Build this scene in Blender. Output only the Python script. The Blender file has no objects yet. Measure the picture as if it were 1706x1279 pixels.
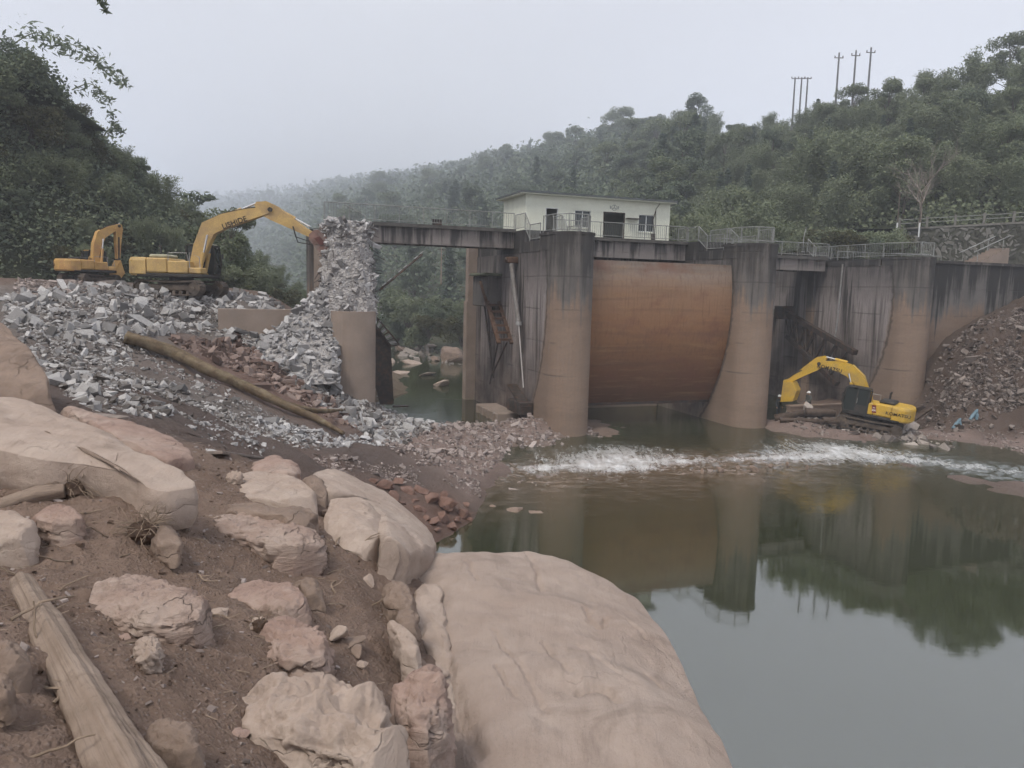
import bpy, bmesh, math, random
import numpy as np
from mathutils import Vector, Matrix

# ------------------------------------------------------------------ camera, sky, sun, exposure
scene = bpy.context.scene
CAM_H = 9.0; FPX = 1281.0; PITCH = math.radians(7.0); ROLL = 0.025
_f = np.array([0, math.cos(PITCH), -math.sin(PITCH)])
_r0 = np.array([1.0, 0, 0]); _u0 = np.array([0, math.sin(PITCH), math.cos(PITCH)])
_R = math.cos(ROLL)*_r0 + math.sin(ROLL)*_u0
_U = -math.sin(ROLL)*_r0 + math.cos(ROLL)*_u0
CAMP = np.array([0, 0, CAM_H])
cam_d = bpy.data.cameras.new('camera'); cam = bpy.data.objects.new('camera', cam_d)
scene.collection.objects.link(cam); scene.camera = cam
cam_d.sensor_width = 36.0; cam_d.lens = FPX/1706*36.0; cam_d.clip_start = 0.1; cam_d.clip_end = 6000
m = Matrix.Identity(4)
for i in range(3):
    m[i][0] = _R[i]; m[i][1] = _U[i]; m[i][2] = -_f[i]; m[i][3] = CAMP[i]
cam.matrix_world = m

SUN_AZ = math.radians(215); SUN_EL = math.radians(58)
world = bpy.data.worlds.new('World'); scene.world = world; world.use_nodes = True
nt = world.node_tree; nt.nodes.clear()
sky = nt.nodes.new('ShaderNodeTexSky'); sky.sky_type = 'NISHITA'; sky.sun_disc = False
sky.sun_elevation = SUN_EL; sky.sun_rotation = SUN_AZ; sky.dust_density = 6.0; sky.air_density = 1.5
skb = nt.nodes.new('ShaderNodeBackground'); skb.inputs['Strength'].default_value = 0.05
nt.links.new(sky.outputs[0], skb.inputs['Color'])
cld = nt.nodes.new('ShaderNodeBackground')                     # even cloud deck of an overcast day
ctc = nt.nodes.new('ShaderNodeTexCoord'); cmp_ = nt.nodes.new('ShaderNodeMapping'); nt.links.new(ctc.outputs['Generated'], cmp_.inputs[0]); cmp_.inputs['Scale'].default_value = (1, 1, 2.6)
cno = nt.nodes.new('ShaderNodeTexNoise'); nt.links.new(cmp_.outputs[0], cno.inputs['Vector']); cno.inputs['Scale'].default_value = 1.6; cno.inputs['Detail'].default_value = 5
crp = nt.nodes.new('ShaderNodeValToRGB'); nt.links.new(cno.outputs['Fac'], crp.inputs[0]); crp.color_ramp.elements[0].position = .3; crp.color_ramp.elements[1].position = .7
crp.color_ramp.elements[0].color = (0.560, 0.566, 0.612, 1); crp.color_ramp.elements[1].color = (0.625, 0.631, 0.668, 1); nt.links.new(crp.outputs[0], cld.inputs['Color']); cld.inputs['Strength'].default_value = 1.0
mxw = nt.nodes.new('ShaderNodeMixShader'); mxw.inputs[0].default_value = 0.86
nt.links.new(skb.outputs[0], mxw.inputs[1]); nt.links.new(cld.outputs[0], mxw.inputs[2])
wo = nt.nodes.new('ShaderNodeOutputWorld'); nt.links.new(mxw.outputs[0], wo.inputs['Surface'])

sun_d = bpy.data.lights.new('sun', 'SUN'); sun_d.energy = 1.5; sun_d.angle = math.radians(18); sun_d.color = (1, .925, .82)
sun = bpy.data.objects.new('sun', sun_d); scene.collection.objects.link(sun)
# sun_rotation is measured from +Y clockwise
sd = Vector((math.sin(SUN_AZ)*math.cos(SUN_EL), math.cos(SUN_AZ)*math.cos(SUN_EL), math.sin(SUN_EL)))
sun.rotation_euler = (-sd).to_track_quat('-Z', 'Y').to_euler()
scene.view_settings.view_transform = 'Standard'; scene.view_settings.look = 'None'
scene.view_settings.exposure = 0.62; scene.view_settings.gamma = 1.0; scene.view_settings.use_curve_mapping = False
scene.cycles.use_denoising = True; scene.cycles.use_adaptive_sampling = True; scene.cycles.adaptive_threshold = 0.04; scene.cycles.adaptive_min_samples = 12
scene.cycles.max_bounces = 6; scene.cycles.diffuse_bounces = 3; scene.cycles.glossy_bounces = 3
scene.cycles.transmission_bounces = 3; scene.cycles.volume_bounces = 1; scene.cycles.transparent_max_bounces = 6
scene.cycles.use_fast_gi = False

# ------------------------------------------------------------------ helpers
rnd = random.Random(7); rng = np.random.default_rng(7)
COL = scene.collection.objects

def ray(px, py): return _f*FPX + _R*(px-853) + _U*(640-py)
def at(px, py, Y):
    d = ray(px, py); return CAMP + d*(Y/d[1])
def atz(px, py, z):
    d = ray(px, py); return CAMP + d*((z-CAM_H)/d[2])
def proj(p):
    v = np.asarray(p, float)-CAMP; d = v@_f
    return 853+FPX*(v@_R)/d, 640-FPX*(v@_U)/d

_perm = np.random.default_rng(3).permutation(512) % 256
_perm = np.concatenate([_perm, _perm, _perm])
_grad = np.random.default_rng(4).normal(size=(256, 3)); _grad /= np.linalg.norm(_grad, axis=1)[:, None]
def pnoise(P):
    P = np.asarray(P, float); I = np.floor(P).astype(int); Fr = P-I; I &= 255
    u = Fr*Fr*Fr*(Fr*(Fr*6-15)+10); out = 0
    for dx in (0, 1):
        for dy in (0, 1):
            for dz in (0, 1):
                h = _perm[_perm[_perm[I[:, 0]+dx]+I[:, 1]+dy]+I[:, 2]+dz] & 255
                g = _grad[h]
                dot = g[:, 0]*(Fr[:, 0]-dx)+g[:, 1]*(Fr[:, 1]-dy)+g[:, 2]*(Fr[:, 2]-dz)
                wx = u[:, 0] if dx else 1-u[:, 0]; wy = u[:, 1] if dy else 1-u[:, 1]; wz = u[:, 2] if dz else 1-u[:, 2]
                out = out + dot*wx*wy*wz
    return out*1.5
def fbm(P, o=4, g=0.5):
    P = np.asarray(P, float); a = 1.0; s = 0
    for k in range(o):
        s = s + a*pnoise(P*(2.03**k)+k*17.3); a *= g
    return s

class MB:
    def __init__(s): s.v = []; s.f = []
    def add(s, vs, fs):
        o = len(s.v); s.v.extend([tuple(map(float, p)) for p in vs]); s.f.extend([tuple(i+o for i in f) for f in fs]); return s
    def box(s, c, sz, rz=0, bev=0, M=None):
        x, y, z = sz[0]/2, sz[1]/2, sz[2]/2
        if bev > 0:
            b = min(bev, x*.9, y*.9, z*.9); vs = []; 
            idx = {}
            for i, sx in enumerate((-1, 1)):
                for j, sy in enumerate((-1, 1)):
                    for k, sz_ in enumerate((-1, 1)):
                        for ax in range(3):
                            p = [sx*x, sy*y, sz_*z]
                            for q in range(3):
                                if q != ax: p[q] -= b*(sx, sy, sz_)[q]
                            idx[(i, j, k, ax)] = len(vs); vs.append(p)
            fs = []
            for ax in range(3):
                o1, o2 = [q for q in range(3) if q != ax]
                for sd_ in (0, 1):
                    f = []
                    for (a1, a2) in ((0, 0), (1, 0), (1, 1), (0, 1)):
                        key = [0, 0, 0]; key[ax] = sd_; key[o1] = a1; key[o2] = a2; f.append(idx[tuple(key)+(ax,)])
                    fs.append(f)
                for a1 in (0, 1):
                    for a2 in (0, 1):
                        k0 = [0, 0, 0]; k0[o1] = a1; k0[o2] = a2; k1 = list(k0); k1[ax] = 1
                        fs.append([idx[tuple(k0)+(o1,)], idx[tuple(k1)+(o1,)], idx[tuple(k1)+(o2,)], idx[tuple(k0)+(o2,)]])
            for i in (0, 1):
                for j in (0, 1):
                    for k in (0, 1): fs.append([idx[(i, j, k, 0)], idx[(i, j, k, 1)], idx[(i, j, k, 2)]])
        else:
            vs = [(sx*x, sy*y, q*z) for q in (-1, 1) for sx, sy in ((-1, -1), (1, -1), (1, 1), (-1, 1))]
            fs = [(0, 3, 2, 1), (4, 5, 6, 7), (0, 1, 5, 4), (1, 2, 6, 5), (2, 3, 7, 6), (3, 0, 4, 7)]
        T = Matrix.Translation(c) @ (M.to_4x4() if M is not None else Matrix.Rotation(rz, 4, 'Z'))
        return s.add([T @ Vector(v) for v in vs], fs)
    def bx(s, x0, x1, y0, y1, z0, z1, bev=0):
        return s.box(((x0+x1)/2, (y0+y1)/2, (z0+z1)/2), (abs(x1-x0), abs(y1-y0), abs(z1-z0)), bev=bev)
    def tube(s, pts, rad, n=8, cap=True):
        pts = [Vector(p) for p in pts]
        if not hasattr(rad, '__len__'): rad = [rad]*len(pts)
        vs = []; fs = []; up = None
        for i, p in enumerate(pts):
            t = (pts[min(i+1, len(pts)-1)]-pts[max(i-1, 0)]).normalized()
            if up is None:
                up = Vector((0, 0, 1)) if abs(t.z) < .9 else Vector((1, 0, 0))
            x = t.cross(up).normalized(); y = x.cross(t).normalized(); up = y
            for k in range(n):
                a = 2*math.pi*k/n; vs.append(p+x*math.cos(a)*rad[i]+y*math.sin(a)*rad[i])
        for i in range(len(pts)-1):
            for k in range(n):
                fs.append((i*n+k, i*n+(k+1) % n, (i+1)*n+(k+1) % n, (i+1)*n+k))
        if cap: fs.append(tuple(range(n-1, -1, -1))); fs.append(tuple((len(pts)-1)*n+k for k in range(n)))
        return s.add(vs, fs)
    def prism(s, poly, axis, lo, hi, inset=0):
        """poly: list of 2d points in the plane of the two other axes; extruded along axis"""
        def P(p, h):
            q = [0, 0, 0]; o = [k for k in range(3) if k != axis]; q[o[0]] = p[0]; q[o[1]] = p[1]; q[axis] = h; return q
        n = len(poly); vs = [P(p, lo) for p in poly]+[P(p, hi) for p in poly]
        fs = [tuple(range(n-1, -1, -1)), tuple(range(n, 2*n))]+[(i, (i+1) % n, n+(i+1) % n, n+i) for i in range(n)]
        return s.add(vs, fs)
    def beam(s, st, y0, y1):
        """st: (x, z, half thickness) stations swept as a box section between y0 and y1"""
        n = len(st); vs = []; fs = []
        for i, (x, z, h) in enumerate(st):
            a = st[max(i-1, 0)]; b = st[min(i+1, n-1)]
            t = Vector((b[0]-a[0], 0, b[1]-a[1])).normalized(); nn = Vector((-t.z, 0, t.x))
            for yy, sg in ((y0, -1), (y1, -1), (y1, 1), (y0, 1)):
                vs.append((x+nn.x*h*sg, yy, z+nn.z*h*sg))
        for i in range(n-1):
            for k in range(4): fs.append((i*4+k, i*4+(k+1) % 4, i*4+4+(k+1) % 4, i*4+4+k))
        fs.append((3, 2, 1, 0)); fs.append(tuple((n-1)*4+k for k in range(4)))
        return s.add(vs, fs)
    def mesh(s, name, smooth=False):
        me = bpy.data.meshes.new(name); me.from_pydata(s.v, [], s.f); me.update()
        bm = bmesh.new(); bm.from_mesh(me); bmesh.ops.recalc_face_normals(bm, faces=bm.faces); bm.to_mesh(me); bm.free()
        if smooth: me.polygons.foreach_set('use_smooth', [True]*len(me.polygons))
        return me
    def build(s, name, mat, parent=None, smooth=False, kind=None):
        return link(s.mesh(name, smooth), name, mat, parent, kind)

def link(me, name, mat, parent=None, kind=None):
    o = bpy.data.objects.new(name, me); COL.link(o)
    if mat is not None and len(me.materials) == 0: me.materials.append(mat)
    if parent is not None: o.parent = parent
    if kind: o['kind'] = kind
    return o
def mesh_np(name, V, Fq, smooth=False):
    """V (n,3), Fq (m,k) arrays -> mesh, fast"""
    me = bpy.data.meshes.new(name); V = np.asarray(V, np.float32); Fq = np.asarray(Fq, np.int32); k = Fq.shape[1]
    me.vertices.add(len(V)); me.vertices.foreach_set('co', V.ravel())
    me.loops.add(Fq.size); me.loops.foreach_set('vertex_index', Fq.ravel())
    me.polygons.add(len(Fq)); me.polygons.foreach_set('loop_start', np.arange(0, Fq.size, k, dtype=np.int32))
    me.polygons.foreach_set('use_smooth', np.full(len(Fq), bool(smooth)))
    me.update(calc_edges=True); me.validate(); return me
def attr(me, name, arr):
    arr = np.asarray(arr, np.float32)
    if arr.ndim == 1:
        a = me.attributes.new(name, 'FLOAT', 'POINT'); a.data.foreach_set('value', arr)
    else:
        a = me.attributes.new(name, 'FLOAT_COLOR', 'POINT')
        a.data.foreach_set('color', np.concatenate([arr, np.ones((len(arr), 1), np.float32)], 1).ravel())
def thing(name, label, cat, loc=(0, 0, 0), rz=0, group=None):
    o = bpy.data.objects.new(name, None); COL.link(o); o.location = loc; o.rotation_euler = (0, 0, rz); o.empty_display_size = .3
    return tag(o, label, cat, group)
def tag(o, label, cat, group=None):
    o['label'] = label; o['category'] = cat
    if group: o['group'] = group
    return o
def structure(o): o['kind'] = 'structure'; return o
def where(p, marks):
    px, py = proj(p); return min(marks, key=lambda m: (m[0]-px)**2+(m[1]-py)**2)[2]
def copy_tree(root, loc, rz=0, sc=1.0, label=None, group=None):
    r = root.copy(); COL.link(r); r.location = loc; r.rotation_euler = (0, 0, rz); r.scale = (sc, sc, sc) if not hasattr(sc, '__len__') else sc
    if label: r['label'] = label
    if group: r['group'] = group
    for ch in root.children:
        c = ch.copy(); COL.link(c); c.parent = r
    return r

# ------------------------------------------------------------------ materials
class NT:
    def __init__(s, name):
        s.m = bpy.data.materials.new(name); s.m.use_nodes = True; s.t = s.m.node_tree; s.t.nodes.clear()
        s.out = s.n('ShaderNodeOutputMaterial'); s.b = s.n('ShaderNodeBsdfPrincipled'); s.l(s.b.outputs[0], s.out.inputs['Surface'])
        s.b.inputs['Roughness'].default_value = .9; s.b.inputs['Specular IOR Level'].default_value = .25
    def n(s, t, **k):
        q = s.t.nodes.new(t)
        for a, v in k.items(): setattr(q, a, v)
        return q
    def l(s, a, b): s.t.links.new(a, b)
    def set(s, sock, v):
        if hasattr(v, 'links') or hasattr(v, 'is_output'): s.l(v, sock)
        elif isinstance(v, (tuple, list)) and len(v) == 3 and sock.type == 'RGBA': sock.default_value = (*v, 1)
        else: sock.default_value = v
    def coord(s, kind='Object', scale=(1, 1, 1), rot=(0, 0, 0)):
        if kind == 'World': c = s.n('ShaderNodeNewGeometry').outputs['Position']
        else: c = s.n('ShaderNodeTexCoord').outputs[kind]
        mp = s.n('ShaderNodeMapping'); s.l(c, mp.inputs['Vector']); mp.inputs['Scale'].default_value = scale; mp.inputs['Rotation'].default_value = rot
        return mp.outputs[0]
    def noise(s, v, scale=5, detail=4, rough=.55, dist=0.0):
        q = s.n('ShaderNodeTexNoise'); s.l(v, q.inputs['Vector']); q.inputs['Scale'].default_value = scale
        q.inputs['Detail'].default_value = detail; q.inputs['Roughness'].default_value = rough; q.inputs['Distortion'].default_value = dist
        return q.outputs['Fac']
    def voro(s, v, scale=5, feature='F1', rand=1.0):
        q = s.n('ShaderNodeTexVoronoi', feature=feature); s.l(v, q.inputs['Vector']); q.inputs['Scale'].default_value = scale
        q.inputs['Randomness'].default_value = rand
        return q
    def ramp(s, fac, stops):
        q = s.n('ShaderNodeValToRGB'); s.l(fac, q.inputs[0]); e = q.color_ramp.elements
        while len(e) < len(stops): e.new(.5)
        for el, (p, c) in zip(e, stops):
            el.position = p; el.color = (*c, 1) if hasattr(c, '__len__') else (c, c, c, 1)
        return q.outputs[0]
    def mix(s, fac, a, b, mode='MIX'):
        q = s.n('ShaderNodeMix', data_type='RGBA', blend_type=mode)
        s.set(q.inputs[0], fac); s.set(q.inputs[6], a); s.set(q.inputs[7], b); return q.outputs[2]
    def math(s, op, a, b=0.0, clamp=False):
        q = s.n('ShaderNodeMath', operation=op, use_clamp=clamp); s.set(q.inputs[0], a); s.set(q.inputs[1], b); return q.outputs[0]
    def mapr(s, v, a, b, c=0, d=1):
        q = s.n('ShaderNodeMapRange'); s.set(q.inputs[0], v); q.inputs[1].default_value = a; q.inputs[2].default_value = b
        q.inputs[3].default_value = c; q.inputs[4].default_value = d; return q.outputs[0]
    def bump(s, h, strength=.5, dist=.02, nrm=None):
        q = s.n('ShaderNodeBump'); s.l(h, q.inputs['Height']); q.inputs['Strength'].default_value = strength; q.inputs['Distance'].default_value = dist
        if nrm is not None: s.l(nrm, q.inputs['Normal'])
        s.l(q.outputs[0], s.b.inputs['Normal']); return q.outputs[0]
    def col(s, c): s.set(s.b.inputs['Base Color'], c)
    def rough(s, r): s.set(s.b.inputs['Roughness'], r)
    def attr(s, name, out='Fac'): return s.n('ShaderNodeAttribute', attribute_name=name).outputs[out]
    def sep(s, v):
        q = s.n('ShaderNodeSeparateXYZ'); s.l(v, q.inputs[0]); return q.outputs
    def rand_obj(s): return s.n('ShaderNodeObjectInfo').outputs['Random']
    def rand_isl(s): return s.n('ShaderNodeNewGeometry').outputs['Random Per Island']

def m_rock(name, c0, c1, c2, strata=0.0, scale=1.0, cracks=.5, pit=.5):
    t = NT(name); v = t.coord('Object'); n1 = t.noise(v, .9*scale, 5, .6, .4); n2 = t.noise(v, 5*scale, 6, .65)
    base = t.ramp(n1, [(.32, c0), (.5, c1), (.66, c2)])
    fine = t.noise(v, 60*scale, 4, .7)
    base = t.mix(t.mapr(n2, .35, .7, 0, .35), base, tuple(x*.72 for x in c0))
    base = t.mix(t.mapr(fine, .3, .75, 0, .22), base, tuple(min(1, x*1.25) for x in c1))
    vs = t.coord('Object', (1.0, 1.0, 6.0), (.25, .15, 0)); ns = t.noise(vs, 2.2*scale, 6, .65, .5)
    # thin fractures
    wv = t.n('ShaderNodeVectorMath', operation='ADD'); t.l(t.coord('Object', (1, .45, 1), (0, 0, .5)), wv.inputs[0])
    nz = t.n('ShaderNodeTexNoise'); t.l(v, nz.inputs['Vector']); nz.inputs['Scale'].default_value = 2.5*scale; nz.inputs['Detail'].default_value = 4
    sc = t.n('ShaderNodeVectorMath', operation='SCALE'); t.l(nz.outputs['Color'], sc.inputs[0]); sc.inputs['Scale'].default_value = .45/scale
    t.l(sc.outputs[0], wv.inputs[1])
    vo = t.voro(wv.outputs[0], 1.4*scale, 'DISTANCE_TO_EDGE'); crack = t.mapr(vo.outputs['Distance'], 0, .011, 1, 0)
    gate = t.mapr(t.noise(v, 1.6*scale, 2), .5, .62, 0, 1)
    crack = t.math('MULTIPLY', crack, gate)
    base = t.mix(t.math('MULTIPLY', crack, cracks), base, tuple(x*.28 for x in c0))
    h = t.math('ADD', t.math('MULTIPLY', n2, .6), t.math('MULTIPLY', fine, .18*pit+.02))
    h = t.math('ADD', h, t.math('MULTIPLY', ns, .06+1.6*strata))
    lw = t.noise(t.coord('Object', (5, .7, 1.5), (0, 0, .55)), 1.4*scale, 7, .7, .3); h = t.math('ADD', h, t.math('MULTIPLY', lw, .5))
    grit = t.noise(v, 170, 3, .8); h = t.math('ADD', h, t.math('MULTIPLY', grit, .07))
    base = t.mix(t.mapr(lw, .56, .72, 0, .4), base, tuple(x*.6 for x in c0)); base = t.mix(t.mapr(grit, .56, .72, 0, .35), base, tuple(x*.55 for x in c0)); base = t.mix(t.mapr(t.noise(v, 2.3*scale, 6, .7, .8), .54, .66, 0, .45), base, tuple(x*.66 for x in c0)); base = t.mix(t.mapr(t.noise(t.coord('Object', (1, 1, 1), (1, 2, 0)), 1.3*scale, 6, .7, .6), .56, .68, 0, .4), base, tuple(min(1, x*1.2) for x in c2))
    h = t.math('SUBTRACT', h, t.math('MULTIPLY', crack, cracks))
    t.bump(h, .85, .05/scale); t.col(base); t.rough(.88)
    return t.m

def m_simple(name, c, rough=.8, var=.25, scale=3, metal=0, bump=.2, dirt=None, dirt_amt=.5):
    t = NT(name); v = t.coord('Object'); n = t.noise(v, scale, 5, .6)
    k = t.mix(t.mapr(n, .3, .7), tuple(x*(1-var) for x in c), tuple(min(1, x*(1+var)) for x in c))
    if dirt is not None:
        n2 = t.noise(v, scale*.6, 6, .7); k = t.mix(t.mapr(n2, .48, .68, 0, dirt_amt), k, dirt)
    t.col(k); t.rough(rough); t.b.inputs['Metallic'].default_value = metal
    if bump: t.bump(t.noise(v, scale*8, 4), bump, .01)
    return t.m

def m_chunk(name, c0, c1, island=True, scale=6):
    t = NT(name); v = t.coord('World' if island else 'Object')
    r = t.rand_isl() if island else t.rand_obj()
    k = t.ramp(r, [(0, tuple(x*.5 for x in c0)), (.3, c0), (.7, c1), (1, tuple(min(1, x*1.25) for x in c1))])
    n = t.noise(v, scale, 5, .65); k = t.mix(t.mapr(n, .35, .7, 0, .4), k, tuple(x*.55 for x in c0))
    t.col(k); t.rough(.95); t.bump(t.noise(v, scale*4, 5, .7), .35, .02); return t.m
# ------------------------------------------------------------------ terrain
SOIL = (.155, .110, .088); SOIL2 = (.205, .148, .118); GREY = (.155, .138, .128); ROAD = (.105, .082, .074); RED = (.165, .105, .085); PINK = (.23, .175, .155); BED = (.14, .11, .075); HEAP = (.088, .064, .052)
CP = []
def cpx(px, py, Y, c): p = at(px, py, Y); CP.append((*p, c))
def cpz(px, py, z, c): p = atz(px, py, z); CP.append((*p, c))
def cw(x, y, z, c): CP.append((x, y, z, c))
for a in ((0, 0, 7.35), (-3, -1, 7.8), (3, 0, 5.6), (-6, 2, 7.9), (-12, 6, 8.0), (0, -8, 9), (-10, -8, 10), (8, -8, 5)): cw(*a, SOIL)
for a in ((60, 836, 7.6), (200, 822, 7.85), (-20, 840, 7.5), (130, 828, 7.75), (250, 820, 7.9), (20, 1200, 3.6), (250, 1150, 4.6), (100, 935, 7), (330, 880, 8.5), (600, 1000, 8), (600, 1150, 6), (400, 790, 12), (20, 1000, 5.6), (460, 1000, 7.6), (250, 870, 8.3)): cpx(*a, SOIL2)
for a in ((350, 745, 15), (300, 705, 18), (100, 665, 15), (430, 742, 22), (520, 760, 23), (330, 690, 22)): cpx(*a, ROAD)
for a in ((0, 600, 22), (100, 620, 25), (250, 650, 28), (400, 690, 30), (380, 562, 42), (500, 605, 42), (20, 505, 38), (250, 490, 43), (310, 491, 46), (440, 520, 45), (560, 640, 42.5), (620, 672, 44), (655, 690, 45.2), (140, 560, 34), (250, 560, 37)): cpx(*a, GREY)
for a in ((350, 590, 38), (450, 630, 38), (520, 670, 37.5)): cpx(*a, RED)
for a in ((600, 760, 30), (690, 790, 30), (640, 745, 34)): cpx(*a, ROAD)
for a in ((700, 742, 38), (780, 730, 41), (860, 715, 44.5), (900, 702, 46.5), (760, 775, 34.5)): cpx(*a, PINK)
for a in ((960, 755, .12), (1003, 736, .15), (860, 775, .12), (812, 805, .1), (800, 838, .08)): cpz(*a, PINK)
for a in ((735, 905, .0), (775, 872, .05)): cpz(*a, RED)
for a in ((-23, 55, 8.4), (-30, 60, 8.6), (-40, 50, 8.7), (-45, 35, 8.6), (-30, 20, 8.2), (-20, 8, 8.3), (-33, 45, 8.7), (-60, 40, 9), (-60, 0, 10), (-40, 75, 8.5), (-20, 64, 7.0), (-15, 55, 6.8)): cw(*a, SOIL)
for a in ((1.5, 40, -.7), (6, 40, -.8), (0, 31, -.9), (2, 24, -1.2), (6, 14, -1.6), (10, 5, -1.6), (14, 30, -1.6), (20, 38, -.9), (12, 47, -.8), (8, 60, -.8), (-1, 57, -.6), (-5, 63, -.8), (-8, 72, -.7), (20, 20, -1.8), (40, 30, -1.6), (40, 10, -2), (15, -5, -1.5), (30, -5, -2), (0, 75, -.8), (15, 62, -.8), (9, 42, -.9), (12, 40, -1), (16, 42, -.9), (20, 41.5, -.8), (24, 40, -.8), (-7.5, 50.5, -.5), (-9, 56, -.6), (-4, 50, -.5), (-2, 50.5, -.4), (5, 44.5, -.7)): cw(*a, BED)
for a in ((0, 8.5, 4.2), (1.2, 7, 4.0), (.0, 6.0, 4.3), (.6, 5.0, 4.3), (-.5, 5.2, 5.0), (0.3, 11, 3.6), (-1, 13, 3.9), (-2.5, 14.5, 4.2)): cw(*a, SOIL)
for a in ((3.6, 7.5, -.6), (3.0, 11, -.6), (1.0, 15, -.5), (-.9, 19, -.4), (-4.2, 20, 2.2), (-5, 25, 1.6), (4.4, 3.5, -.4)): cw(*a, RED)
# right bank
for a in ((1300, 700, .45), (1400, 742, .1), (1500, 772, .08), (1600, 790, .06), (1706, 800, .05), (1900, 815, .05)): cpz(*a, PINK)
for a in ((1340, 692, 51), (1440, 718, 49), (1520, 716, 50), (1590, 725, 48.5), (1700, 740, 46), (1650, 755, 44.5)): cpx(*a, PINK)
for a in ((1556, 698, 52.5), (1600, 695, 50.4), (1700, 702, 49), (1600, 630, 51.6), (1640, 575, 52.6), (1690, 535, 54), (1590, 670, 51.0), (1660, 640, 51.2), (1706, 600, 51.5), (1720, 510, 57)): cpx(*a, HEAP)
for a in ((48, 56, 11.5), (60, 50, 10), (55, 42, 3), (75, 60, 15), (75, 30, 6), (60, 25, .5), (24, 58, .4), (26, 66, 1.0)): cw(*a, SOIL)
CPA = np.array([[c[0], c[1], c[2]] for c in CP]); CPC = np.array([c[3] for c in CP])
def _tps_k(r2): return np.where(r2 > 1e-9, .5*r2*np.log(np.maximum(r2, 1e-9)), 0)
_n = len(CPA); _Xy = CPA[:, :2]
_K = _tps_k(((_Xy[:, None]-_Xy[None])**2).sum(-1)) + np.eye(_n)*.6
_Pm = np.concatenate([np.ones((_n, 1)), _Xy], 1)
_A = np.block([[_K, _Pm], [_Pm.T, np.zeros((3, 3))]])
_w = np.linalg.solve(_A, np.concatenate([CPA[:, 2], np.zeros(3)]))
def Hs(x, y):
    """smooth ground height"""
    x = np.atleast_1d(np.asarray(x, float)); y = np.atleast_1d(np.asarray(y, float)); out = np.empty(x.size)
    q = np.stack([x.ravel(), y.ravel()], 1)
    for i in range(0, len(q), 20000):
        s = q[i:i+20000]; out[i:i+20000] = _tps_k(((s[:, None]-_Xy[None])**2).sum(-1))@_w[:_n]+_w[_n]+s@_w[_n+1:]
    return out.reshape(x.shape)
def Hd(x, y):
    """ground height with relief"""
    x = np.atleast_1d(np.asarray(x, float)); y = np.atleast_1d(np.asarray(y, float)); h = Hs(x, y); sh = x.shape
    P = np.stack([x.ravel(), y.ravel(), np.zeros(x.size)], 1)
    d = np.sqrt(P[:, 0]**2+P[:, 1]**2); far = np.clip((d-10)/15, 0, 1)
    heapm = np.exp(-((P[:, 0]-33)/5)**2-((P[:, 1]-52)/4)**2)
    n = .6*heapm*fbm(P*1.2+7, 5, .66)+(.10+.16*far)*fbm(P*.55, 3)+.05*fbm(P*2.3, 3, .55)+(1-far)*(.030*fbm(P*7, 3, .6)+.028*np.clip(fbm(P*3.3+4, 3, .6), 0, 1)+.010*fbm(P*21, 2, .6))
    wet = np.clip((h.ravel()+.3)/.5, .25, 1)
    return h+(n*wet).reshape(sh)
def raycast(px, py):
    d = ray(px, py); Ys = np.concatenate([np.arange(2, 20, .05), np.arange(20, 75, .1)])
    P = CAMP[None]+d[None]*(Ys/d[1])[:, None]; h = Hs(P[:, 0], P[:, 1]); k = np.argmax(P[:, 2] < h)
    return P[k] if P[k, 2] < h[k] else None
def ground_color(x, y):
    q = np.stack([x.ravel(), y.ravel()], 1); out = np.empty((len(q), 3))
    for i in range(0, len(q), 20000):
        d2 = ((q[i:i+20000, None]-_Xy[None])**2).sum(-1)+.8; w = d2**-1.7; out[i:i+20000] = (w@CPC)/w.sum(1)[:, None]
    return out
def m_ground():
    t = NT('ground_soil'); c = t.attr('zone', 'Color'); v = t.coord('World')
    n1 = t.noise(v, .8, 6, .65); n2 = t.noise(v, 7, 6, .7); n3 = t.noise(v, 45, 4, .7)
    vo = t.voro(v, 26); peb = t.mapr(vo.outputs['Distance'], .1, .5, 1, 0)
    vo2 = t.voro(v, 7.5); peb2 = t.mapr(vo2.outputs['Distance'], .1, .45, 1, 0)
    k = t.mix(t.mapr(n1, .35, .68, 0, .55), c, t.mix(1.0, c, (.52, .47, .44), 'MULTIPLY'))
    k = t.mix(t.mapr(n2, .5, .75, 0, .55), k, t.mix(1.0, c, (1.5, 1.5, 1.5), 'MULTIPLY'))
    pc = t.mix(t.mapr(n2, .42, .6, 0, .55), (0, 0, 0), (1, 1, 1))
    stone = t.mix(vo.outputs['Color'], t.mix(1.0, c, (1.25, 1.25, 1.25), 'MULTIPLY'), (.30, .26, .24))
    k = t.mix(t.math('MULTIPLY', t.mapr(vo.outputs['Distance'], .24, .3, .65, 0), t.mapr(n1, .4, .6, 0, 1)), k, stone)
    z = t.sep(t.n('ShaderNodeNewGeometry').outputs['Position'])[2]
    wet = t.mapr(z, .05, .45, 1, 0)                                     # soaked margin at the waterline
    k = t.mix(t.math('MULTIPLY', wet, .55), k, t.mix(1.0, c, (.38, .35, .33), 'MULTIPLY'))
    t.col(k); t.set(t.b.inputs['Roughness'], t.mapr(wet, 0, 1, .92, .45))
    h = t.math('ADD', t.math('MULTIPLY', n2, 1.0), t.math('MULTIPLY', n3, .28)); h = t.math('ADD', h, t.math('MULTIPLY', peb, .22))
    h = t.math('ADD', h, t.math('MULTIPLY', peb2, .3)); t.bump(h, .9, .07); return t.m
M_GROUND = m_ground()
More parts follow.
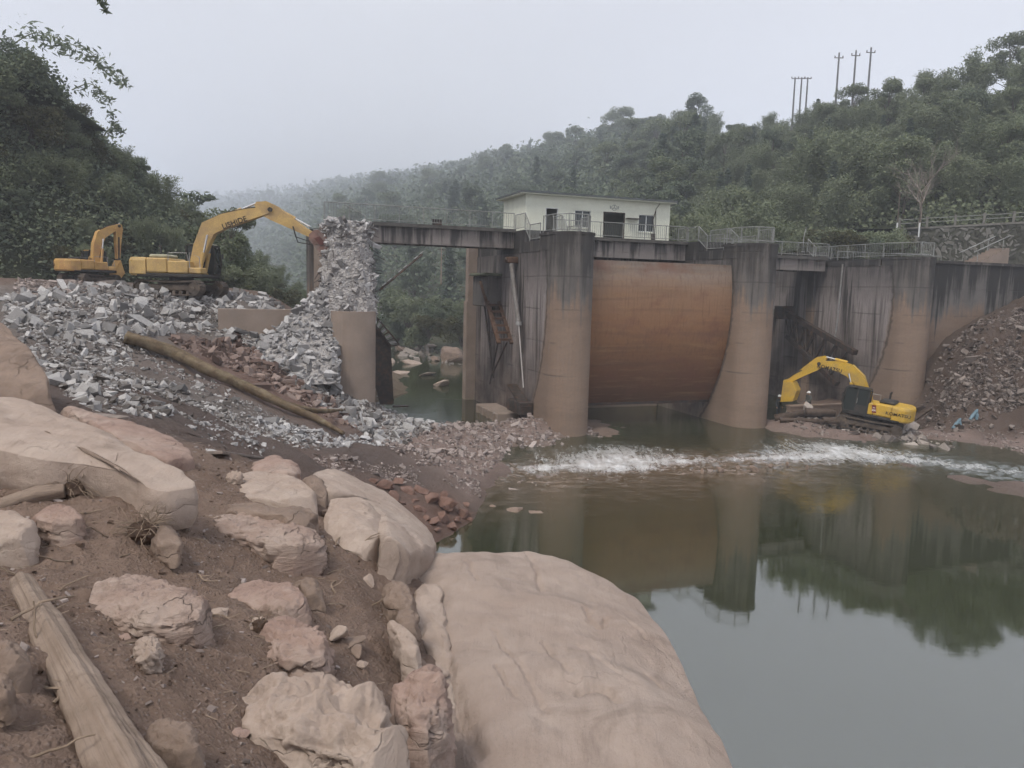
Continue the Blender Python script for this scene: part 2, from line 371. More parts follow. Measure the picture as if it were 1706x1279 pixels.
def grid(x0, x1, y0, y1, st):
    xs = np.arange(x0, x1+st/2, st); ys = np.arange(y0, y1+st/2, st); X, Y = np.meshgrid(xs, ys); nx, ny = len(xs), len(ys)
    i = np.arange(nx*ny).reshape(ny, nx); Fq = np.stack([i[:-1, :-1].ravel(), i[:-1, 1:].ravel(), i[1:, 1:].ravel(), i[1:, :-1].ravel()], 1)
    return X, Y, Fq
def ground_patch(name, x0, x1, y0, y1, st, hole=None, edge=None):
    X, Y, Fq = grid(x0, x1, y0, y1, st); Z = Hd(X, Y)
    if edge:
        e = np.minimum.reduce([X-x0, x1-X, Y-y0, y1-Y]); Z = Z-np.clip(1-e/edge, 0, 1)*.5
    V = np.stack([X.ravel(), Y.ravel(), Z.ravel()], 1)
    if hole:
        hx0, hx1, hy0, hy1 = hole; c = V[Fq].mean(1)
        Fq = Fq[~((c[:, 0] > hx0) & (c[:, 0] < hx1) & (c[:, 1] > hy0) & (c[:, 1] < hy1))]
    me = mesh_np(name, V, Fq, True); attr(me, 'zone', ground_color(X, Y))
    return structure(link(me, name, M_GROUND))
ground_patch('near_ground', -9, 4.5, .3, 17, .05, edge=.3)
ground_patch('ground', -62, 78, -9, 76, .4, hole=(-8, 3.5, 1.2, 16))

# ------------------------------------------------------------------ water
RPX = [(700, 792), (800, 790), (900, 783), (1000, 775), (1100, 770), (1250, 772), (1400, 758), (1500, 764), (1600, 779), (1706, 792), (2000, 822)]
RW = np.array([atz(a, b, .2)[:2] for a, b in RPX])
def m_water():
    t = NT('river_water'); v = t.coord('World'); foam = t.attr('foam'); rip = t.attr('ripple'); sh = t.attr('shallow')
    base = t.mix(sh, (.032, .037, .018), (.10, .074, .046))
    # broken white water: streaks drawn out along the flow
    vs = t.coord('World', (1.5, .30, 1), (0, 0, .35)); f1 = t.noise(vs, 1.6, 7, .75, 1.2); f2 = t.noise(v, 6, 5, .7)
    f3 = t.noise(t.coord('World', (.5, 3.0, 1)), 2.6, 5, .7, .8); f = t.math('ADD', t.math('MULTIPLY', f1, .50), t.math('ADD', t.math('MULTIPLY', f2, .22), t.math('MULTIPLY', f3, .28))); thr = t.mapr(foam, 0, 1, .64, .30)
    fm = t.math('SUBTRACT', f, thr); fm = t.mapr(fm, 0, .26, 0, .85); fm = t.math('MULTIPLY', fm, t.mapr(foam, .02, .15))
    fk = t.noise(t.coord('World', (.55, 2.4, 1), (0, 0, -.15)), 1.5, 5, .65, 1.0); fk = t.math('MULTIPLY', t.mapr(fk, .50, .60, 0, .9), sh); base = t.mix(fk, base, (.27, .215, .18)); t.col(t.mix(fm, base, (.66, .67, .68))); t.set(t.b.inputs['Roughness'], t.math('ADD', t.mapr(fm, 0, 1, .025, .8), t.math('MULTIPLY', rip, .06)))
    t.b.inputs['IOR'].default_value = 2.9; t.b.inputs['Specular IOR Level'].default_value = .5
    w1 = t.noise(t.coord('World', (.8, 1.6, 1)), 1.9, 4, .6, .6); w2 = t.noise(t.coord('World', (1, 2.2, 1)), 7, 3, .55); w3 = t.noise(v, .35, 2)
    h = t.math('ADD', t.math('MULTIPLY', w1, .6), t.math('MULTIPLY', w2, .18))
    h = t.math('MULTIPLY', h, t.math('ADD', t.math('MULTIPLY', rip, 1.0), .008)); h = t.math('ADD', h, t.math('MULTIPLY', w3, .010))
    h = t.math('ADD', h, t.math('MULTIPLY', fm, .05)); t.bump(h, 1.0, .16); return t.m
def water_fields(X, Y):
    yr = np.interp(X, RW[:, 0], RW[:, 1])+.7; d = Y-yr
    P = np.stack([X.ravel()*.45, Y.ravel()*.45, np.zeros(X.size)], 1); n = fbm(P, 3).reshape(X.shape); d = d+1.1*n
    along = .42+.5*np.exp(-((X-5.5)/3.2)**2)+.42*np.exp(-((X-18.5)/4.0)**2)-.25*np.clip((X-24)/6, 0, 1)-.15*np.exp(-((X-12)/2)**2)+.12*pnoise(np.stack([X.ravel()*.5, np.zeros(X.size), np.ones(X.size)*3.3], 1)).reshape(X.shape)
    foam = .92*np.exp(-np.where(d > 0, d/4.6, d/2.2)**2)*np.clip(along+.08, 0, 1)
    foam = np.maximum(foam, .30*np.exp(-((d+2.0)/2.0)**2)*np.clip(along+.1, 0, 1))
    foam = np.maximum(foam*1.0, .98*np.exp(-(d/.55)**2)*np.clip(along+.38, 0, 1)); foam *= np.clip((X+1.5)/3, 0, 1)
    up = 1/(1+np.exp(-d*1.6)); z = .32*up
    rip = np.clip(.40*np.exp(-np.where(d > 0, d/6, d/5.8)**2), 0, 1)+.06*up
    rip = rip+.016*np.exp(-np.where(d > 0, d/9, d/6)**2)
    P2 = np.stack([X.ravel()*1.7, Y.ravel()*2.2, np.zeros(X.size)], 1); z = z+(.15*np.exp(-(d/2.4)**2)*fbm(P2, 3).reshape(X.shape))
    sh = np.exp(-np.where(d > 0, d/1.5, d/5.5)**2)*np.clip((24-X)/12, 0, 1)
    return z, foam, rip, sh
_xs = np.arange(-6, 58.01, .16); _ys = np.concatenate([np.arange(-8, 22, .8), np.arange(22, 60.01, .16)]); X, Y = np.meshgrid(_xs, _ys); _i = np.arange(X.size).reshape(X.shape); Fq = np.stack([_i[:-1, :-1].ravel(), _i[:-1, 1:].ravel(), _i[1:, 1:].ravel(), _i[1:, :-1].ravel()], 1); Z, foam, rip, sh = water_fields(X, Y)
me = mesh_np('river_water', np.stack([X.ravel(), Y.ravel(), Z.ravel()], 1), Fq, True); M_WATER = m_water()
attr(me, 'foam', foam.ravel()); attr(me, 'ripple', rip.ravel()); attr(me, 'shallow', sh.ravel())
structure(link(me, 'river_water', M_WATER))
def flat_water(name, x0, x1, y0, y1, z, rp):
    X, Y, Fq = grid(x0, x1, y0, y1, 2.0); V = np.stack([X.ravel(), Y.ravel(), np.full(X.size, z)], 1)
    me = mesh_np(name, V, Fq, True); k = X.size; attr(me, 'foam', np.zeros(k)); attr(me, 'ripple', np.full(k, rp)); attr(me, 'shallow', np.zeros(k))
    structure(link(me, name, M_WATER))
flat_water('pool_water', 58, 90, -8, 60, 0.0, 0.0)
flat_water('upper_water', -150, 60, 60, 400, .322, .04)
flat_water('upper_water', -16, -6, 44, 60, .322, .04)

# ------------------------------------------------------------------ hills
def smooth_list(L, n):
    L = np.array(L, float); k = len(L); u = np.linspace(0, k-1, n); i = np.clip(u.astype(int), 0, k-2); f = (u-i)[:, None]
    p0 = L[np.clip(i-1, 0, k-1)]; p1 = L[i]; p2 = L[i+1]; p3 = L[np.clip(i+2, 0, k-1)]
    return .5*((2*p1)+(-p0+p2)*f+(2*p0-5*p1+4*p2-p3)*f*f+(-p0+3*p1-3*p2+p3)*f**3)
class Hill:
    def __init__(s, foot, ridge, power=.85, rough=1.0, back=.35):
        s.foot = smooth_list(foot, 160); s.ridge = smooth_list(ridge, 160); s.pw = power; s.rg = rough; s.back = back
    def pt(s, t, w):
        """t 0..1 along, w 0..1 foot to ridge, above 1 falls away behind"""
        t = np.atleast_1d(np.asarray(t, float)); w = np.atleast_1d(np.asarray(w, float)); u = t*159; i = np.clip(u.astype(int), 0, 158); f = (u-i)[:, None]
        A = s.foot[i]*(1-f)+s.foot[i+1]*f; B = s.ridge[i]*(1-f)+s.ridge[i+1]*f
        P = A+(B-A)*w[:, None]; ww = np.minimum(w, 1); over = np.maximum(w-1, 0)
        P[:, 2] = A[:, 2]+(B[:, 2]-A[:, 2])*(np.maximum(ww, 0)**s.pw)-over*(B[:, 2]-A[:, 2])*s.back-np.maximum(-w, 0)*170
        q = P.copy(); q[:, 2] = 0; P[:, 2] += s.rg*fbm(q*.06, 3)*np.clip(ww*3, 0, 1); return P
    def mesh(s, name, mat, nt_=150, nw=60):
        T, W = np.meshgrid(np.linspace(0, 1, nt_), np.linspace(-.08, 1.6, nw)); P = s.pt(T.ravel(), W.ravel())
        i = np.arange(nt_*nw).reshape(nw, nt_); Fq = np.stack([i[:-1, :-1].ravel(), i[:-1, 1:].ravel(), i[1:, 1:].ravel(), i[1:, :-1].ravel()], 1)
        return structure(link(mesh_np(name, P, Fq, True), name, mat))
def m_hill():
    t = NT('hill_ground'); v = t.coord('World'); n = t.noise(v, .12, 6, .7); n2 = t.noise(v, 1.2, 5, .7)
    k = t.ramp(n, [(.35, (.035, .044, .026)), (.55, (.06, .068, .04)), (.7, (.11, .10, .07))])
    k = t.mix(t.mapr(n2, .4, .7, 0, .5), k, (.03, .036, .02)); t.col(k); t.bump(n2, 1, .5); return t.m
M_HILL = m_hill()
foot_r = [(120, 50, 18), (78, 68, 16.6), (56, 76, 16.3), (38, 82, 15.6), (27, 86, 12), (16, 90, 6), (6, 97, 1.2), (-8, 108, .6), (-25, 130, .6), (-45, 175, .8), (-95, 330, 1), (-260, 640, 1)]
def rdg(px, py, Y, drop): p = at(px, py, Y); return (p[0], p[1], p[2]-drop)
ridge_r = [rdg(2600, -80, 80, 4), rdg(2000, -10, 112, 7), rdg(1706, 75, 122, 7), rdg(1500, 135, 138, 7), rdg(1330, 185, 172, 7), rdg(1150, 208, 250, 8),
           rdg(980, 232, 450, 10), rdg(850, 262, 720, 14), rdg(740, 288, 1050, 18), rdg(600, 306, 1450, 24), rdg(470, 325, 1900, 28), rdg(200, 345, 2250, 28)]
HR = Hill(foot_r, ridge_r, .9, 2.5); HR.mesh('right_hill', M_HILL)
foot_l = [(-75, 10, 9), (-60, 30, 8.9), (-47, 46, 8.7), (-38, 54, 8.7), (-30, 61, 8.5), (-24, 68, 7.0), (-21, 78, 3.0), (-24, 100, .8), (-45, 160, .8)]
def rl(px, py, Y, drop=2.5): p = at(px, py, Y); return (p[0], p[1], p[2]-drop)
ridge_l = [(-110, 20, 40), (-92, 40, 38), rl(-130, 10, 56), rl(20, 75, 62), rl(130, 170, 67), rl(215, 268, 73), rl(300, 342, 82), rl(380, 425, 98), rl(420, 470, 150)]
HL = Hill(foot_l, ridge_l, .8, 1.2); HL.mesh('left_hill', M_HILL, 120, 40)
# ------------------------------------------------------------------ the dam
A20 = math.radians(20); CA, SA = math.cos(A20), math.sin(A20); OX, OY = 3.35, 46.7
def dam(a, s, z): return np.array([OX+CA*a-SA*s, OY+SA*a+CA*s, z])
def to_dam(p): dx, dy = p[0]-OX, p[1]-OY; return np.array([CA*dx+SA*dy, -SA*dx+CA*dy, p[2]])
def dpx(px, py, a=None, s=None):
    """pixel -> dam coordinates on the plane a = const or s = const"""
    d = ray(px, py); dd = np.array([CA*d[0]+SA*d[1], -SA*d[0]+CA*d[1], d[2]]); c = to_dam(CAMP)
    k = (a-c[0])/dd[0] if a is not None else (s-c[1])/dd[1]
    return c+dd*k
PW = 2.7; GR = 12.0; GT = (12.35, 8.4); GS = GT[0]-GR   # gate radius, trunnion (s, z), skin distance
SPC = {-1: -12.9, 0: 0.0, 1: 13.25, 2: 26.9}

def m_concrete(name, arc=False, silt=8.6, c=(.125, .114, .108), tan=(.25, .183, .142), dark=.8, top=12.5):
    """local coordinates: x along the dam, y through it, z height above water"""
    t = NT(name); v = t.coord('Object'); x, y, z = t.sep(v)
    base = t.mix(t.mapr(t.noise(v, .6, 5, .6), .35, .65), tuple(q*.85 for q in c), tuple(q*1.15 for q in c))
    st = t.noise(t.coord('Object', (.75, .75, .05)), 1.4, 5, .65, .4); st2 = t.noise(t.coord('Object', (2.6, 2.6, .10)), 1.5, 4, .6)
    run = t.math('ADD', t.math('MULTIPLY', st, .65), t.math('MULTIPLY', st2, .35))
    zz = t.math('ADD', t.math('ADD', z, t.math('MULTIPLY', t.math('SUBTRACT', t.noise(v, 1.1, 4), .5), 2.0)), t.math('MULTIPLY', t.math('SUBTRACT', run, .5), 9.0))
    hi = t.mapr(zz, silt-1.0, top-.3, 0, 1)                                   # rain streaks run down from the coping
    thr = t.mapr(hi, 0, 1, .64, .36); bk = t.mapr(t.math('SUBTRACT', run, thr), -.03, .13, 0, dark)
    silted = t.mapr(zz, silt-.6, silt+.5, 1, 0)
    band = t.noise(t.coord('Object', (.12, .12, .6)), 1.5, 5, .7)
    tanc = t.mix(t.mapr(band, .35, .68), tuple(q*.86 for q in tan), tuple(q*1.08 for q in tan))
    base = t.mix(t.mapr(run, .50, .66, 0, .7), base, (.28, .262, .252)); k = t.mix(silted, base, tanc)
    if arc:
        dy = t.math('SUBTRACT', y, GT[0]); dz = t.math('SUBTRACT', z, GT[1])
        rr = t.math('SQRT', t.math('ADD', t.math('MULTIPLY', dy, dy), t.math('MULTIPLY', dz, dz)))
        rr = t.math('ADD', rr, t.math('MULTIPLY', t.math('SUBTRACT', t.noise(v, 2.2, 4), .5), .5))
        ins = t.mapr(rr, GR-.25, GR+.05, 1, 0)                                 # side that stayed dry behind the gate
        inner = t.mix(t.mapr(run, .42, .57), (.05, .045, .044), (.36, .32, .315))
        inner = t.mix(t.mapr(z, 2.0, 8.5, .85, 0), inner, t.mix(t.mapr(t.noise(v, .8, 5), .4, .6), (.07, .052, .045), (.17, .135, .12)))
        k = t.mix(ins, k, inner); seal = t.math('MULTIPLY', t.mapr(rr, GR-.1, GR+.05, 0, 1), t.mapr(rr, GR+.05, GR+.22, 1, 0))
        k = t.mix(t.math('MULTIPLY', seal, .8), k, (.05, .042, .038))
    k = t.mix(bk, k, (.028, .027, .028))
    wv = t.n('ShaderNodeTexWave', wave_type='BANDS', bands_direction='Z'); t.l(v, wv.inputs[0]); wv.inputs['Scale'].default_value = .16; wv.inputs['Distortion'].default_value = .4
    lift = t.math('MULTIPLY', t.mapr(wv.outputs['Fac'], 0, .010, 1, 0), t.mapr(t.noise(v, .5, 3), .45, .6, 0, 1))
    k = t.mix(t.math('MULTIPLY', lift, .5), k, tuple(q*.4 for q in c)); fine = t.noise(v, 14, 5, .7)
    k = t.mix(t.mapr(fine, .45, .75, 0, .3), k, tuple(q*.55 for q in c)); t.col(k); t.rough(.92)
    t.bump(t.math('SUBTRACT', t.math('ADD', fine, t.math('MULTIPLY', run, .4)), t.math('MULTIPLY', lift, .6)), .45, .03); return t.m
M_PIER = m_concrete('pier_concrete', arc=True)
M_CONC = m_concrete('stained_concrete')
M_DARKC = m_concrete('weathered_concrete', silt=7.2, c=(.13, .12, .115), dark=.92, top=12.5); M_ABUT = m_concrete('abutment_concrete', silt=8.0, c=(.14, .13, .125), dark=.95, top=11.0)
M_GIRD = m_concrete('girder_concrete', silt=11.2, c=(.24, .215, .205), tan=(.24, .215, .205), dark=.85, top=13.6); M_SLAB = m_simple('dark_slab_edge', (.09, .085, .08), .95, .35, 2, bump=.4)
M_PLAIN = m_simple('bare_concrete', (.27, .215, .18), .92, .14, .8, bump=.4, dirt=(.20, .17, .15), dirt_amt=.5)
M_STEEL = m_simple('dark_steel', (.060, .050, .046), .6, .3, 4, .3, dirt=(.16, .085, .05), dirt_amt=.6)
M_RUSTY = m_simple('rusty_steel', (.11, .065, .045), .8, .35, 3, .1, dirt=(.05, .035, .03), dirt_amt=.7)
M_RAIL = m_simple('rail_paint', (.26, .27, .26), .6, .2, 2, .1, dirt=(.10, .085, .07), dirt_amt=.6)
M_GALV = m_simple('galvanised_steel', (.34, .34, .34), .55, .2, 3, .3, dirt=(.18, .14, .11), dirt_amt=.5)

def pier_outline(w, L, n=20):
    return [(w/2*math.cos(a), -w/2*math.sin(a)) for a in np.linspace(0, math.pi, n)]+[(-w/2, L), (w/2, L)]
def pier(k, label, top_nose, L=14.6, z0=-1.2):
    T = thing('dam_pier', label, 'pier', dam(SPC[k], 0, 0), A20)
    out = pier_outline(PW, L); mb = MB()
    zs = [z0, 2.0, 4.0, 6.0, 8.0, 10.0, 11.4]; n = len(out); vs = []; fs = []
    for z in zs: vs += [(x, y, z) for x, y in out]
    for i in range(len(zs)-1): fs += [(i*n+j, i*n+(j+1) % n, (i+1)*n+(j+1) % n, (i+1)*n+j) for j in range(n)]
    fs += [tuple(range(n-1, -1, -1)), tuple((len(zs)-1)*n+j for j in range(n))]; mb.add(vs, fs); mb.build('shaft', M_PIER, T)
    cap = MB(); oc = [(x*1.012, y*1.012) for x, y in pier_outline(PW, 1.6)]; cap.prism(oc, 2, 11.4, top_nose-.16); cap.build('nose_cap', M_CONC, T)
    co = MB(); oc = [(x*1.05, y*1.03) for x, y in pier_outline(PW, 1.62)]; co.prism(oc, 2, top_nose-.16, top_nose); co.build('coping', M_CONC, T)
    return T
P0 = pier(0, 'middle concrete pier with rounded nose left of the rust-brown gate', 12.45)
MB().bx(-1.38, 1.38, 1.7, 4.4, 11.4, 12.05).build('walkway_block', M_CONC, P0)
MB().bx(-1.38, 1.38, 4.42, 8.6, 11.4, 12.85).build('bridge_seat', M_DARKC, P0)
MB().bx(-1.36, 1.36, 8.62, 14.4, 11.4, 12.80).build('rear_block', M_DARKC, P0)
P1 = pier(1, 'concrete pier with rounded nose right of the rust-brown gate', 12.35)
MB().bx(-1.38, 1.38, 1.7, 4.6, 11.4, 12.0).build('walkway_block', M_DARKC, P1)
MB().bx(-1.38, 1.38, 4.62, 14.4, 11.4, 12.7).build('bridge_seat', M_DARKC, P1)
P2 = pier(2, 'rightmost concrete pier with rounded nose behind the yellow digger', 12.0)
MB().bx(-1.38, 1.38, 1.7, 9.5, 11.4, 11.9).build('walkway_block', M_DARKC, P2)
MB().bx(-1.36, 1.36, 9.52, 14.4, 11.4, 12.7).build('bridge_seat', M_DARKC, P2)
MB().bx(-1.62, -1.37, 8.2, 8.9, -.5, 11.9).build('buttress', M_CONC, P2)
MB().tube([(-1.42, 5.4, 11.6), (-1.42, 5.5, 7), (-1.42, 6.0, 3.0)], .06).build('drain_pipe', M_GALV, P2)

# abutment wall to the right of the last pier
W = thing('abutment_wall', 'stained concrete abutment wall above the dirt heap at the right', 'wall', dam(SPC[2], 0, 0), A20)
MB().bx(1.37, 13.5, .35, 1.5, -.5, 11.7).build('wall_face', M_ABUT, W)
MB().bx(1.40, 13.5, .22, 1.52, 11.7, 11.9).build('coping', M_CONC, W)
MB().bx(1.40, 14, 1.54, 9.5, 10.5, 11.82).build('walkway_slab', M_DARKC, W)
W = thing('abutment_wall', 'low smooth concrete wall half buried by rubble left of the broken pier', 'wall', dam(SPC[-1], 0, 0), A20)
MB().bx(-7.0, -1.37, 2.4, 3.4, 0, 7.55).build('wall_face', M_PLAIN, W)
# deck girders
def girder(label, a0, a1, s0, s1, z1, dep):
    T = thing('bridge_girder', label, 'bridge', dam(a0, s0, 0), A20); L = a1-a0; w = s1-s0
    MB().bx(0, L, -.25, w+.25, z1-.22, z1).build('deck_slab', M_SLAB, T)
    for y in (0, w-.35): MB().bx(.02, L-.02, y, y+.35, z1-dep, z1-.22).build('beam', M_GIRD, T)
    MB().bx(.02, L-.02, .4, w-.4, z1-.5, z1-.24).build('soffit', M_GIRD, T)
    return T
girder('concrete footbridge span from the broken pier to the middle pier', SPC[-1]+1.2, SPC[0]-1.39, 6.2, 8.4, 12.98, 1.25)
girder('concrete bridge span carrying the white house above the rusty gate', SPC[0]+1.4, SPC[1]-1.4, 6.2, 13.6, 12.74, 1.35)
girder('concrete bridge span between the two right-hand piers', SPC[1]+1.4, SPC[2]-1.65, 7.0, 10.2, 12.15, 1.1)
b = thing('black_box', 'small black box lying on the footbridge deck', 'box', dam(SPC[-1]+6.2, 6.25, 12.99), A20); MB().bx(-.3, .3, -.15, .15, 0, .3, .02).build('case', M_STEEL, b); MB().bx(-.33, .33, -.18, .18, .3, .36).build('lid', M_STEEL, b)

# the gate
def m_gate():
    t = NT('gate_rust'); v = t.coord('Object'); x, y, z = t.sep(v); zz = t.math('ADD', z, t.math('MULTIPLY', t.math('SUBTRACT', t.noise(v, .35, 4), .5), 1.3))
    k = t.ramp(t.mapr(zz, 1.5, 11.0), [(0, (.10, .055, .036)), (.22, (.155, .076, .043)), (.42, (.218, .114, .060)), (.62, (.25, .134, .074)), (.80, (.25, .155, .10)), (.92, (.24, .185, .150)), (1, (.17, .14, .12))])
    b = t.noise(t.coord('Object', (.10, .10, 1.5)), 1.3, 5, .6, .4); k = t.mix(t.mapr(b, .50, .78, 0, .5), k, (.075, .045, .036))
    b3 = t.noise(t.coord('Object', (.10, .10, 1.3)), 2.9, 5, .7); k = t.mix(t.mapr(b3, .52, .7, 0, .6), k, (.27, .165, .09))
    b2 = t.noise(t.coord('Object', (.5, .5, .9)), .9, 5, .65); k = t.mix(t.mapr(b2, .5, .72, 0, .7), k, (.16, .075, .052))
    s = t.noise(t.coord('Object', (6, 6, .3)), 1.5, 4); k = t.mix(t.mapr(s, .52, .72, 0, .45), k, (.10, .05, .03))
    t.col(k); t.rough(.85); t.bump(t.noise(v, 12, 5, .7), .4, .02); return t.m
G = thing('radial_gate', 'large rust-brown curved steel gate hanging between two piers', 'gate', dam(SPC[0]+1.37, 0, 0), A20)
GL = SPC[1]-SPC[0]-2.74
def arc_pts(z0, z1, R, n): return [(GT[0]-math.sqrt(R*R-(z-GT[1])**2), z) for z in np.linspace(z0, z1, n)]
mb = MB(); A = arc_pts(1.75, 10.95, GR, 26); B = arc_pts(1.75, 10.95, GR-.12, 26); prof = A+B[::-1]
mb.prism(prof, 0, .03, GL-.03); mb.build('skin_plate', m_gate(), G, smooth=False)
for i, zc in enumerate((2.2, 4.2, 6.3, 8.4, 10.5)):
    yc = GT[0]-math.sqrt((GR-.4)**2-(zc-GT[1])**2); MB().bx(.1, GL-.1, yc, yc+.35, zc-.15, zc+.15).build('girder', M_RUSTY, G)
for xx in (1.2, GL-1.2):
    for zc in (3.6, 9.0):
        yc = GT[0]-math.sqrt((GR-.6)**2-(zc-GT[1])**2); MB().tube([(xx, yc, zc), (xx*.55 + (GL/2)*0 if xx < 3 else GL-.66, GT[0]-.4, GT[1])], .18, 6).build('arm', M_RUSTY, G)
MB().bx(.03, GL-.03, A[0][0]-.02, A[0][0]+.2, 1.58, 1.75).build('bottom_seal', M_STEEL, G)
# low concrete sill seen under the gate
S = thing('sill_block', 'low concrete sill block in the water under the rusty gate', 'block', dam(4.4, 9.0, 0), A20)
MB().bx(0, 7.4, 0, 1.6, -1, 1.7, .08).build('body', M_PLAIN, S)
MB().bx(-.1, 7.5, -.35, .02, -1, .25, .05).build('toe', M_PLAIN, S)

# trunnion, broken arm, ram on the middle pier's left face
def lbox(mb, p0, p1, w, h):
    p0 = Vector(p0); p1 = Vector(p1); d = p1-p0; q = d.to_track_quat('X', 'Z').to_matrix(); mb.box((p0+p1)/2, (d.length, w, h), M=q); return mb
FA = -PW/2
def fp(px, py, off=.3): q = dpx(px, py, a=FA-off); return (FA-off, q[1], q[2])
base0 = dam(0, 0, 0)
T = thing('trunnion_bracket', 'mossy concrete gate bearing block high on the middle pier side', 'bracket', base0, A20)
q0 = fp(803, 463); q1 = fp(828, 490)
MB().bx(FA-1.0, FA-.003, q1[1], q0[1], q1[2]-.9, q0[2]+.1, .06).build('bearing_block', M_DARKC, T)
MB().bx(FA-1.25, FA-.003, q1[1]-.15, q0[1]+.15, q0[2]+.1, q0[2]+.3, .04).build('cap_slab', m_simple('mossy_concrete', (.12, .13, .09), .95, .3, 2), T)
def ladder_arm(label, A_, B_, wid, loc, steps=7, brace=None):
    T = thing('gate_ladder', label, 'gate arm', loc, A20); A_ = Vector(A_); B_ = Vector(B_); d = (B_-A_)
    n = Vector((1, 0, 0))
    for s_ in (-1, 1):
        lbox(MB(), A_+n*wid/2*s_, B_+n*wid/2*s_, .3, .14).build('chord', M_RUSTY, T)
    for i in range(steps):
        p = A_+d*((i+.5)/steps); lbox(MB(), p-n*wid/2, p+n*wid/2, .28, .16).build('rung', M_RUSTY, T)
    if brace:
        for (p, q) in brace: MB().tube([p, q], .06, 5).build('brace', M_STEEL, T)
    return T
aA = fp(812, 470, .55); aB = fp(842, 572, .55)
ladder_arm('rusty ladder-like gate arm hanging on the side of the middle pier', aA, aB, .92, base0, 9,
           [(fp(806, 500, .4), fp(822, 630, .4)), (fp(812, 500, .5), fp(818, 600, .5)), (fp(845, 570, .5), fp(820, 625, .5)), (fp(832, 560, .4), fp(816, 640, .4))])
M_RAMG = m_simple('dull_grey_ram', (.17, .16, .155), .6, .25, 3, .1, dirt=(.10, .075, .06), dirt_amt=.6)
T = thing('hydraulic_ram', 'long grey hydraulic ram with bright rod on the middle pier side', 'hydraulic ram', base0, A20)
c0 = fp(851, 436, .45); c1 = fp(864, 540, .6); c2 = fp(872, 646, .75)
MB().tube([c0, c1], .15, 12).build('cylinder', M_RAMG, T); MB().tube([c1, c2], .05, 8).build('rod', m_simple('dull_rod', (.36, .34, .33), .5, .12, 2, .2), T)
MB().tube([(c1[0], c1[1], c1[2]+.15), (c1[0], c1[1]-.01, c1[2]-.08)], .19, 12).build('gland', M_GALV, T)
MB().bx(FA-.75, FA-.003, c0[1]-.25, c0[1]+.25, c0[2]-.1, c0[2]+.3, .05).build('mount', M_RUSTY, T); MB().tube([(FA-.9, c0[1], c0[2]+.1), (FA-.05, c0[1], c0[2]+.1)], .16, 10).build('pin', M_STEEL, T)
T = thing('gate_remnant', 'dark steel foot of the cut gate below the ram at the middle pier', 'steel scrap', base0, A20)
q0 = fp(862, 650, .2); q1 = fp(884, 692, .2)
MB().bx(FA-.9, FA-.02, q1[1], q0[1], q1[2], q0[2]-.5, .03).build('foot_box', M_STEEL, T); lbox(MB(), (FA-.5, q0[1]+.3, q0[2]+.3), (FA-.5, q1[1], q1[2]+.5), .7, .12).build('cover_plate', M_STEEL, T)
T = thing('concrete_plinth', 'small ribbed concrete plinth at the foot of the middle pier', 'plinth', base0, A20)
q0 = fp(806, 672, 1.0); q1 = fp(842, 692, 1.0)
MB().bx(FA-1.6, FA-.02, q1[1], q0[1], -.5, q0[2], .05).build('body', M_PLAIN, T)
for i in range(4): y = q1[1]+(q0[1]-q1[1])*(i+.5)/4; MB().bx(FA-1.72, FA-1.6, y-.12, y+.12, -.3, q0[2]-.05).build('rib', M_PLAIN, T)
T = thing('rear_column', 'plain pale concrete column behind the middle pier', 'column', dam(-1.1, 14.65, 0), A20)
MB().bx(-1.0, .3, .01, .9, -1, 8.0).build('shaft', M_PLAIN, T); MB().bx(-.9, .2, .05, .85, 8.0, 12.6).build('upper_shaft', M_PLAIN, T); MB().bx(-.95, .25, .03, .88, 12.6, 12.75).build('cap', M_PLAIN, T)
# truss arm in the right bay (on the left face of the rightmost pier)
FB = SPC[2]-PW/2
def fb(px, py, off=.4): q = dpx(px, py, a=FB-off); return (FB-off, q[1], q[2])
T = thing('gate_truss', 'dark steel truss arm of the removed gate in the right bay', 'gate arm', base0, A20)
a0 = Vector(fb(1308, 520, .8)); a1 = Vector(fb(1425, 588, .8)); lbox(MB(), a0, a1, .45, .4).build('top_chord', M_STEEL, T)
b0 = Vector(fb(1312, 560, .8)); b1 = Vector(fb(1395, 640, .8)); lbox(MB(), b0, b1, .4, .35).build('bottom_chord', M_STEEL, T)
for i in range(6):
    p = a0+(a1-a0)*(i/6.5); q = b0+(b1-b0)*((i+.5)/6.5); r = a0+(a1-a0)*((i+1)/6.5)
    MB().tube([p, q], .11, 6).build('web', M_STEEL, T); MB().tube([q, r], .11, 6).build('web', M_STEEL, T)
MB().bx(FB-1.3, FB-.02, a0[1]-.4, a0[1]+.8, a0[2]-.6, a0[2]+.5, .05).build('bearing', M_STEEL, T)

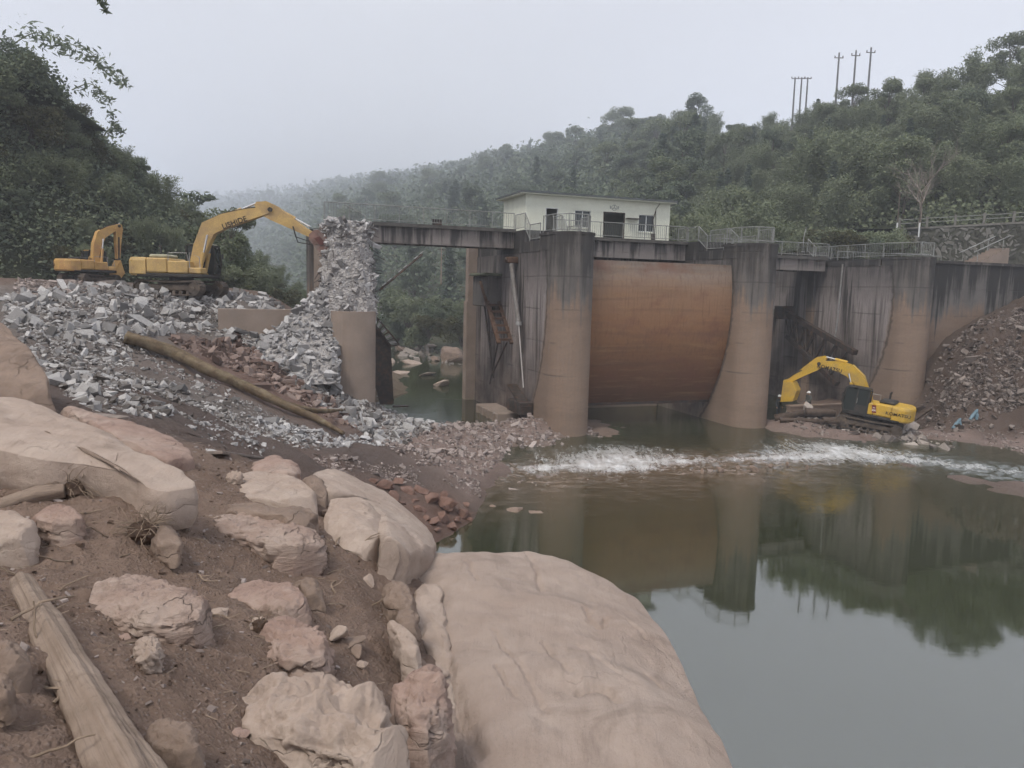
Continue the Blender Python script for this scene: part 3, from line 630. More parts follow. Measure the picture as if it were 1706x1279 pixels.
# the house on the bridge
M_WHITE = m_simple('white_plaster', (.70, .72, .62), .9, .07, .7, bump=.25, dirt=(.52, .53, .44), dirt_amt=.45)
M_DARKIN = m_simple('dark_interior', (.06, .06, .058), .9, .1, 2)
M_ROOF = m_simple('grey_roof_sheet', (.10, .115, .12), .7, .15, 2, dirt=(.10, .10, .10))
M_PANE = m_simple('window_glass', (.055, .065, .07), .08, .1, 1, bump=0); M_FRAME = m_simple('white_frame', (.62, .64, .64), .5, .06, 2)
HS = thing('control_house', 'small white flat-roofed control house on the dam above the rusty gate', 'house', dam(.15, 8.3, 12.75), A20)
HLn, HD, HH = 11.5, 4.7, 2.85
def wall_holes(L, Hh, holes, th):
    xs = sorted({0, L, *[h[0] for h in holes], *[h[1] for h in holes]}); zs = sorted({0, Hh, *[h[2] for h in holes], *[h[3] for h in holes]}); mb = MB()
    for i in range(len(xs)-1):
        for j in range(len(zs)-1):
            cx, cz = (xs[i]+xs[i+1])/2, (zs[j]+zs[j+1])/2
            if not any(h[0] < cx < h[1] and h[2] < cz < h[3] for h in holes): mb.bx(xs[i], xs[i+1], 0, th, zs[j], zs[j+1])
    return mb
holes = [(1.5, 2.45, 0, 2.02), (3.75, 5.0, .78, 1.98), (6.0, 7.75, 0, 2.0), (8.9, 10.2, .72, 1.95)]
wall_holes(HLn, HH, holes, .22).build('front_wall', M_WHITE, HS)
MB().bx(0, .22, .22, HD, 0, HH).build('side_wall', M_WHITE, HS); MB().bx(HLn-.22, HLn, .22, HD, 0, HH).build('side_wall', M_WHITE, HS)
MB().bx(.22, HLn-.22, HD-.22, HD, 0, HH).build('rear_wall', M_WHITE, HS); MB().bx(.22, HLn-.22, .22, HD-.22, .0, .03).build('floor', M_DARKIN, HS)
MB().bx(5.5, 5.6, .23, HD-.23, .03, HH).build('partition', M_WHITE, HS)
rf = MB().bx(-.45, HLn+.25, -.45, HD+.45, HH, HH+.08).build('roof', M_WHITE, HS); MB().bx(-.52, HLn+.32, -.55, HD+.5, HH+.08, HH+.2).build('roof_sheet', M_ROOF, rf)
for (x0, x1, z0, z1) in (holes[1], holes[3]):
    f = MB(); t_ = .05
    f.bx(x0, x1, .06, .12, z0, z0+t_).bx(x0, x1, .06, .12, z1-t_, z1).bx(x0, x0+t_, .06, .12, z0+t_, z1-t_).bx(x1-t_, x1, .06, .12, z0+t_, z1-t_).bx((x0+x1)/2-.03, (x0+x1)/2+.03, .06, .12, z0+t_, z1-t_)
    w_ = f.build('window', M_FRAME, HS)
    for (p0, p1) in ((x0+t_, (x0+x1)/2-.03), ((x0+x1)/2+.03, x1-t_)): MB().bx(p0, p1, .085, .095, z0+t_, z1-t_).build('pane', M_PANE, w_)
    MB().bx(x0-.06, x1+.06, -.06, .05, z0-.08, z0-.002).build('sill', M_WHITE, w_)
f = MB(); x0, x1, z0, z1 = holes[0]; f.bx(x0, x0+.05, -.012, .16, 0, z1).bx(x1-.05, x1, -.012, .16, 0, z1).bx(x0+.05, x1-.05, -.012, .16, z1-.05, z1); d_ = f.build('door_frame', M_FRAME, HS)
MB().bx(x0+.05, x0+.09, .16, .95, .03, z1-.06).build('door_leaf', M_FRAME, d_)
x0, x1, z0, z1 = holes[2]; f = MB(); f.bx(x0, x0+.06, -.012, .1, 0, z1).bx(x1-.06, x1, -.012, .1, 0, z1).bx(x0+.06, x1-.06, -.012, .1, z1-.06, z1); d_ = f.build('shutter_frame', M_STEEL, HS)
MB().bx(x1+.05, x1+1.1, -.5, -.003, z1-.42, z1-.38).build('small_shelf', M_STEEL, HS)
mb = MB(); c_ = (6.85, z1+.32)
ring = [(c_[0]+.20*math.cos(a), -.012, c_[1]+.20*math.sin(a)) for a in np.linspace(0, 2*math.pi, 25)]; mb.tube(ring, .02, 5, False)
for k in range(3):
    a = math.pi/2+k*2*math.pi/3; lbox(mb, (c_[0], -.012, c_[1]), (c_[0]+.17*math.cos(a), -.012, c_[1]+.17*math.sin(a)), .02, .06)
mb.bx(c_[0]-.36, c_[0]-.26, -.02, -.003, c_[1]-.1, c_[1]+.12); mb.bx(c_[0]+.26, c_[0]+.36, -.02, -.003, c_[1]-.1, c_[1]+.12)
mb.build('emblem', m_simple('grey_emblem', (.36, .38, .36), .7, .1, 2), HS)
mb = MB(); mb.tube([(10.22, -.05, .5), (10.3, -.05, 1.4), (10.26, -.05, 2.4), (10.6, -.05, 2.85)], .02, 5); mb.tube([(10.26, -.05, 2.3), (10.05, -.05, 1.6), (10.22, -.05, .4)], .03, 5); mb.build('cable', M_STEEL, HS)
MB().bx(9.98, 10.28, -.12, -.003, .05, .62, .02).build('meter_box', M_STEEL, HS)

# railings
def railing(label, pts, h=1.02, post=1.6, bal=.16, mat=None, nb=True):
    mat = mat or M_RAIL; o = Vector(pts[0]); T = thing('railing', label, 'railing', o); P = [Vector(p)-o for p in pts]; up = Vector((0, 0, h))
    MB().tube([p+up for p in P], .032, 6).build('top_rail', mat, T); MB().tube([p+Vector((0, 0, .12)) for p in P], .022, 5).build('bottom_rail', mat, T)
    bl = MB()
    for a, b in zip(P[:-1], P[1:]):
        L = (b-a).length; n = max(1, round(L/post))
        for i in range(n): p = a+(b-a)*(i/n); MB().tube([p, p+up], .03, 6).build('post', mat, T)
        if nb:
            nb_ = max(1, int(L/bal))
            for i in range(nb_): p = a+(b-a)*((i+.5)/nb_); bl.tube([p+Vector((0, 0, .12)), p+up], .011, 4, False)
    MB().tube([P[-1], P[-1]+up], .03, 6).build('post', mat, T)
    if nb: bl.build('balusters', mat, T, kind='stuff')
    return T
D = lambda a, s, z: tuple(dam(a, s, z))
railing('dark steel railing along the footbridge left of the white house', [D(SPC[-1]-.9, 6.0, 12.98), D(SPC[0]-1.5, 6.0, 12.98)])
railing('zigzag steel railing stepping down along the left edge of the middle pier', [D(-1.3, 6.3, 12.9), D(-1.3, 4.5, 12.9), D(-1.3, 3.6, 12.08), D(-1.3, 1.8, 12.08)])
railing('steel railing round the rounded nose of the middle pier', [D(-1.25, 1.5, 12.46), D(-1.2, 0, 12.46), D(-.6, -.95, 12.46), D(.6, -.95, 12.46), D(1.2, 0, 12.46), D(1.25, 1.5, 12.46)])
railing('steel railing at the rear edge of the middle pier walkway', [D(1.3, 1.8, 12.08), D(1.3, 3.6, 12.08), D(1.3, 4.5, 12.9), D(1.3, 6.0, 12.9)])
railing('pale steel railing in front of the white house', [D(1.4, 6.0, 12.75), D(SPC[1]-1.5, 6.0, 12.75)])
railing('zigzag steel railing on the left edge of the pier right of the gate', [D(SPC[1]-1.3, 7.5, 12.72), D(SPC[1]-1.3, 4.8, 12.72), D(SPC[1]-1.3, 3.7, 12.02), D(SPC[1]-1.3, 1.7, 12.02)])
railing('steel railing on the far edge of the pier right of the gate', [D(SPC[1]+1.3, 7.2, 12.72), D(SPC[1]+1.3, 4.8, 12.72), D(SPC[1]+1.3, 3.7, 12.02), D(SPC[1]+1.3, 1.7, 12.02)])
railing('steel railing round the nose of the pier right of the gate', [D(SPC[1]-1.25, 1.5, 12.36), D(SPC[1]-1.2, 0, 12.36), D(SPC[1]-.6, -.95, 12.36), D(SPC[1]+.6, -.95, 12.36), D(SPC[1]+1.2, 0, 12.36), D(SPC[1]+1.25, 1.5, 12.36)])
railing('steel railing on the bridge span between the two right-hand piers', [D(SPC[1]+1.5, 6.8, 12.16), D(SPC[2]-1.6, 6.8, 12.16)])
railing('steel railing stepping down onto the rightmost pier', [D(SPC[2]-1.3, 9.6, 12.72), D(SPC[2]-1.3, 8.6, 12.0), D(SPC[2]-1.3, 1.6, 12.0), D(SPC[2]-.4, -.9, 12.01), D(SPC[2]+1.1, -.6, 12.01), D(SPC[2]+1.3, .5, 12.01)])
railing('thin steel railing behind the ladder on the abutment', [D(SPC[2]+1.5, 9.2, 11.83), D(SPC[2]+13, 9.2, 11.83)], bal=.25)
T = thing('thin_pole', 'thin bent metal pole on the bridge corner at the right', 'pole', D(SPC[2]-1.5, 9.9, 12.7)); MB().tube([(0, 0, 0), (0, 0, 1.2), (.15, 0, 2.0)], .03, 6).build('pole_shaft', M_GALV, T); MB().box((0, 0, .02), (.2, .2, .04)).build('foot', M_GALV, T)
T = thing('ladder', 'pale metal ladder lying on top of the rightmost pier', 'ladder', D(SPC[2]-2.6, .2, 12.1), A20)
for y in (0, .4): MB().tube([(1.0, y, .12), (4.6, y+.2, .2)], .03, 6).build('ladder_rail', M_GALV, T)
for i in range(9): x = 1.2+i*.4; MB().tube([(x, .02*i*.5, .13+.008*i), (x, .4+.02*i*.5, .13+.008*i)], .022, 5).build('rung', M_GALV, T)
T = thing('stair_flight', 'concrete stair flight with handrails on the abutment at the right edge', 'stairs', D(SPC[2]+7.5, 1.6, 11.83), A20)
for i in range(8): MB().bx(.5+i*.42, .5+(i+1)*.42, 0, 1.4, 0, .17*(i+1)).build('step', M_PLAIN, T)
for y in (.05, 1.35):
    MB().tube([(.2, y, .9), (3.9, y, 2.35)], .04, 6).build('handrail', M_RAIL, T)
    for i in (0, 2): MB().tube([(.6+i*1.3, y, .0), (.6+i*1.3, y, 1.0+i*.5)], .03, 6).build('post', M_RAIL, T)
mb = thing('dangling_rail', 'bent length of railing dangling off the broken end of the footbridge', 'railing', D(SPC[-1]+1.5, 5.9, 12.9), A20)
MB().tube([(-1.2, 0, 1.0), (0, -.1, .4), (.5, -.2, -.9)], .035, 6).build('top_rail', M_RAIL, mb); MB().tube([(-1.2, 0, .1), (-.3, -.1, -.3), (.1, -.2, -1.2)], .03, 6).build('bottom_rail', M_RAIL, mb)
for i in range(5): f_ = i/5; MB().tube([(-1.2+1.5*f_, -.15*f_, 1-1.5*f_*f_), (-1.2+1.25*f_, -.15*f_, .1-1.2*f_*f_)], .015, 4).build('baluster', M_RAIL, mb)

# ---- the broken left pier
k = -1
BP = thing('broken_pier', 'half-demolished concrete pier being hammered by the breaker', 'pier', dam(SPC[k], 0, 0), A20)
mb = MB(); out = pier_outline(2.45, 13); vs = []; fs = []; n = len(out); zs = [-1, 2, 4, 6, 7.6]
out = [(x*.98, y*.55 if y < 0 else y) for x, y in out]
for z in zs: vs += [(x, y, z) for x, y in out]
for i in range(len(zs)-1): fs += [(i*n+j, i*n+(j+1) % n, (i+1)*n+(j+1) % n, (i+1)*n+j) for j in range(n)]
fs.append(tuple((len(zs)-1)*n+j for j in range(n))); mb.add(vs, fs); mb.build('shaft', M_PLAIN, BP)
MB().bx(-1.2, -.2, 3.2, 12.5, 7.4, 12.4).build('standing_wall', M_PLAIN, BP)
MB().bx(-1.45, -1.21, 9.5, 12.0, 5, 12.6).build('edge_strip', M_CONC, BP)
MB().bx(.9, 1.2, 1.0, 12.5, 7.5, 8.6).build('standing_wall', M_PLAIN, BP)
def m_broken():
    t = NT('broken_concrete'); v = t.coord('Object'); n1 = t.noise(v, 1.6, 6, .7); n2 = t.noise(v, 9, 5, .7)
    vo = t.voro(v, 9); k = t.mix(vo.outputs['Color'], (.36, .34, .335), (.50, .48, .47)); k = t.mix(t.mapr(n1, .4, .7, 0, .6), k, (.25, .235, .23))
    k = t.mix(t.mapr(n2, .55, .75, 0, .6), k, (.52, .50, .49)); t.col(k); t.bump(t.math('ADD', t.math('MULTIPLY', vo.outputs['Distance'], .8), t.math('MULTIPLY', n2, .7)), 1, .12); return t.m
M_BROKEN = m_broken()
# rough core: stacked rings, pushed about by noise
nz_, na = 110, 150; zz = np.linspace(7.0, 12.55, nz_); aa = np.linspace(0, 2*math.pi, na, endpoint=False); Zg, Ag = np.meshgrid(zz, aa, indexing='ij')
fr = (Zg-7.0)/5.55; rx = 1.40-.38*fr; ry = 2.3-.4*fr; sq = (np.abs(np.cos(Ag))**4+np.abs(np.sin(Ag))**4)**-.25
Xg = .15*0+rx*sq*np.cos(Ag)+.0; Yg = 3.0+ry*sq*np.sin(Ag)-(1-fr)*.9
V = np.stack([Xg.ravel(), Yg.ravel(), Zg.ravel()], 1); d = (.22*fbm(V*.7, 3)+.06*fbm(V*6, 3))
c = np.stack([np.zeros(len(V)), np.full(len(V), 3.0), V[:, 2]], 1); nn = V-c; nn /= np.linalg.norm(nn, axis=1)[:, None]; V = V+nn*d[:, None]; V[:, 2] += .25*fbm(V*1.7+9, 3)+np.clip(fr.ravel()-.7, 0, 1)*(1.6*fbm(np.stack([V[:, 0]*.9, V[:, 1]*.9, V[:, 2]*0], 1)+3, 2)-.4)
i = np.arange(nz_*na).reshape(nz_, na); Fq = np.stack([i[:-1].ravel(), np.roll(i, -1, 1)[:-1].ravel(), np.roll(i, -1, 1)[1:].ravel(), i[1:].ravel()], 1)
V = np.concatenate([V, [[0, 3.0, 12.7]]]); me = mesh_np('broken_core', V, Fq)
core = link(me, 'broken_core', M_BROKEN, BP)
# cap disc
top = MB(); ring_ = V[(nz_-1)*na:nz_*na]; top.add(list(ring_)+[(0, 3.0, 12.75)], [(j, (j+1) % na, na) for j in range(na)]); top.build('broken_top', M_BROKEN, BP)
# reinforcement bars
rb = MB()
for q in range(46):
    z = rnd.uniform(7.2, 12.4); a = rnd.uniform(math.pi*.85, math.pi*2.2); r = 1.25; p = Vector((r*math.cos(a), 2.4+1.9*math.sin(a), z)); dv = Vector((math.cos(a), math.sin(a), rnd.uniform(-.6, .5)))
    pts = [p-dv*.3]; 
    for s_ in range(4): dv = (dv+Vector((rnd.uniform(-.5, .5), rnd.uniform(-.5, .5), rnd.uniform(-.7, .3)))).normalized(); pts.append(pts[-1]+dv*rnd.uniform(.15, .4))
    rb.tube(pts, .018, 4, False)
rb.build('rebar', M_STEEL, BP, kind='stuff')
# cut side frame of the missing gate beyond the broken pier
def fz(px, py): q = dpx(px, py, a=SPC[-1]+1.9); return (q[1], q[2])
T = thing('gate_side_frame', 'dark steel side frame of the removed gate beside the broken pier', 'steel frame', dam(0, 0, 0), A20)
sf = [dpx(px, py, s=9.0) for px, py in ((617, 527), (651, 574), (656, 674), (634, 674), (621, 625))]
MB().prism([(q[0], q[2]) for q in sf], 1, 9.0, 9.3).build('side_plate', M_STEEL, T)
u = [dpx(px, py, s=9.0) for px, py in ((619, 520), (664, 574), (650, 576), (617, 533))]
for pA, pB in ((u[0], u[1]), (u[3], u[2])): lbox(MB(), (pA[0], 8.7, pA[2]), (pB[0], 8.7, pB[2]), .12, .1).build('rail', M_STEEL, T)
for i in range(6):
    f_ = i/5; a_ = u[0]*(1-f_)+u[1]*f_; b_ = u[3]*(1-f_)+u[2]*f_; lbox(MB(), (a_[0], 8.7, a_[2]), (b_[0], 8.7, b_[2]), .12, .09).build('tread_bar', M_STEEL, T)
    if i < 5:
        a2 = u[0]*(.9-f_*1+.0)+u[1]*(f_+.1); b2 = u[3]*(.9-f_)+u[2]*(f_+.1); lbox(MB(), (a2[0], 8.72, a2[2]), (b2[0], 8.72, b2[2]), .04, .16).build('tread_plate', M_GALV, T)
kp = dpx(668, 677, s=9.0); MB().bx(sf[2][0]-.05, kp[0]+.5, 8.8, 9.2, kp[2]-.05, kp[2]+.05).build('bottom_strip', M_STEEL, T)
T = thing('hanging_ladder', 'bent steel ladder sticking out of the broken pier over the gap', 'ladder', dam(0, 0, 0), A20)
l0 = dpx(632, 484, s=5.0); l1 = dpx(703, 424, s=5.0); l0 = Vector(l0); l1 = Vector(l1)
for o_ in (-.18, .18): MB().tube([l0+Vector((0, o_, 0)), l1+Vector((0, o_, 0))], .05, 6).build('ladder_rail', M_STEEL, T)
for i in range(8): p = l0+(l1-l0)*((i+.5)/8); lbox(MB(), p+Vector((0, -.18, 0)), p+Vector((0, .18, 0)), .1, .05).build('rung', M_STEEL, T)
for i in range(8):
    if i % 3 != 2: p = l0+(l1-l0)*((i+.5)/8)+Vector((0, -.02, .13)); q_ = p+(l1-l0)*.08; lbox(MB(), p, q_, .36, .03).build('plate', M_GALV, T)
# ------------------------------------------------------------------ foreground rocks
M_SAND = m_rock('sandstone_pale', (.315, .243, .20), (.395, .318, .27), (.44, .365, .315), .05, .8, .2, .7)
M_SANDB = m_rock('sandstone_slab', (.285, .222, .188), (.352, .283, .243), (.39, .322, .28), .03, .55, .12, .6)
M_PINKR = m_rock('sandstone_pink', (.235, .155, .128), (.34, .25, .21), (.40, .325, .28), .35, .9, .55, .5)
M_LAYER = m_rock('sandstone_layered', (.235, .163, .135), (.35, .268, .226), (.42, .345, .298), 1.0, 1.3, .7, .7)
M_DARKR = m_rock('sandstone_dull', (.17, .125, .10), (.245, .185, .15), (.30, .23, .185), .2, .9, .4, .5)
M_REDR = m_rock('red_rock', (.135, .08, .062), (.21, .13, .105), (.28, .19, .16), .3, 1.2, .4, .5)
def chaikin(P, k):
    for _ in range(k):
        Q = np.roll(P, -1, 0); P = np.stack([.75*P+.25*Q, .25*P+.75*Q], 1).reshape(-1, P.shape[1])
    return P
def resample(P, n):
    Q = np.concatenate([P, P[:1]]); d = np.concatenate([[0], np.cumsum(np.linalg.norm(np.diff(Q, axis=0), axis=1))])
    u = np.linspace(0, d[-1], n, endpoint=False); return np.stack([np.interp(u, d, Q[:, k]) for k in range(Q.shape[1])], 1)
def slab_rock(label, outline, plane, mat, top=.12, depth=.7, rough=.05, lump=.06, strata=0.0, na=150, nr=36, ns=22, sm=2, seed=0, flare=.06, edge=4.0, name='boulder', cat='rock', dents=None, near=1.0, chips=12, clear=.13, grooves=None):
    """a solid boulder: its upper face lies in a plane through three known points, sides fall to the ground"""
    A = [at(*p) for p in plane]; n = np.cross(A[1]-A[0], A[2]-A[0]); n /= np.linalg.norm(n); n = n if n[2] > 0 else -n
    k0 = near
    while True:                                             # bring it forward until it stands clear of the soil
        A = [at(p[0], p[1], p[2]*k0) for p in plane]; P = []
        for px, py in outline: d = ray(px, py); P.append(CAMP+d*((A[0]-CAMP)@n)/(d@n))
        Q = np.array(P)
        if not clear or k0 < .8 or np.mean(Q[:, 2]-Hs(Q[:, 0], Q[:, 1])) > clear: break
        k0 -= .01
    P = resample(chaikin(np.array(P), sm), na); c = P.mean(0); size = np.linalg.norm(P-c, axis=1).mean()
    # ragged edge
    q = P/size*1.6+seed*3.1; P = P+(P-c)*(fbm(q, 3)*rough*1.6)[:, None]
    ts = (np.linspace(0, 1, nr)[1:])**.8; rings = []
    for t in ts: rings.append(c+(P-c)*t+n*top*(1-t**edge))
    down = -(n*.35+np.array([0, 0, 1])*.65); down /= np.linalg.norm(down); rad = (P-c)-((P-c)@n)[:, None]*n; rad /= np.linalg.norm(rad, axis=1)[:, None]
    for j in range(1, ns+1):
        f = j/ns; o = flare*size*(math.sin(f*math.pi*.75)*1.2-.9*f*f); rings.append(P+rad*o+down*depth*f)
    V = np.concatenate([[c+n*top]]+rings); nrg = len(rings)
    idx = 1+np.arange(nrg*na).reshape(nrg, na); nx = np.roll(idx, -1, 1)
    Fq = np.stack([idx[:-1].ravel(), idx[1:].ravel(), nx[1:].ravel(), nx[:-1].ravel()], 1)
    V = V-c; me = mesh_np('tmp', V, Fq, True); N = np.empty(len(V)*3, np.float32); me.vertices.foreach_get('normal', N); N = N.reshape(-1, 3).astype(float)
    bpy.data.meshes.remove(me)
    if N[1:na].mean(0)@n < 0: N = -N; Fq = Fq[:, ::-1]
    N[0] = n; S = V+seed*7.7
    d = lump*fbm(S/size*1.3, 4)+rough*.35*fbm(S/size*5, 3)
    if strata > 0:
        w = S@n; e1 = np.cross(n, [0, 1, .3]); e1 /= np.linalg.norm(e1); e2 = np.cross(n, e1)
        q = np.stack([S@e1*1.1, S@e2*1.1, w*8/size*.5+fbm(S/size*1.2, 2)*1.0], 1)
        side = 1-np.abs(N@n)**2*.6; ridged = 1-np.abs(fbm(q*1.8, 4, .6))*2; d = d+strata*ridged*side*1.0
    V = V+N*d[:, None]
    ru = np.random.default_rng(900+seed)
    for _ in range(chips):                                   # flat fracture faces
        q = ru.normal(size=3); q[2] = abs(q[2])*.5; q /= np.linalg.norm(q); h = V@q; mx = h.max(); c_ = mx*ru.uniform(.80, .96); ex = np.maximum(0, h-c_); V = V-q*(ex*.88)[:, None]
    if grooves:
        for pts, gw, gd in grooves:
            W_ = []
            for px, py in pts: dd = ray(px, py); W_.append(CAMP+dd*((A[0]-CAMP)@n)/(dd@n)-c)
            best = np.full(len(V), 9.); Vp = V-(V@n)[:, None]*n; Vp = Vp+gw*.9*np.stack([fbm(V*9+3, 3), fbm(V*9+7, 3), np.zeros(len(V))], 1)
            for a_, b_ in zip(W_[:-1], W_[1:]):
                a_ = a_-(a_@n)*n; b_ = b_-(b_@n)*n; ab = b_-a_; tt = np.clip(((Vp-a_)@ab)/(ab@ab), 0, 1); best = np.minimum(best, np.linalg.norm(Vp-a_-tt[:, None]*ab, axis=1))
            V = V-n*(gd*np.exp(-(best/gw)**2))[:, None]
    if dents:
        for (px, py, r, dp) in dents:
            dd = ray(px, py); p = CAMP+dd*((A[0]-CAMP)@n)/(dd@n)-c; g = np.exp(-((V-p)**2).sum(1)/(r*r)); V = V-n*(g*dp)[:, None]
    cen = 1+np.arange(na); tri = np.stack([np.zeros(na, int), cen, np.roll(cen, -1)], 1)
    if ((np.cross(V[tri[0, 1]]-V[0], V[tri[0, 2]]-V[0]))@n) < 0: tri = tri[:, ::-1]
    me = bpy.data.meshes.new(name); me.from_pydata([tuple(v) for v in V], [], [tuple(f) for f in Fq]+[tuple(f) for f in tri])
    me.polygons.foreach_set('use_smooth', [True]*len(me.polygons)); me.update()
    o = link(me, name, mat); o.location = c; return tag(o, label, cat)
slab_rock('huge smooth pinkish sandstone boulder sloping into the pool in front', [(655, 948), (700, 925), (760, 917), (830, 920), (900, 923), (950, 938), (1000, 970), (1050, 1008), (1100, 1050), (1140, 1095), (1165, 1140), (1180, 1185), (1203, 1230), (1238, 1290), (1290, 1400), (1180, 1500), (760, 1420), (745, 1279), (735, 1200), (716, 1120), (697, 1060), (688, 1005), (658, 985)],
          [(830, 922, 12.3), (850, 1279, 6.1), (1200, 1230, 7.0)], M_SANDB, .42, 3.2, .022, .17, .0, 440, 130, 30, 2, 1, .10, 2.2, dents=[(985, 1085, .16, .05), (1000, 1215, .22, .06), (900, 1240, .3, .03)], near=1.0, chips=9, clear=0, grooves=[([(705, 1005), (722, 1060), (738, 1115), (762, 1200), (795, 1285)], .05, .07), ([(872, 940), (884, 970), (892, 1010), (896, 1030)], .035, .045), ([(955, 1212), (985, 1203), (1005, 1210), (1022, 1230)], .04, .06), ([(972, 1062), (980, 1082), (996, 1090), (1004, 1080)], .04, .05), ([(815, 1095), (850, 1150), (880, 1200), (905, 1235)], .03, .03), ([(900, 1120), (918, 1150), (940, 1180)], .03, .03), ([(1030, 1070), (1050, 1085), (1068, 1100)], .03, .025), ([(770, 970), (782, 1000), (790, 1020)], .03, .035), ([(820, 1160), (838, 1195), (852, 1210)], .025, .03), ([(1075, 1160), (1098, 1180)], .03, .025), ([(960, 1130), (1000, 1165), (1040, 1190)], .05, .02)])
slab_rock('narrow grey-tan rock ledge along the left edge of the huge boulder', [(690, 1000), (712, 965), (735, 968), (742, 1030), (752, 1110), (765, 1200), (790, 1300), (760, 1320), (740, 1220), (722, 1120), (702, 1060)], [(715, 975, 9.6), (735, 1100, 7.9), (700, 1060, 8.3)], M_SAND, .05, .8, .05, .05, .03, 160, 26, 22, 2, 2)
slab_rock('big pale smooth slab rock at the left edge of the bank', [(-160, 655), (0, 653), (60, 666), (130, 698), (200, 733), (270, 770), (333, 806), (290, 818), (240, 812), (205, 785), (150, 772), (70, 768), (-20, 742), (-160, 735)], [(0, 655, 9.6), (330, 806, 8.0), (60, 770, 7.7)], M_SAND, .06, .45, .03, .05, .0, 220, 50, 30, 2, 3, .05, near=1.0, chips=5)
slab_rock('dull brown boulder behind the pale slab at the left edge', [(-120, 520), (0, 530), (35, 560), (60, 600), (78, 640), (95, 680), (60, 700), (-120, 690)], [(0, 535, 14.2), (60, 680, 12.0), (-60, 690, 12.0)], M_DARKR, .15, 1.2, .04, .10, .0, 140, 36, 22, 2, 4)
slab_rock('tilted reddish slab just behind the pale slab', [(85, 665), (150, 685), (215, 700), (262, 716), (305, 742), (331, 772), (320, 792), (275, 774), (205, 738), (120, 690)], [(90, 672, 12.6), (325, 785, 10.2), (220, 705, 12.3)], M_PINKR, .05, .6, .05, .04, .02, 170, 30, 20, 2, 5, near=1.0)
slab_rock('reddish flat-topped knob beside the thin plank', [(405, 786), (432, 766), (468, 760), (496, 776), (499, 797), (450, 795)], [(430, 768, 14), (495, 792, 12.4), (410, 790, 12.4)], M_PINKR, .10, .6, .06, .06, .02, 110, 24, 18, 2, 6)
slab_rock('pale broad slab with a rounded front below the reddish knob', [(374, 802), (398, 787), (440, 788), (500, 800), (532, 820), (530, 838), (490, 842), (455, 835), (380, 826)], [(400, 788, 12.2), (525, 835, 10.6), (378, 826, 10.6)], M_SAND, .06, .45, .05, .05, .03, 150, 28, 20, 2, 7)
slab_rock('long pale whaleback rock reaching to the water edge', [(512, 784), (545, 778), (585, 796), (640, 820), (690, 853), (718, 888), (733, 915), (690, 918), (650, 930), (636, 885), (600, 838), (545, 818)], [(540, 780, 14.3), (730, 912, 11.6), (600, 840, 11.8)], M_SAND, .10, 1.2, .03, .06, .02, 200, 44, 26, 2, 8)
slab_rock('smooth rounded tan boulder in front of the whaleback rock', [(540, 842), (560, 824), (592, 826), (622, 846), (646, 880), (652, 925), (600, 925), (558, 905), (536, 876)], [(570, 826, 11.4), (640, 915, 9.7), (545, 880, 10.0)], M_SAND, .18, .6, .03, .07, .0, 150, 34, 22, 2, 9, edge=2.2)
slab_rock('flaky layered rock with split reddish bedding in the mud', [(352, 862), (400, 852), (450, 857), (500, 873), (532, 893), (531, 925), (480, 918), (420, 900), (375, 890)], [(400, 853, 10.0), (530, 915, 8.6), (370, 888, 8.9)], M_LAYER, .05, .62, .06, .06, .05, 260, 44, 60, 1, 10, .03)
slab_rock('flat pale rock with pink stain under the flaky rock', [(374, 977), (430, 967), (480, 975), (513, 1000), (520, 1018), (470, 1012), (392, 1003)], [(430, 968, 8.2), (518, 1015, 7.3), (385, 1000, 7.5)], M_PINKR, .04, .30, .05, .04, .03, 150, 26, 18, 2, 11)
slab_rock('small dull stone tucked under the flaky layered rock', [(488, 972), (515, 966), (540, 985), (536, 1002), (505, 1000)], [(515, 968, 8.4), (536, 1000, 7.9), (490, 990, 8.0)], M_DARKR, .08, .3, .04, .05, .0, 80, 16, 10, 2, 12)
slab_rock('pinkish wedge-shaped rock standing in mud above the lumpy rock', [(430, 1040), (462, 1029), (520, 1040), (546, 1068), (538, 1098), (500, 1106), (462, 1098), (442, 1068)], [(470, 1030, 7.0), (540, 1090, 6.2), (450, 1085, 6.3)], M_PINKR, .07, .45, .05, .05, .04, 140, 28, 22, 2, 13)
slab_rock('large lumpy pale rock at the bottom of the bank', [(394, 1132), (418, 1117), (470, 1136), (500, 1140), (522, 1131), (545, 1136), (566, 1127), (592, 1145), (625, 1170), (642, 1202), (670, 1240), (684, 1266), (640, 1278), (560, 1262), (480, 1240), (420, 1215), (390, 1180)], [(540, 1135, 5.4), (670, 1255, 4.5), (410, 1200, 4.8)], M_SAND, .12, .55, .05, .14, .03, 260, 60, 34, 1, 14, .08, 2.6, dents=[(545, 1180, .12, .06), (600, 1195, .12, .05), (480, 1190, .1, .05)])
slab_rock('upright blunt rock between the lumpy rock and the huge boulder', [(655, 1160), (676, 1116), (700, 1100), (730, 1110), (744, 1140), (738, 1185), (712, 1225), (690, 1232), (660, 1205)], [(700, 1102, 6.1), (735, 1190, 5.3), (665, 1200, 5.3)], M_PINKR, .13, .6, .05, .08, .02, 150, 34, 26, 2, 15, edge=2.2)
slab_rock('pale rock with many thin weathered layers lying in mud', [(142, 986), (180, 958), (230, 954), (290, 973), (350, 1003), (363, 1028), (330, 1040), (262, 1040), (200, 1030), (158, 1018)], [(230, 955, 6.7), (355, 1030, 5.6), (160, 1020, 5.8)], M_LAYER, .05, .33, .07, .05, .026, 260, 44, 40, 1, 16, .03)
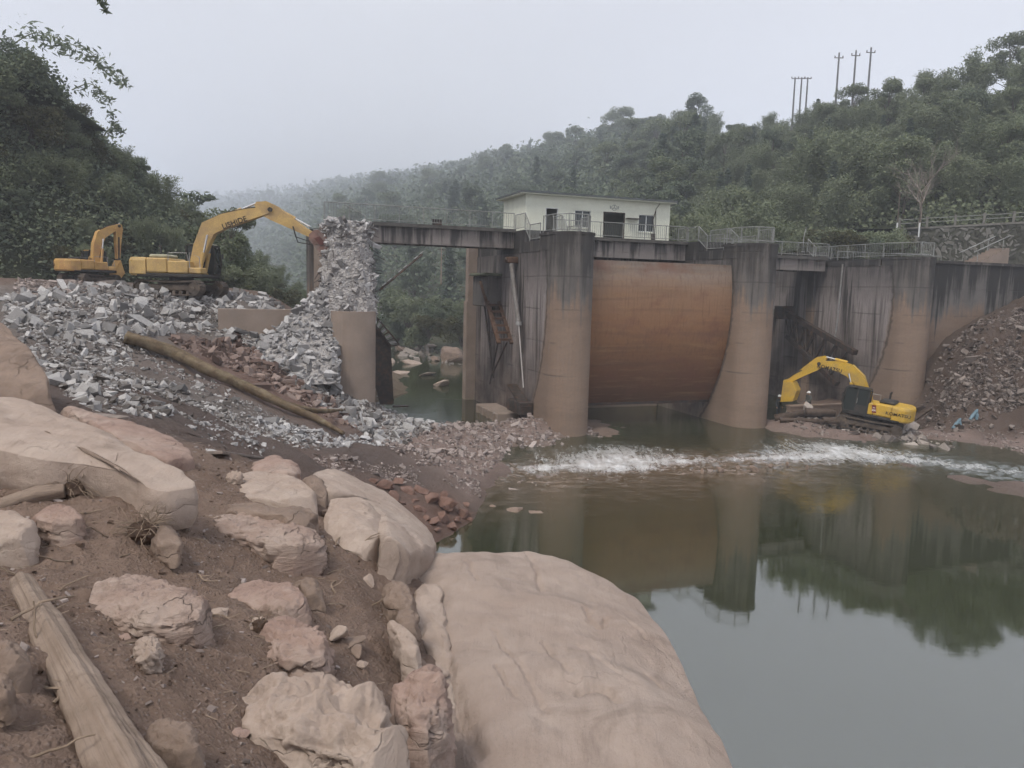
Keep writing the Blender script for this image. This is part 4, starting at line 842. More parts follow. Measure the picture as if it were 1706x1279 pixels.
slab_rock('small pale stone leaning under the thin-layered rock', [(222, 1075), (240, 1062), (262, 1062), (268, 1084), (248, 1096), (228, 1094)], [(240, 1064, 5.4), (264, 1092, 5.1), (224, 1090, 5.15)], M_SAND, .03, .14, .08, .02, .01, 70, 14, 10, 1, 17)
slab_rock('smooth greyish stone half buried at the very bottom', [(232, 1215), (270, 1200), (310, 1208), (336, 1228), (330, 1250), (290, 1252), (245, 1238)], [(280, 1202, 4.5), (330, 1245, 4.2), (240, 1236, 4.25)], M_DARKR, .06, .25, .03, .03, .0, 90, 18, 12, 2, 18, edge=2)
slab_rock('crescent-shaped pale stone lying against the rock ledge', [(640, 1036), (662, 1036), (688, 1058), (700, 1082), (692, 1104), (672, 1106), (664, 1080)], [(650, 1036, 7.4), (698, 1090, 6.7), (666, 1080, 6.9)], M_SAND, .07, .25, .04, .03, .0, 90, 18, 14, 2, 19, edge=2)
slab_rock('rounded dull stone above the crescent-shaped stone', [(632, 985), (650, 966), (680, 970), (692, 995), (680, 1015), (645, 1012)], [(655, 968, 8.6), (688, 1008, 8.0), (640, 1008, 8.1)], M_DARKR, .12, .35, .03, .04, .0, 90, 18, 14, 2, 20, edge=2)
slab_rock('pitted dark stone between the rounded stone and the crescent stone', [(660, 1018), (690, 1016), (700, 1040), (690, 1058), (664, 1040)], [(675, 1017, 7.9), (698, 1050, 7.4), (665, 1038, 7.5)], M_DARKR, .06, .25, .05, .04, .0, 70, 14, 12, 2, 21)
slab_rock('flat pale stone below the small log at the left edge', [(-60, 850), (0, 848), (40, 856), (66, 880), (64, 902), (30, 908), (-60, 905)], [(0, 850, 7.6), (60, 898, 6.9), (-40, 900, 6.9)], M_SAND, .05, .30, .04, .04, .0, 100, 20, 14, 2, 22)
slab_rock('squarish pale stone with a pink front beside the root clump', [(58, 852), (95, 838), (128, 848), (136, 868), (110, 874), (66, 872)], [(95, 840, 7.8), (132, 870, 7.2), (62, 870, 7.3)], M_PINKR, .03, .34, .05, .04, .02, 100, 20, 16, 1, 23)
slab_rock('rounded brown stone behind the torn root ball', [(246, 885), (268, 874), (292, 882), (304, 905), (290, 915), (258, 912)], [(268, 876, 8.2), (300, 910, 7.6), (255, 910, 7.65)], M_DARKR, .07, .2, .03, .03, .0, 70, 14, 10, 2, 24, edge=2)
slab_rock('smooth dark brown stone at the left edge above the grooved log', [(-20, 1078), (15, 1070), (40, 1082), (50, 1105), (30, 1122), (-20, 1120)], [(15, 1072, 4.6), (46, 1115, 4.3), (-10, 1115, 4.3)], M_DARKR, .07, .2, .03, .03, .0, 70, 14, 10, 2, 25, edge=2)
slab_rock('small dark stone at the left edge beside the grooved log', [(-20, 1126), (12, 1124), (24, 1144), (16, 1164), (-20, 1162)], [(5, 1125, 4.2), (22, 1158, 4.0), (-12, 1158, 4.0)], M_DARKR, .05, .15, .03, .02, .0, 60, 12, 10, 2, 26, edge=2)
slab_rock('mud-coated rock edge left of the pale broad slab', [(500, 795), (516, 792), (540, 806), (548, 822), (536, 826), (515, 815)], [(516, 794, 12.2), (545, 822, 11.2), (512, 812, 11.4)], M_DARKR, .06, .4, .05, .05, .0, 70, 14, 12, 2, 27)
slab_rock('muddy rock step between the pale slab and the flaky rock', [(372, 838), (420, 842), (470, 852), (520, 850), (528, 866), (480, 868), (420, 860), (370, 852)], [(420, 842, 10.4), (526, 862, 9.8), (372, 850, 9.9)], M_DARKR, .05, .35, .06, .05, .02, 110, 18, 14, 2, 28)
slab_rock('whitish split stone on top of the pale broad slab', [(376, 794), (388, 788), (404, 790), (402, 797), (385, 799)], [(390, 788, 12.0), (402, 797, 11.7), (378, 797, 11.7)], M_SAND, .04, .1, .08, .02, .01, 60, 10, 8, 1, 29)
# angular boulders
def hull_rock(name, label, loc, size, mat, seed, npt=13, sub=3, rough=.07, cat='rock', group=None, rz=None):
    r = np.random.default_rng(seed); P = r.normal(size=(npt, 3)); P /= np.linalg.norm(P, axis=1)[:, None]; P *= r.uniform(.8, 1.1, (npt, 1)); bm = bmesh.new(); [bm.verts.new(p) for p in P]; bmesh.ops.convex_hull(bm, input=bm.verts)
    for v in [v for v in bm.verts if not v.link_faces]: bm.verts.remove(v)
    bmesh.ops.bevel(bm, geom=list(bm.edges), offset=.06, segments=1, affect='EDGES'); bmesh.ops.triangulate(bm, faces=bm.faces); bmesh.ops.subdivide_edges(bm, edges=bm.edges, cuts=sub, use_grid_fill=True); bmesh.ops.triangulate(bm, faces=bm.faces); bm.verts.index_update()
    V = np.array([v.co[:] for v in bm.verts]); F_ = np.array([[v.index for v in f.verts] for f in bm.faces]); bm.free(); N = V/np.linalg.norm(V, axis=1)[:, None]; V = V+N*(rough*fbm(V*2.2+seed, 4)+rough*.6*fbm(V*np.array([3, 3, 9])+seed, 3))[:, None]
    o = link(mesh_np(name, V*np.array(size), F_, False), name, mat); o.location = loc; o.rotation_euler = (r.normal(0, .15), r.normal(0, .15), r.uniform(0, 6.28) if rz is None else rz); tag(o, label, cat)
    if group: o['group'] = group
    return o
SMK = [(100, 930, 'below the pale slab'), (300, 940, 'right of the torn root ball'), (300, 1120, 'below the thin-layered rock'), (590, 980, 'between the flaky rock and the huge boulder'), (590, 1090, 'right of the pink wedge rock'), (60, 1220, 'left of the grooved log'), (420, 760, 'near the thin plank')]
for i in range(34):
    x_, y_ = [(rng.uniform(-3.5, -.2), rng.uniform(4.0, 12.5)), (rng.uniform(-2.4, -.5), rng.uniform(4.5, 9))][i % 2]; g = np.array([x_, y_, Hd(x_, y_)[0]]); w_ = rng.uniform(.045, .15); lb = where(g, SMK)
    hull_rock('half_buried_stone', 'small half-buried brown stone in the mud '+lb, (g[0], g[1], g[2]+w_*.12), (w_*1.2, w_, w_*.6), [M_DARKR, M_PINKR, M_SAND][i % 3], 200+i, group='small stones '+lb)
reds = [(640, 812, 34), (680, 822, 30), (716, 838, 40), (700, 852, 26), (742, 846, 44), (738, 866, 30), (722, 872, 24), (768, 860, 30), (752, 880, 22), (664, 806, 22), (700, 822, 30), (735, 828, 26), (620, 806, 20), (655, 830, 26), (690, 840, 22), (775, 845, 18), (760, 868, 16), (708, 866, 18), (672, 838, 16), (728, 886, 16), (650, 815, 14), (780, 868, 14)]
RMK = [(640, 812, 'at the upper end of the row'), (742, 846, 'in the middle of the row by the pool'), (755, 878, 'at the lower end of the row touching the pool'), (690, 845, 'just above the whaleback rock tip')]
for i, (px, py, s_) in enumerate(reds):
    g = raycast(px, py); w_ = s_*.5*np.linalg.norm(g-CAMP)/FPX; lb = where(g, RMK)
    hull_rock('red_boulder', 'angular reddish brown boulder '+lb, (g[0], g[1], g[2]+w_*.25), (w_*1.15, w_*.9, w_*.75), M_REDR, 40+i, group='red boulders '+lb)
for i, (px, py, w_, h_, lb) in enumerate([(850, 848, 50, 7, 'longest'), (890, 852, 40, 6, 'rightmost'), (820, 842, 30, 6, 'leftmost')]):
    p = atz(px, py, .05); ww = w_*.5*p[1]/FPX; hull_rock('rock_shelf', lb+' flat wet rock shelf in the shallows by the red boulders', (p[0], p[1], -.12), (ww, ww*.8, .20), M_DARKR, 60+i, rz=0)
for i, (px, py, w_, lb) in enumerate([(1198, 782, 20, 'wide dark stone left of centre'), (1228, 778, 14, 'small dark stone between the two widest stones'), (1256, 780, 22, 'widest dark stone'), (1284, 775, 12, 'narrow dark stone right of the widest one'), (1312, 773, 10, 'small dark stone at the right end of the row'), (1170, 784, 9, 'small dark stone at the left end of the row'), (1345, 778, 8, 'tiny lone dark stone on the right')]):
    p = atz(px, py, .16); ww = w_*.5*p[1]/FPX; hull_rock('rapids_stone', lb+' breaking the surface in the rapids', (p[0], p[1], .12), (ww, ww*.7, .20), M_DARKR, 70+i)
far = [(755, 588, 62, 30, 'large flat grey boulder on the far river bank behind the dam'), (735, 636, 34, 14, 'pale pointed rock in the river behind the dam'), (688, 602, 40, 8, 'low rock shelf at the far water edge'), (665, 620, 44, 6, 'thin pale rock shelf in the far shallows'), (705, 622, 50, 6, 'wide flat rock shelf behind the dam'), (780, 606, 30, 16, 'grey boulder beside the far end of the middle pier'), (715, 575, 40, 12, 'sloping rock above the far river bank'), (670, 580, 36, 12, 'brownish rock at the foot of the far bank'), (650, 600, 30, 8, 'small flat rock near the steel side frame'), (725, 596, 24, 10, 'small brown boulder left of the large flat grey boulder')]
for i, (px, py, w_, h_, lb) in enumerate(far):
    p = atz(px, py+h_*.45, .35); k = p[1]/FPX; hull_rock('bank_boulder', lb, (p[0], p[1], .3+h_*.25*k), (w_*.55*k, w_*.4*k, h_*.55*k), M_DARKR if i in (0, 5, 7, 9) else M_SAND, 80+i, rz=.2*i)

# ------------------------------------------------------------------ logs, planks, roots
M_WOOD = NT('weathered_wood'); t = M_WOOD; v = t.coord('Object'); _m = t.n('ShaderNodeMapping'); t.l(t.attr('grain', 'Vector'), _m.inputs[0]); _m.inputs['Scale'].default_value = (7, 7, 5); g = t.noise(_m.outputs[0], 1.3, 7, .7, .4); n1 = t.noise(v, 1.8, 5, .6)
k_ = t.mix(t.mapr(n1, .35, .68), (.205, .155, .122), (.315, .25, .205)); k_ = t.mix(t.mapr(g, .50, .68, 0, .6), k_, (.12, .088, .068)); k_ = t.mix(t.mapr(t.noise(v, 3.5, 6, .7), .52, .66, 0, .7), k_, (.12, .085, .066)); t.col(k_); t.bump(t.math('ADD', g, t.math('MULTIPLY', t.noise(v, 25, 4), .3)), .55, .02); M_WOOD = t.m
M_BARK = m_simple('brown_bark', (.12, .088, .058), .95, .4, 3, bump=1.0, dirt=(.22, .185, .125), dirt_amt=.8)
M_TWIG = m_simple('dry_twig', (.24, .185, .14), .95, .35, 5)
def log(label, pts, rads, mat, flutes=6, fl=.08, n=40, name='log', knots=0, parent=None, seed=0):
    P = smooth_list(pts, 60); R_ = np.interp(np.linspace(0, 1, 60), np.linspace(0, 1, len(rads)), rads); base = P[0].copy(); V = []; G_ = []
    for i in range(60):
        tg = P[min(i+1, 59)]-P[max(i-1, 0)]; tg /= np.linalg.norm(tg); up = np.array([0, 0, 1.]); x = np.cross(tg, up); x /= np.linalg.norm(x); y = np.cross(x, tg)
        for k in range(n):
            a = 2*math.pi*k/n; r = R_[i]*(1+fl*math.sin(flutes*a+.6*math.sin(i*.12+seed))+.022*math.sin(19*a+1.5*math.sin(i*.2))+.015*math.sin(31*a+i*.1)); G_.append((math.cos(a), math.sin(a), i/60)); V.append(P[i]+(x*math.cos(a)+y*math.sin(a))*r-base)
    V = np.array(V); r_ = np.repeat(R_, n); cen = np.repeat(P-base, n, axis=0); nn = V-cen; nn /= np.linalg.norm(nn, axis=1)[:, None]
    V = V+nn*(r_*(.16*fbm(np.stack([V[:, 0]*1.6, V[:, 1]*1.6, V[:, 2]*1.6], 1)+seed*5, 2)+.05*fbm(V*9+seed, 2)))[:, None]
    i = np.arange(60*n).reshape(60, n); nx = np.roll(i, -1, 1); Fs = [tuple(f) for f in np.stack([i[:-1].ravel(), nx[:-1].ravel(), nx[1:].ravel(), i[1:].ravel()], 1)]+[tuple(range(n-1, -1, -1)), tuple(59*n+np.arange(n))]
    me = bpy.data.meshes.new(name); me.from_pydata([tuple(q) for q in V], [], Fs); me.polygons.foreach_set('use_smooth', [True]*len(Fs)); me.update(); attr(me, 'grain', np.array(G_))
    return me, base
p_ = [at(34, 955, 5.6), at(75, 1030, 4.9), at(125, 1125, 4.2), at(175, 1215, 3.7), at(235, 1330, 3.2), at(300, 1460, 2.75)]
me, b_ = log('', [q-np.array([0, 0, .06]) for q in p_], [.07, .10, .115, .13, .14, .15], M_WOOD, 5, .10, 84, seed=1); o = link(me, 'fallen_log', M_WOOD); o.location = b_; tag(o, 'pale barkless grooved log lying in the bottom left corner', 'log')
p_ = [at(-60, 870, 7.3), at(0, 848, 7.5), at(60, 826, 7.7), at(108, 818, 7.8)]
me, b_ = log('', p_, [.11, .10, .09, .07], M_WOOD, 4, .08, 30, seed=2); o = link(me, 'fallen_log', M_WOOD); o.location = b_; tag(o, 'short weathered log at the left edge below the pale slab', 'log')
def gp(px, py, up=.1): q = raycast(px, py); return q+np.array([0, 0, up])
T_ = thing('fallen_tree', 'long brown tree trunk lying across the rubble slope', 'trunk', (0, 0, 0))
p_ = [gp(210, 580, .5), gp(280, 600, .45), gp(350, 632, .4), gp(420, 662, .35), gp(480, 690, .35), gp(530, 710, .3), gp(572, 732, .25)]
T_.location = p_[0]; me, b_ = log('', p_, [.27, .26, .24, .21, .18, .14, .08], M_BARK, 4, .05, 28, seed=3); o = link(me, 'stem', M_BARK, T_)
p2 = [p_[4]+np.array([0, 0, .05]), gp(520, 700, .45), gp(545, 703, .5), gp(574, 699, .5)]
me, b2 = log('', p2, [.15, .13, .10, .05], M_BARK, 4, .05, 18, seed=4); o = link(me, 'branch', M_BARK, T_); o.location = b2-b_
M_PLANK = m_simple('grey_plank', (.22, .185, .165), .9, .25, 4, bump=.6)
def plank(label, p0, p1, w, h):
    p0 = Vector(p0); p1 = Vector(p1); d = p1-p0; mb = MB(); L = d.length
    mb.box((L/2, 0, 0), (L, w, h), bev=.01); me = mb.mesh('plank'); o = link(me, 'plank', M_PLANK); o.location = p0; o.rotation_mode = 'QUATERNION'; o.rotation_quaternion = d.to_track_quat('X', 'Z'); return tag(o, label, 'plank')
plank('grey wooden plank lying behind the reddish knob', gp(357, 762, .08), gp(432, 768, .08), .28, .06)
plank('short dark plank on the mud by the tilted reddish slab', at(152, 691, 13.0), at(206, 697, 12.6), .2, .05)
def twig(px, py, L, seed, curl=.5):
    r = random.Random(seed); g = raycast(px, py); z = Hd(g[0], g[1])[0]; mb = MB(); p = Vector((0, 0, .01)); a = r.uniform(0, 2*math.pi); pts = [p]; el = r.uniform(-.05, .5)
    for i in range(7): a += r.uniform(-curl, curl); el += r.uniform(-.35, .25); p = p+Vector((math.cos(a)*math.cos(el), math.sin(a)*math.cos(el), max(-.3, math.sin(el))))*L/7; p.z = max(p.z, .0); pts.append(p)
    mb.tube(pts, [.012*L*1.6*(1-.1*i)+.003 for i in range(8)], 5)
    for _ in range(r.randint(0, 2)):
        i = r.randint(2, 5); q = pts[i]; b = a+r.choice((-1, 1))*r.uniform(.5, 1.2); mb.tube([q, q+Vector((math.cos(b), math.sin(b), .3))*L*.2, q+Vector((math.cos(b+.3), math.sin(b+.3), .25))*L*.38], [.010*L+.002, .006*L+.002, .003], 4)
    o = mb.build('dry_twig', M_TWIG); o.location = (g[0], g[1], z); return o
tw = [(60, 1040, .5), (20, 1060, .5), (75, 1150, .3), (90, 1180, .35), (200, 930, .3), (180, 905, .35), (120, 940, .4), (60, 925, .4), (100, 985, .3), (290, 900, .3), (310, 875, .3), (340, 900, .25), (345, 950, .3), (560, 915, .5), (585, 925, .45), (615, 930, .35), (560, 985, .5), (600, 970, .4), (545, 960, .3), (575, 1010, .35), (620, 1000, .4), (640, 935, .3), (330, 965, .3), (350, 1030, .25), (540, 1115, .25), (520, 860, .25), (528, 890, .3), (375, 1050, .25), (200, 1080, .3), (170, 860, .35), (230, 840, .3), (260, 850, .3), (50, 1255, .3), (640, 1140, .2), (690, 930, .2), (25, 960, .4), (70, 1090, .3), (450, 880, .25), (300, 1000, .25)]
for i, (px, py, L) in enumerate(tw): tag(twig(px, py, L, i), 'thin dry twig or root lying on the muddy bank', 'twig', 'dry twigs on the muddy bank')
def root_ball(label, px, py, R_, n, seed):
    g = raycast(px, py); z = Hd(g[0], g[1])[0]; T = thing('root_clump', label, 'roots', (g[0], g[1], z)); r = random.Random(seed)
    V, Fq = blob_mesh(R_*.5, 3, seed); me = mesh_np('clod', V+np.array([0, 0, R_*.2]), Fq, False); link(me, 'clod', M_CLOD, T); mb = MB()
    for i in range(n):
        a = r.uniform(0, 2*math.pi); e = r.uniform(-.1, 1.2); d = Vector((math.cos(a)*math.cos(e), math.sin(a)*math.cos(e), math.sin(e))); p = d*R_*.3+Vector((0, 0, R_*.2)); pts = [p]
        for s_ in range(4): d = (d+Vector((r.uniform(-.6, .6), r.uniform(-.6, .6), r.uniform(-.7, .25)))).normalized(); p = p+d*R_*.28; pts.append(p)
        mb.tube(pts, [.005, .0045, .004, .003, .002], 4, False)
    mb.build('root_strands', M_TWIG, T, kind='stuff'); return T
def blob_mesh(R_, sub, seed):
    bm = bmesh.new(); bmesh.ops.create_icosphere(bm, subdivisions=sub, radius=1); V = np.array([v.co[:] for v in bm.verts]); Fq = np.array([[v.index for v in f.verts] for f in bm.faces]); bm.free()
    V = V*(1+.35*fbm(V*1.6+seed, 3))[:, None]; return V*R_, Fq
M_CLOD = m_simple('mud_clod', (.085, .058, .044), .95, .4, 8, bump=1.0)
root_ball('dark bushy root clump at the foot of the pale slab', 122, 826, .28, 60, 1)
root_ball('torn root ball with hanging strands below the rounded brown stone', 240, 905, .25, 70, 2)
root_ball('small tuft of roots at the side of the pink wedge rock', 436, 1055, .16, 30, 3)
root_ball('tuft of dry roots beside the flaky layered rock', 538, 935, .16, 30, 4)
# ------------------------------------------------------------------ rubble
def chunk_mesh(seed, npt=11, flat=1.0):
    r = np.random.default_rng(seed); P = np.array([[a, b, c] for a in (-1, 1) for b in (-1, 1) for c in (-1, 1)], float)*.72; P += r.uniform(-.30, .30, P.shape); E_ = r.uniform(-.8, .8, (max(0, npt-9), 3)); P = np.concatenate([P, E_]); P *= np.array([1.3, r.uniform(.5, 1.0), flat*r.uniform(.22, .65)])
    bm = bmesh.new(); [bm.verts.new(p) for p in P]; bmesh.ops.convex_hull(bm, input=bm.verts); 
    for v in [v for v in bm.verts if not v.link_faces]: bm.verts.remove(v)
    bmesh.ops.triangulate(bm, faces=bm.faces); bmesh.ops.recalc_face_normals(bm, faces=bm.faces); bm.verts.index_update()
    V = np.array([v.co[:] for v in bm.verts]); F_ = np.array([[v.index for v in f.verts] for f in bm.faces]); bm.free(); return V, F_
CH = [chunk_mesh(100+i, 10+i % 6) for i in range(14)]
SMALL = [chunk_mesh(300+i, 7) for i in range(8)]
def rot_mats(n, tilt):
    a = rng.uniform(0, 2*math.pi, n); b = rng.normal(0, tilt, n); c = rng.normal(0, tilt, n)
    def Rz(a): z = np.zeros((len(a), 3, 3)); z[:, 0, 0] = np.cos(a); z[:, 0, 1] = -np.sin(a); z[:, 1, 0] = np.sin(a); z[:, 1, 1] = np.cos(a); z[:, 2, 2] = 1; return z
    def Rx(a): z = np.zeros((len(a), 3, 3)); z[:, 1, 1] = np.cos(a); z[:, 1, 2] = -np.sin(a); z[:, 2, 1] = np.sin(a); z[:, 2, 2] = np.cos(a); z[:, 0, 0] = 1; return z
    return Rx(b)@Rz(a)@Rx(c)
def scatter_mesh(name, pos, size, mat, lib=CH, tilt=.9, parent=None, label=None, cat=None):
    n = len(pos); R_ = rot_mats(n, tilt); ids = rng.integers(0, len(lib), n); Vs = []; Fs = []; off = 0
    for k in range(len(lib)):
        s = np.where(ids == k)[0]
        if not len(s): continue
        V, F_ = lib[k]; W_ = np.einsum('nij,vj->nvi', R_[s], V)*size[s][:, None, None]+pos[s][:, None, :]
        Vs.append(W_.reshape(-1, 3)); Fs.append((F_[None]+np.arange(len(s))[:, None, None]*len(V)+off).reshape(-1, 3)); off += len(s)*len(V)
    o = link(mesh_np(name, np.concatenate(Vs), np.concatenate(Fs)), name, mat, parent, 'stuff')
    if label: tag(o, label, cat)
    return o
def in_poly(pts, poly):
    x, y = pts[:, 0], pts[:, 1]; ins = np.zeros(len(pts), bool); n = len(poly); j = n-1
    for i in range(n):
        xi, yi = poly[i]; xj, yj = poly[j]; c = ((yi > y) != (yj > y)) & (x < (xj-xi)*(y-yi)/(yj-yi+1e-12)+xi); ins ^= c; j = i
    return ins
def plan_poly(pix):
    out = []
    for px, py in pix:
        g = raycast(px, py)
        if g is not None: out.append(g[:2])
    return np.array(out)
def sample_region(pix, n, clump=0.0, world=None):
    poly = plan_poly(pix) if world is None else np.array(world); lo = poly.min(0); hi = poly.max(0); out = np.zeros((0, 2))
    while len(out) < n:
        p = rng.uniform(lo, hi, (n*3, 2)); p = p[in_poly(p, poly)]
        if clump: p = p[(fbm(np.concatenate([p*.5, np.full((len(p), 1), 5.)], 1), 3)+.35-clump) > rng.uniform(-.3, .3, len(p))]
        out = np.concatenate([out, p])
    return out[:n]
def on_ground(p, lift=0): return np.concatenate([p, (Hd(p[:, 0], p[:, 1])+lift)[:, None]], 1)
M_GREYC = m_chunk('broken_concrete_chunks', (.27, .262, .262), (.47, .462, .465)); M_GREYO = m_chunk('broken_concrete_block', (.24, .232, .23), (.43, .422, .42), False)
M_REDC = m_chunk('red_stones', (.135, .092, .078), (.245, .185, .162)); M_REDO = m_chunk('red_stone_block', (.15, .105, .09), (.27, .21, .185), False)
M_PINKC = m_chunk('pinkish_gravel', (.22, .18, .165), (.35, .30, .28)); M_PINKO = m_chunk('pinkish_stone', (.25, .205, .19), (.37, .32, .30), False)
M_BANKC = m_chunk('bank_stones', (.20, .175, .16), (.34, .30, .27)); M_BANKO = m_chunk('bank_stone', (.22, .19, .175), (.36, .32, .29), False)
M_DUSTC = m_chunk('dusty_concrete_bits', (.155, .14, .132), (.40, .39, .385)); M_HEAPC = m_chunk('heap_stones', (.115, .09, .078), (.24, .205, .185)); M_HEAPO = m_chunk('heap_stone', (.13, .105, .092), (.25, .215, .195), False)
CHM = {}
def chunk_things(pos, size, mat, name, label, cat, group, tilt=.8, marks=None):
    if mat.name not in CHM:
        CHM[mat.name] = [mesh_np(name, V, F_) for V, F_ in CH]
        for me in CHM[mat.name]: me.materials.append(mat)
    for p, s in zip(pos, size):
        me = CHM[mat.name][rng.integers(0, len(CH))]; o = bpy.data.objects.new(name, me); COL.link(o); o.location = p; o.scale = (s, s, s*rng.uniform(.75, 1.15))
        o.rotation_euler = (rng.normal(0, tilt), rng.normal(0, tilt), rng.uniform(0, 6.28)); sfx = where(p, marks) if marks else ''; tag(o, label+sfx, cat, group+sfx)
def heap(pix, n, smin, smax, mat, mato, nbig, name, label, group, stuff_name, stuff_label, cat, clump=0, alpha=2.2, lift=.25, world=None, filt=None, marks=None, far=False, shoal=False):
    p = sample_region(pix, n, clump, world); 
    if filt is not None: p = p[filt(p)]
    n = len(p); s = smin*(1-rng.uniform(0, 1, n)*(1-(smin/smax)**alpha))**(-1/alpha); o = np.argsort(-s); p = p[o]; s = s[o]
    P = on_ground(p)
    if far: P[:, 2] = .1
    if shoal: P[:, 2] = -.02-s*.35
    P[:, 2] += s*rng.uniform(-.25, lift+.15, n)
    if nbig: chunk_things(P[:nbig], s[:nbig], mato, name, label, cat, group, marks=marks)
    scatter_mesh(stuff_name, P[nbig:], s[nbig:], mat, label=stuff_label, cat=cat)
G1 = [(5, 498), (130, 478), (260, 484), (372, 496), (430, 545), (500, 580), (548, 560), (560, 620), (640, 690), (725, 718), (640, 738), (560, 700), (500, 650), (430, 585), (340, 552), (240, 565), (120, 570), (10, 550)]
heap(G1, 9500, .05, .46, M_DUSTC, M_GREYO, 290, 'concrete_chunk', 'large broken grey concrete chunk', 'big chunks', 'grey_rubble', 'mass of small grey concrete rubble on the slope', 'rubble', 0, 2.0, marks=[(40, 520, ' near the left edge of the rubble'), (150, 500, ' on the crest below the orange digger'), (300, 505, ' just below the yellow digger tracks'), (200, 550, ' halfway down the left of the slope'), (380, 545, ' beside the smooth low wall'), (330, 575, ' above the red pile'), (470, 590, ' below the low wall corner'), (540, 600, ' against the broken pier'), (530, 670, ' on the lower slope right of the red pile'), (600, 700, ' below the broken pier foot'), (680, 718, ' at the bottom toe of the slope')])
heap([(365, 492), (440, 497), (540, 470), (560, 520), (520, 560), (440, 530)], 420, .10, .40, M_GREYC, M_GREYO, 0, '', '', '', 'grey_rubble', 'grey rubble heaped behind the smooth low wall', 'rubble', 0, 2.0, world=None)
heap([(20, 545), (240, 565), (215, 600), (330, 670), (400, 690), (150, 700), (75, 625)], 2000, .05, .28, M_DUSTC, M_GREYO, 30, 'concrete_chunk', 'pale broken concrete lump', 'lumps', 'grey_debris', 'grey crumbled concrete strewn left of the long trunk', 'rubble', .12, 2.2, marks=[(100, 580, ' on the dirt near the dull brown boulder'), (220, 590, ' at the butt of the long trunk'), (200, 680, ' on the dirt above the tilted slab'), (330, 670, ' below the middle of the long trunk')])
heap([(60, 560), (230, 570), (300, 610), (480, 700), (560, 745), (400, 715), (300, 700), (150, 690), (80, 630)], 4200, .03, .18, M_DUSTC, M_GREYO, 0, '', '', '', 'fine_debris', 'fine grey and brown debris over the slope below the trunk', 'rubble', .02, 2.0)
heap([(625, 640), (660, 670), (740, 690), (800, 697), (760, 712), (690, 716), (640, 700)], 2200, .06, .28, M_GREYC, M_GREYO, 0, '', '', '', 'toe_rubble', 'grey rubble at the water edge right of the broken pier', 'rubble', 0, 2.2)
heap([], 900, .15, 1.1, M_BANKC, None, 0, '', '', '', 'far_bank_stones', 'stony far river bank seen through the left bay', 'gravel', .05, 2.0, world=[(-30, 100), (-14, 86), (-2, 84), (2, 92), (-8, 104), (-22, 122)], far=True)
heap([(280, 568), (390, 556), (445, 605), (545, 665), (600, 722), (530, 690), (440, 640), (350, 600)], 1500, .07, .42, M_REDC, M_REDO, 34, 'red_stone', 'reddish brown stone in the red pile above the long trunk', 'stones in the red pile', 'red_rubble', 'pile of reddish brown rubble above the long trunk', 'rubble', 0, 2.0)
heap([(400, 690), (520, 720), (600, 735), (660, 745), (560, 745), (430, 715)], 500, .05, .28, M_GREYC, M_GREYO, 0, '', '', '', 'grey_debris', 'strip of crumbled concrete along the foot of the trunk', 'rubble', .1, 2.2)
heap([(820, 778), (1000, 760), (1150, 770), (1330, 770), (1330, 800), (1150, 830), (980, 840), (850, 835)], 420, .05, .26, M_PINKC, M_PINKO, 0, '', '', '', 'shoal_stones', 'wet stones breaking the shallow shoal below the rapids', 'gravel', .1, 2.0, shoal=True)
heap([(620, 735), (720, 712), (800, 700), (880, 692), (985, 712), (1004, 734), (960, 752), (840, 768), (800, 795), (700, 772)], 4200, .05, .30, M_PINKC, M_PINKO, 60, 'gravel_stone', 'pinkish grey stone on the gravel spit below the middle pier', 'stones on the gravel spit', 'spit_gravel', 'pinkish grey gravel spit below the middle pier', 'gravel', 0, 2.3)
heap([(520, 760), (700, 775), (800, 800), (800, 830), (700, 805), (600, 790), (450, 755)], 900, .03, .16, M_PINKC, M_PINKO, 0, '', '', '', 'road_gravel', 'loose stones scattered over the dark dirt track', 'gravel', .25, 2.4)
heap([(340, 700), (430, 720), (520, 750), (440, 760), (350, 740), (300, 715)], 500, .03, .16, M_GREYC, M_GREYO, 0, '', '', '', 'track_debris', 'small pale stones at the edge of the dirt track', 'gravel', .25, 2.4)
heap([(1290, 700), (1350, 706), (1430, 722), (1530, 750), (1620, 775), (1660, 778), (1560, 742), (1480, 716), (1400, 700)], 1300, .09, .60, M_BANKC, M_BANKO, 90, 'bank_stone', 'grey-brown stone along the right water edge near the yellow digger', 'stones along the right water edge', 'bank_gravel', 'gravel along the right water edge', 'gravel', 0, 1.8)
heap([(1285, 702), (1330, 690), (1420, 700), (1445, 722), (1400, 732), (1330, 718)], 900, .05, .34, M_HEAPC, M_HEAPO, 0, '', '', '', 'ledge_debris', 'dark stony debris on the ledge below the yellow digger bucket', 'gravel', .05, 2.0)
heap([(1520, 720), (1706, 715), (1706, 790), (1600, 780), (1500, 750)], 900, .03, .16, M_PINKC, M_PINKO, 0, '', '', '', 'bench_gravel', 'gravel on the bare bench at the right', 'gravel', .2, 2.3)
heap([(1562, 660), (1600, 610), (1640, 570), (1700, 525), (1720, 600), (1720, 695), (1640, 690), (1580, 695)], 6500, .03, .30, M_HEAPC, M_HEAPO, 40, 'heap_stone', 'stone sticking out of the dark dirt heap at the right edge', 'stones in the dirt heap', 'heap_gravel', 'stony debris on the dark dirt heap at the right', 'gravel', .1, 2.3)
heap([], 3200, .05, .36, M_HEAPC, M_HEAPO, 0, '', '', '', 'heap_debris', 'rocky debris down the left flank of the dirt heap', 'gravel', .05, 2.1, world=[(27.8, 49.2), (28.2, 53.5), (31.2, 56.2), (40, 58), (46, 51), (37, 47)])
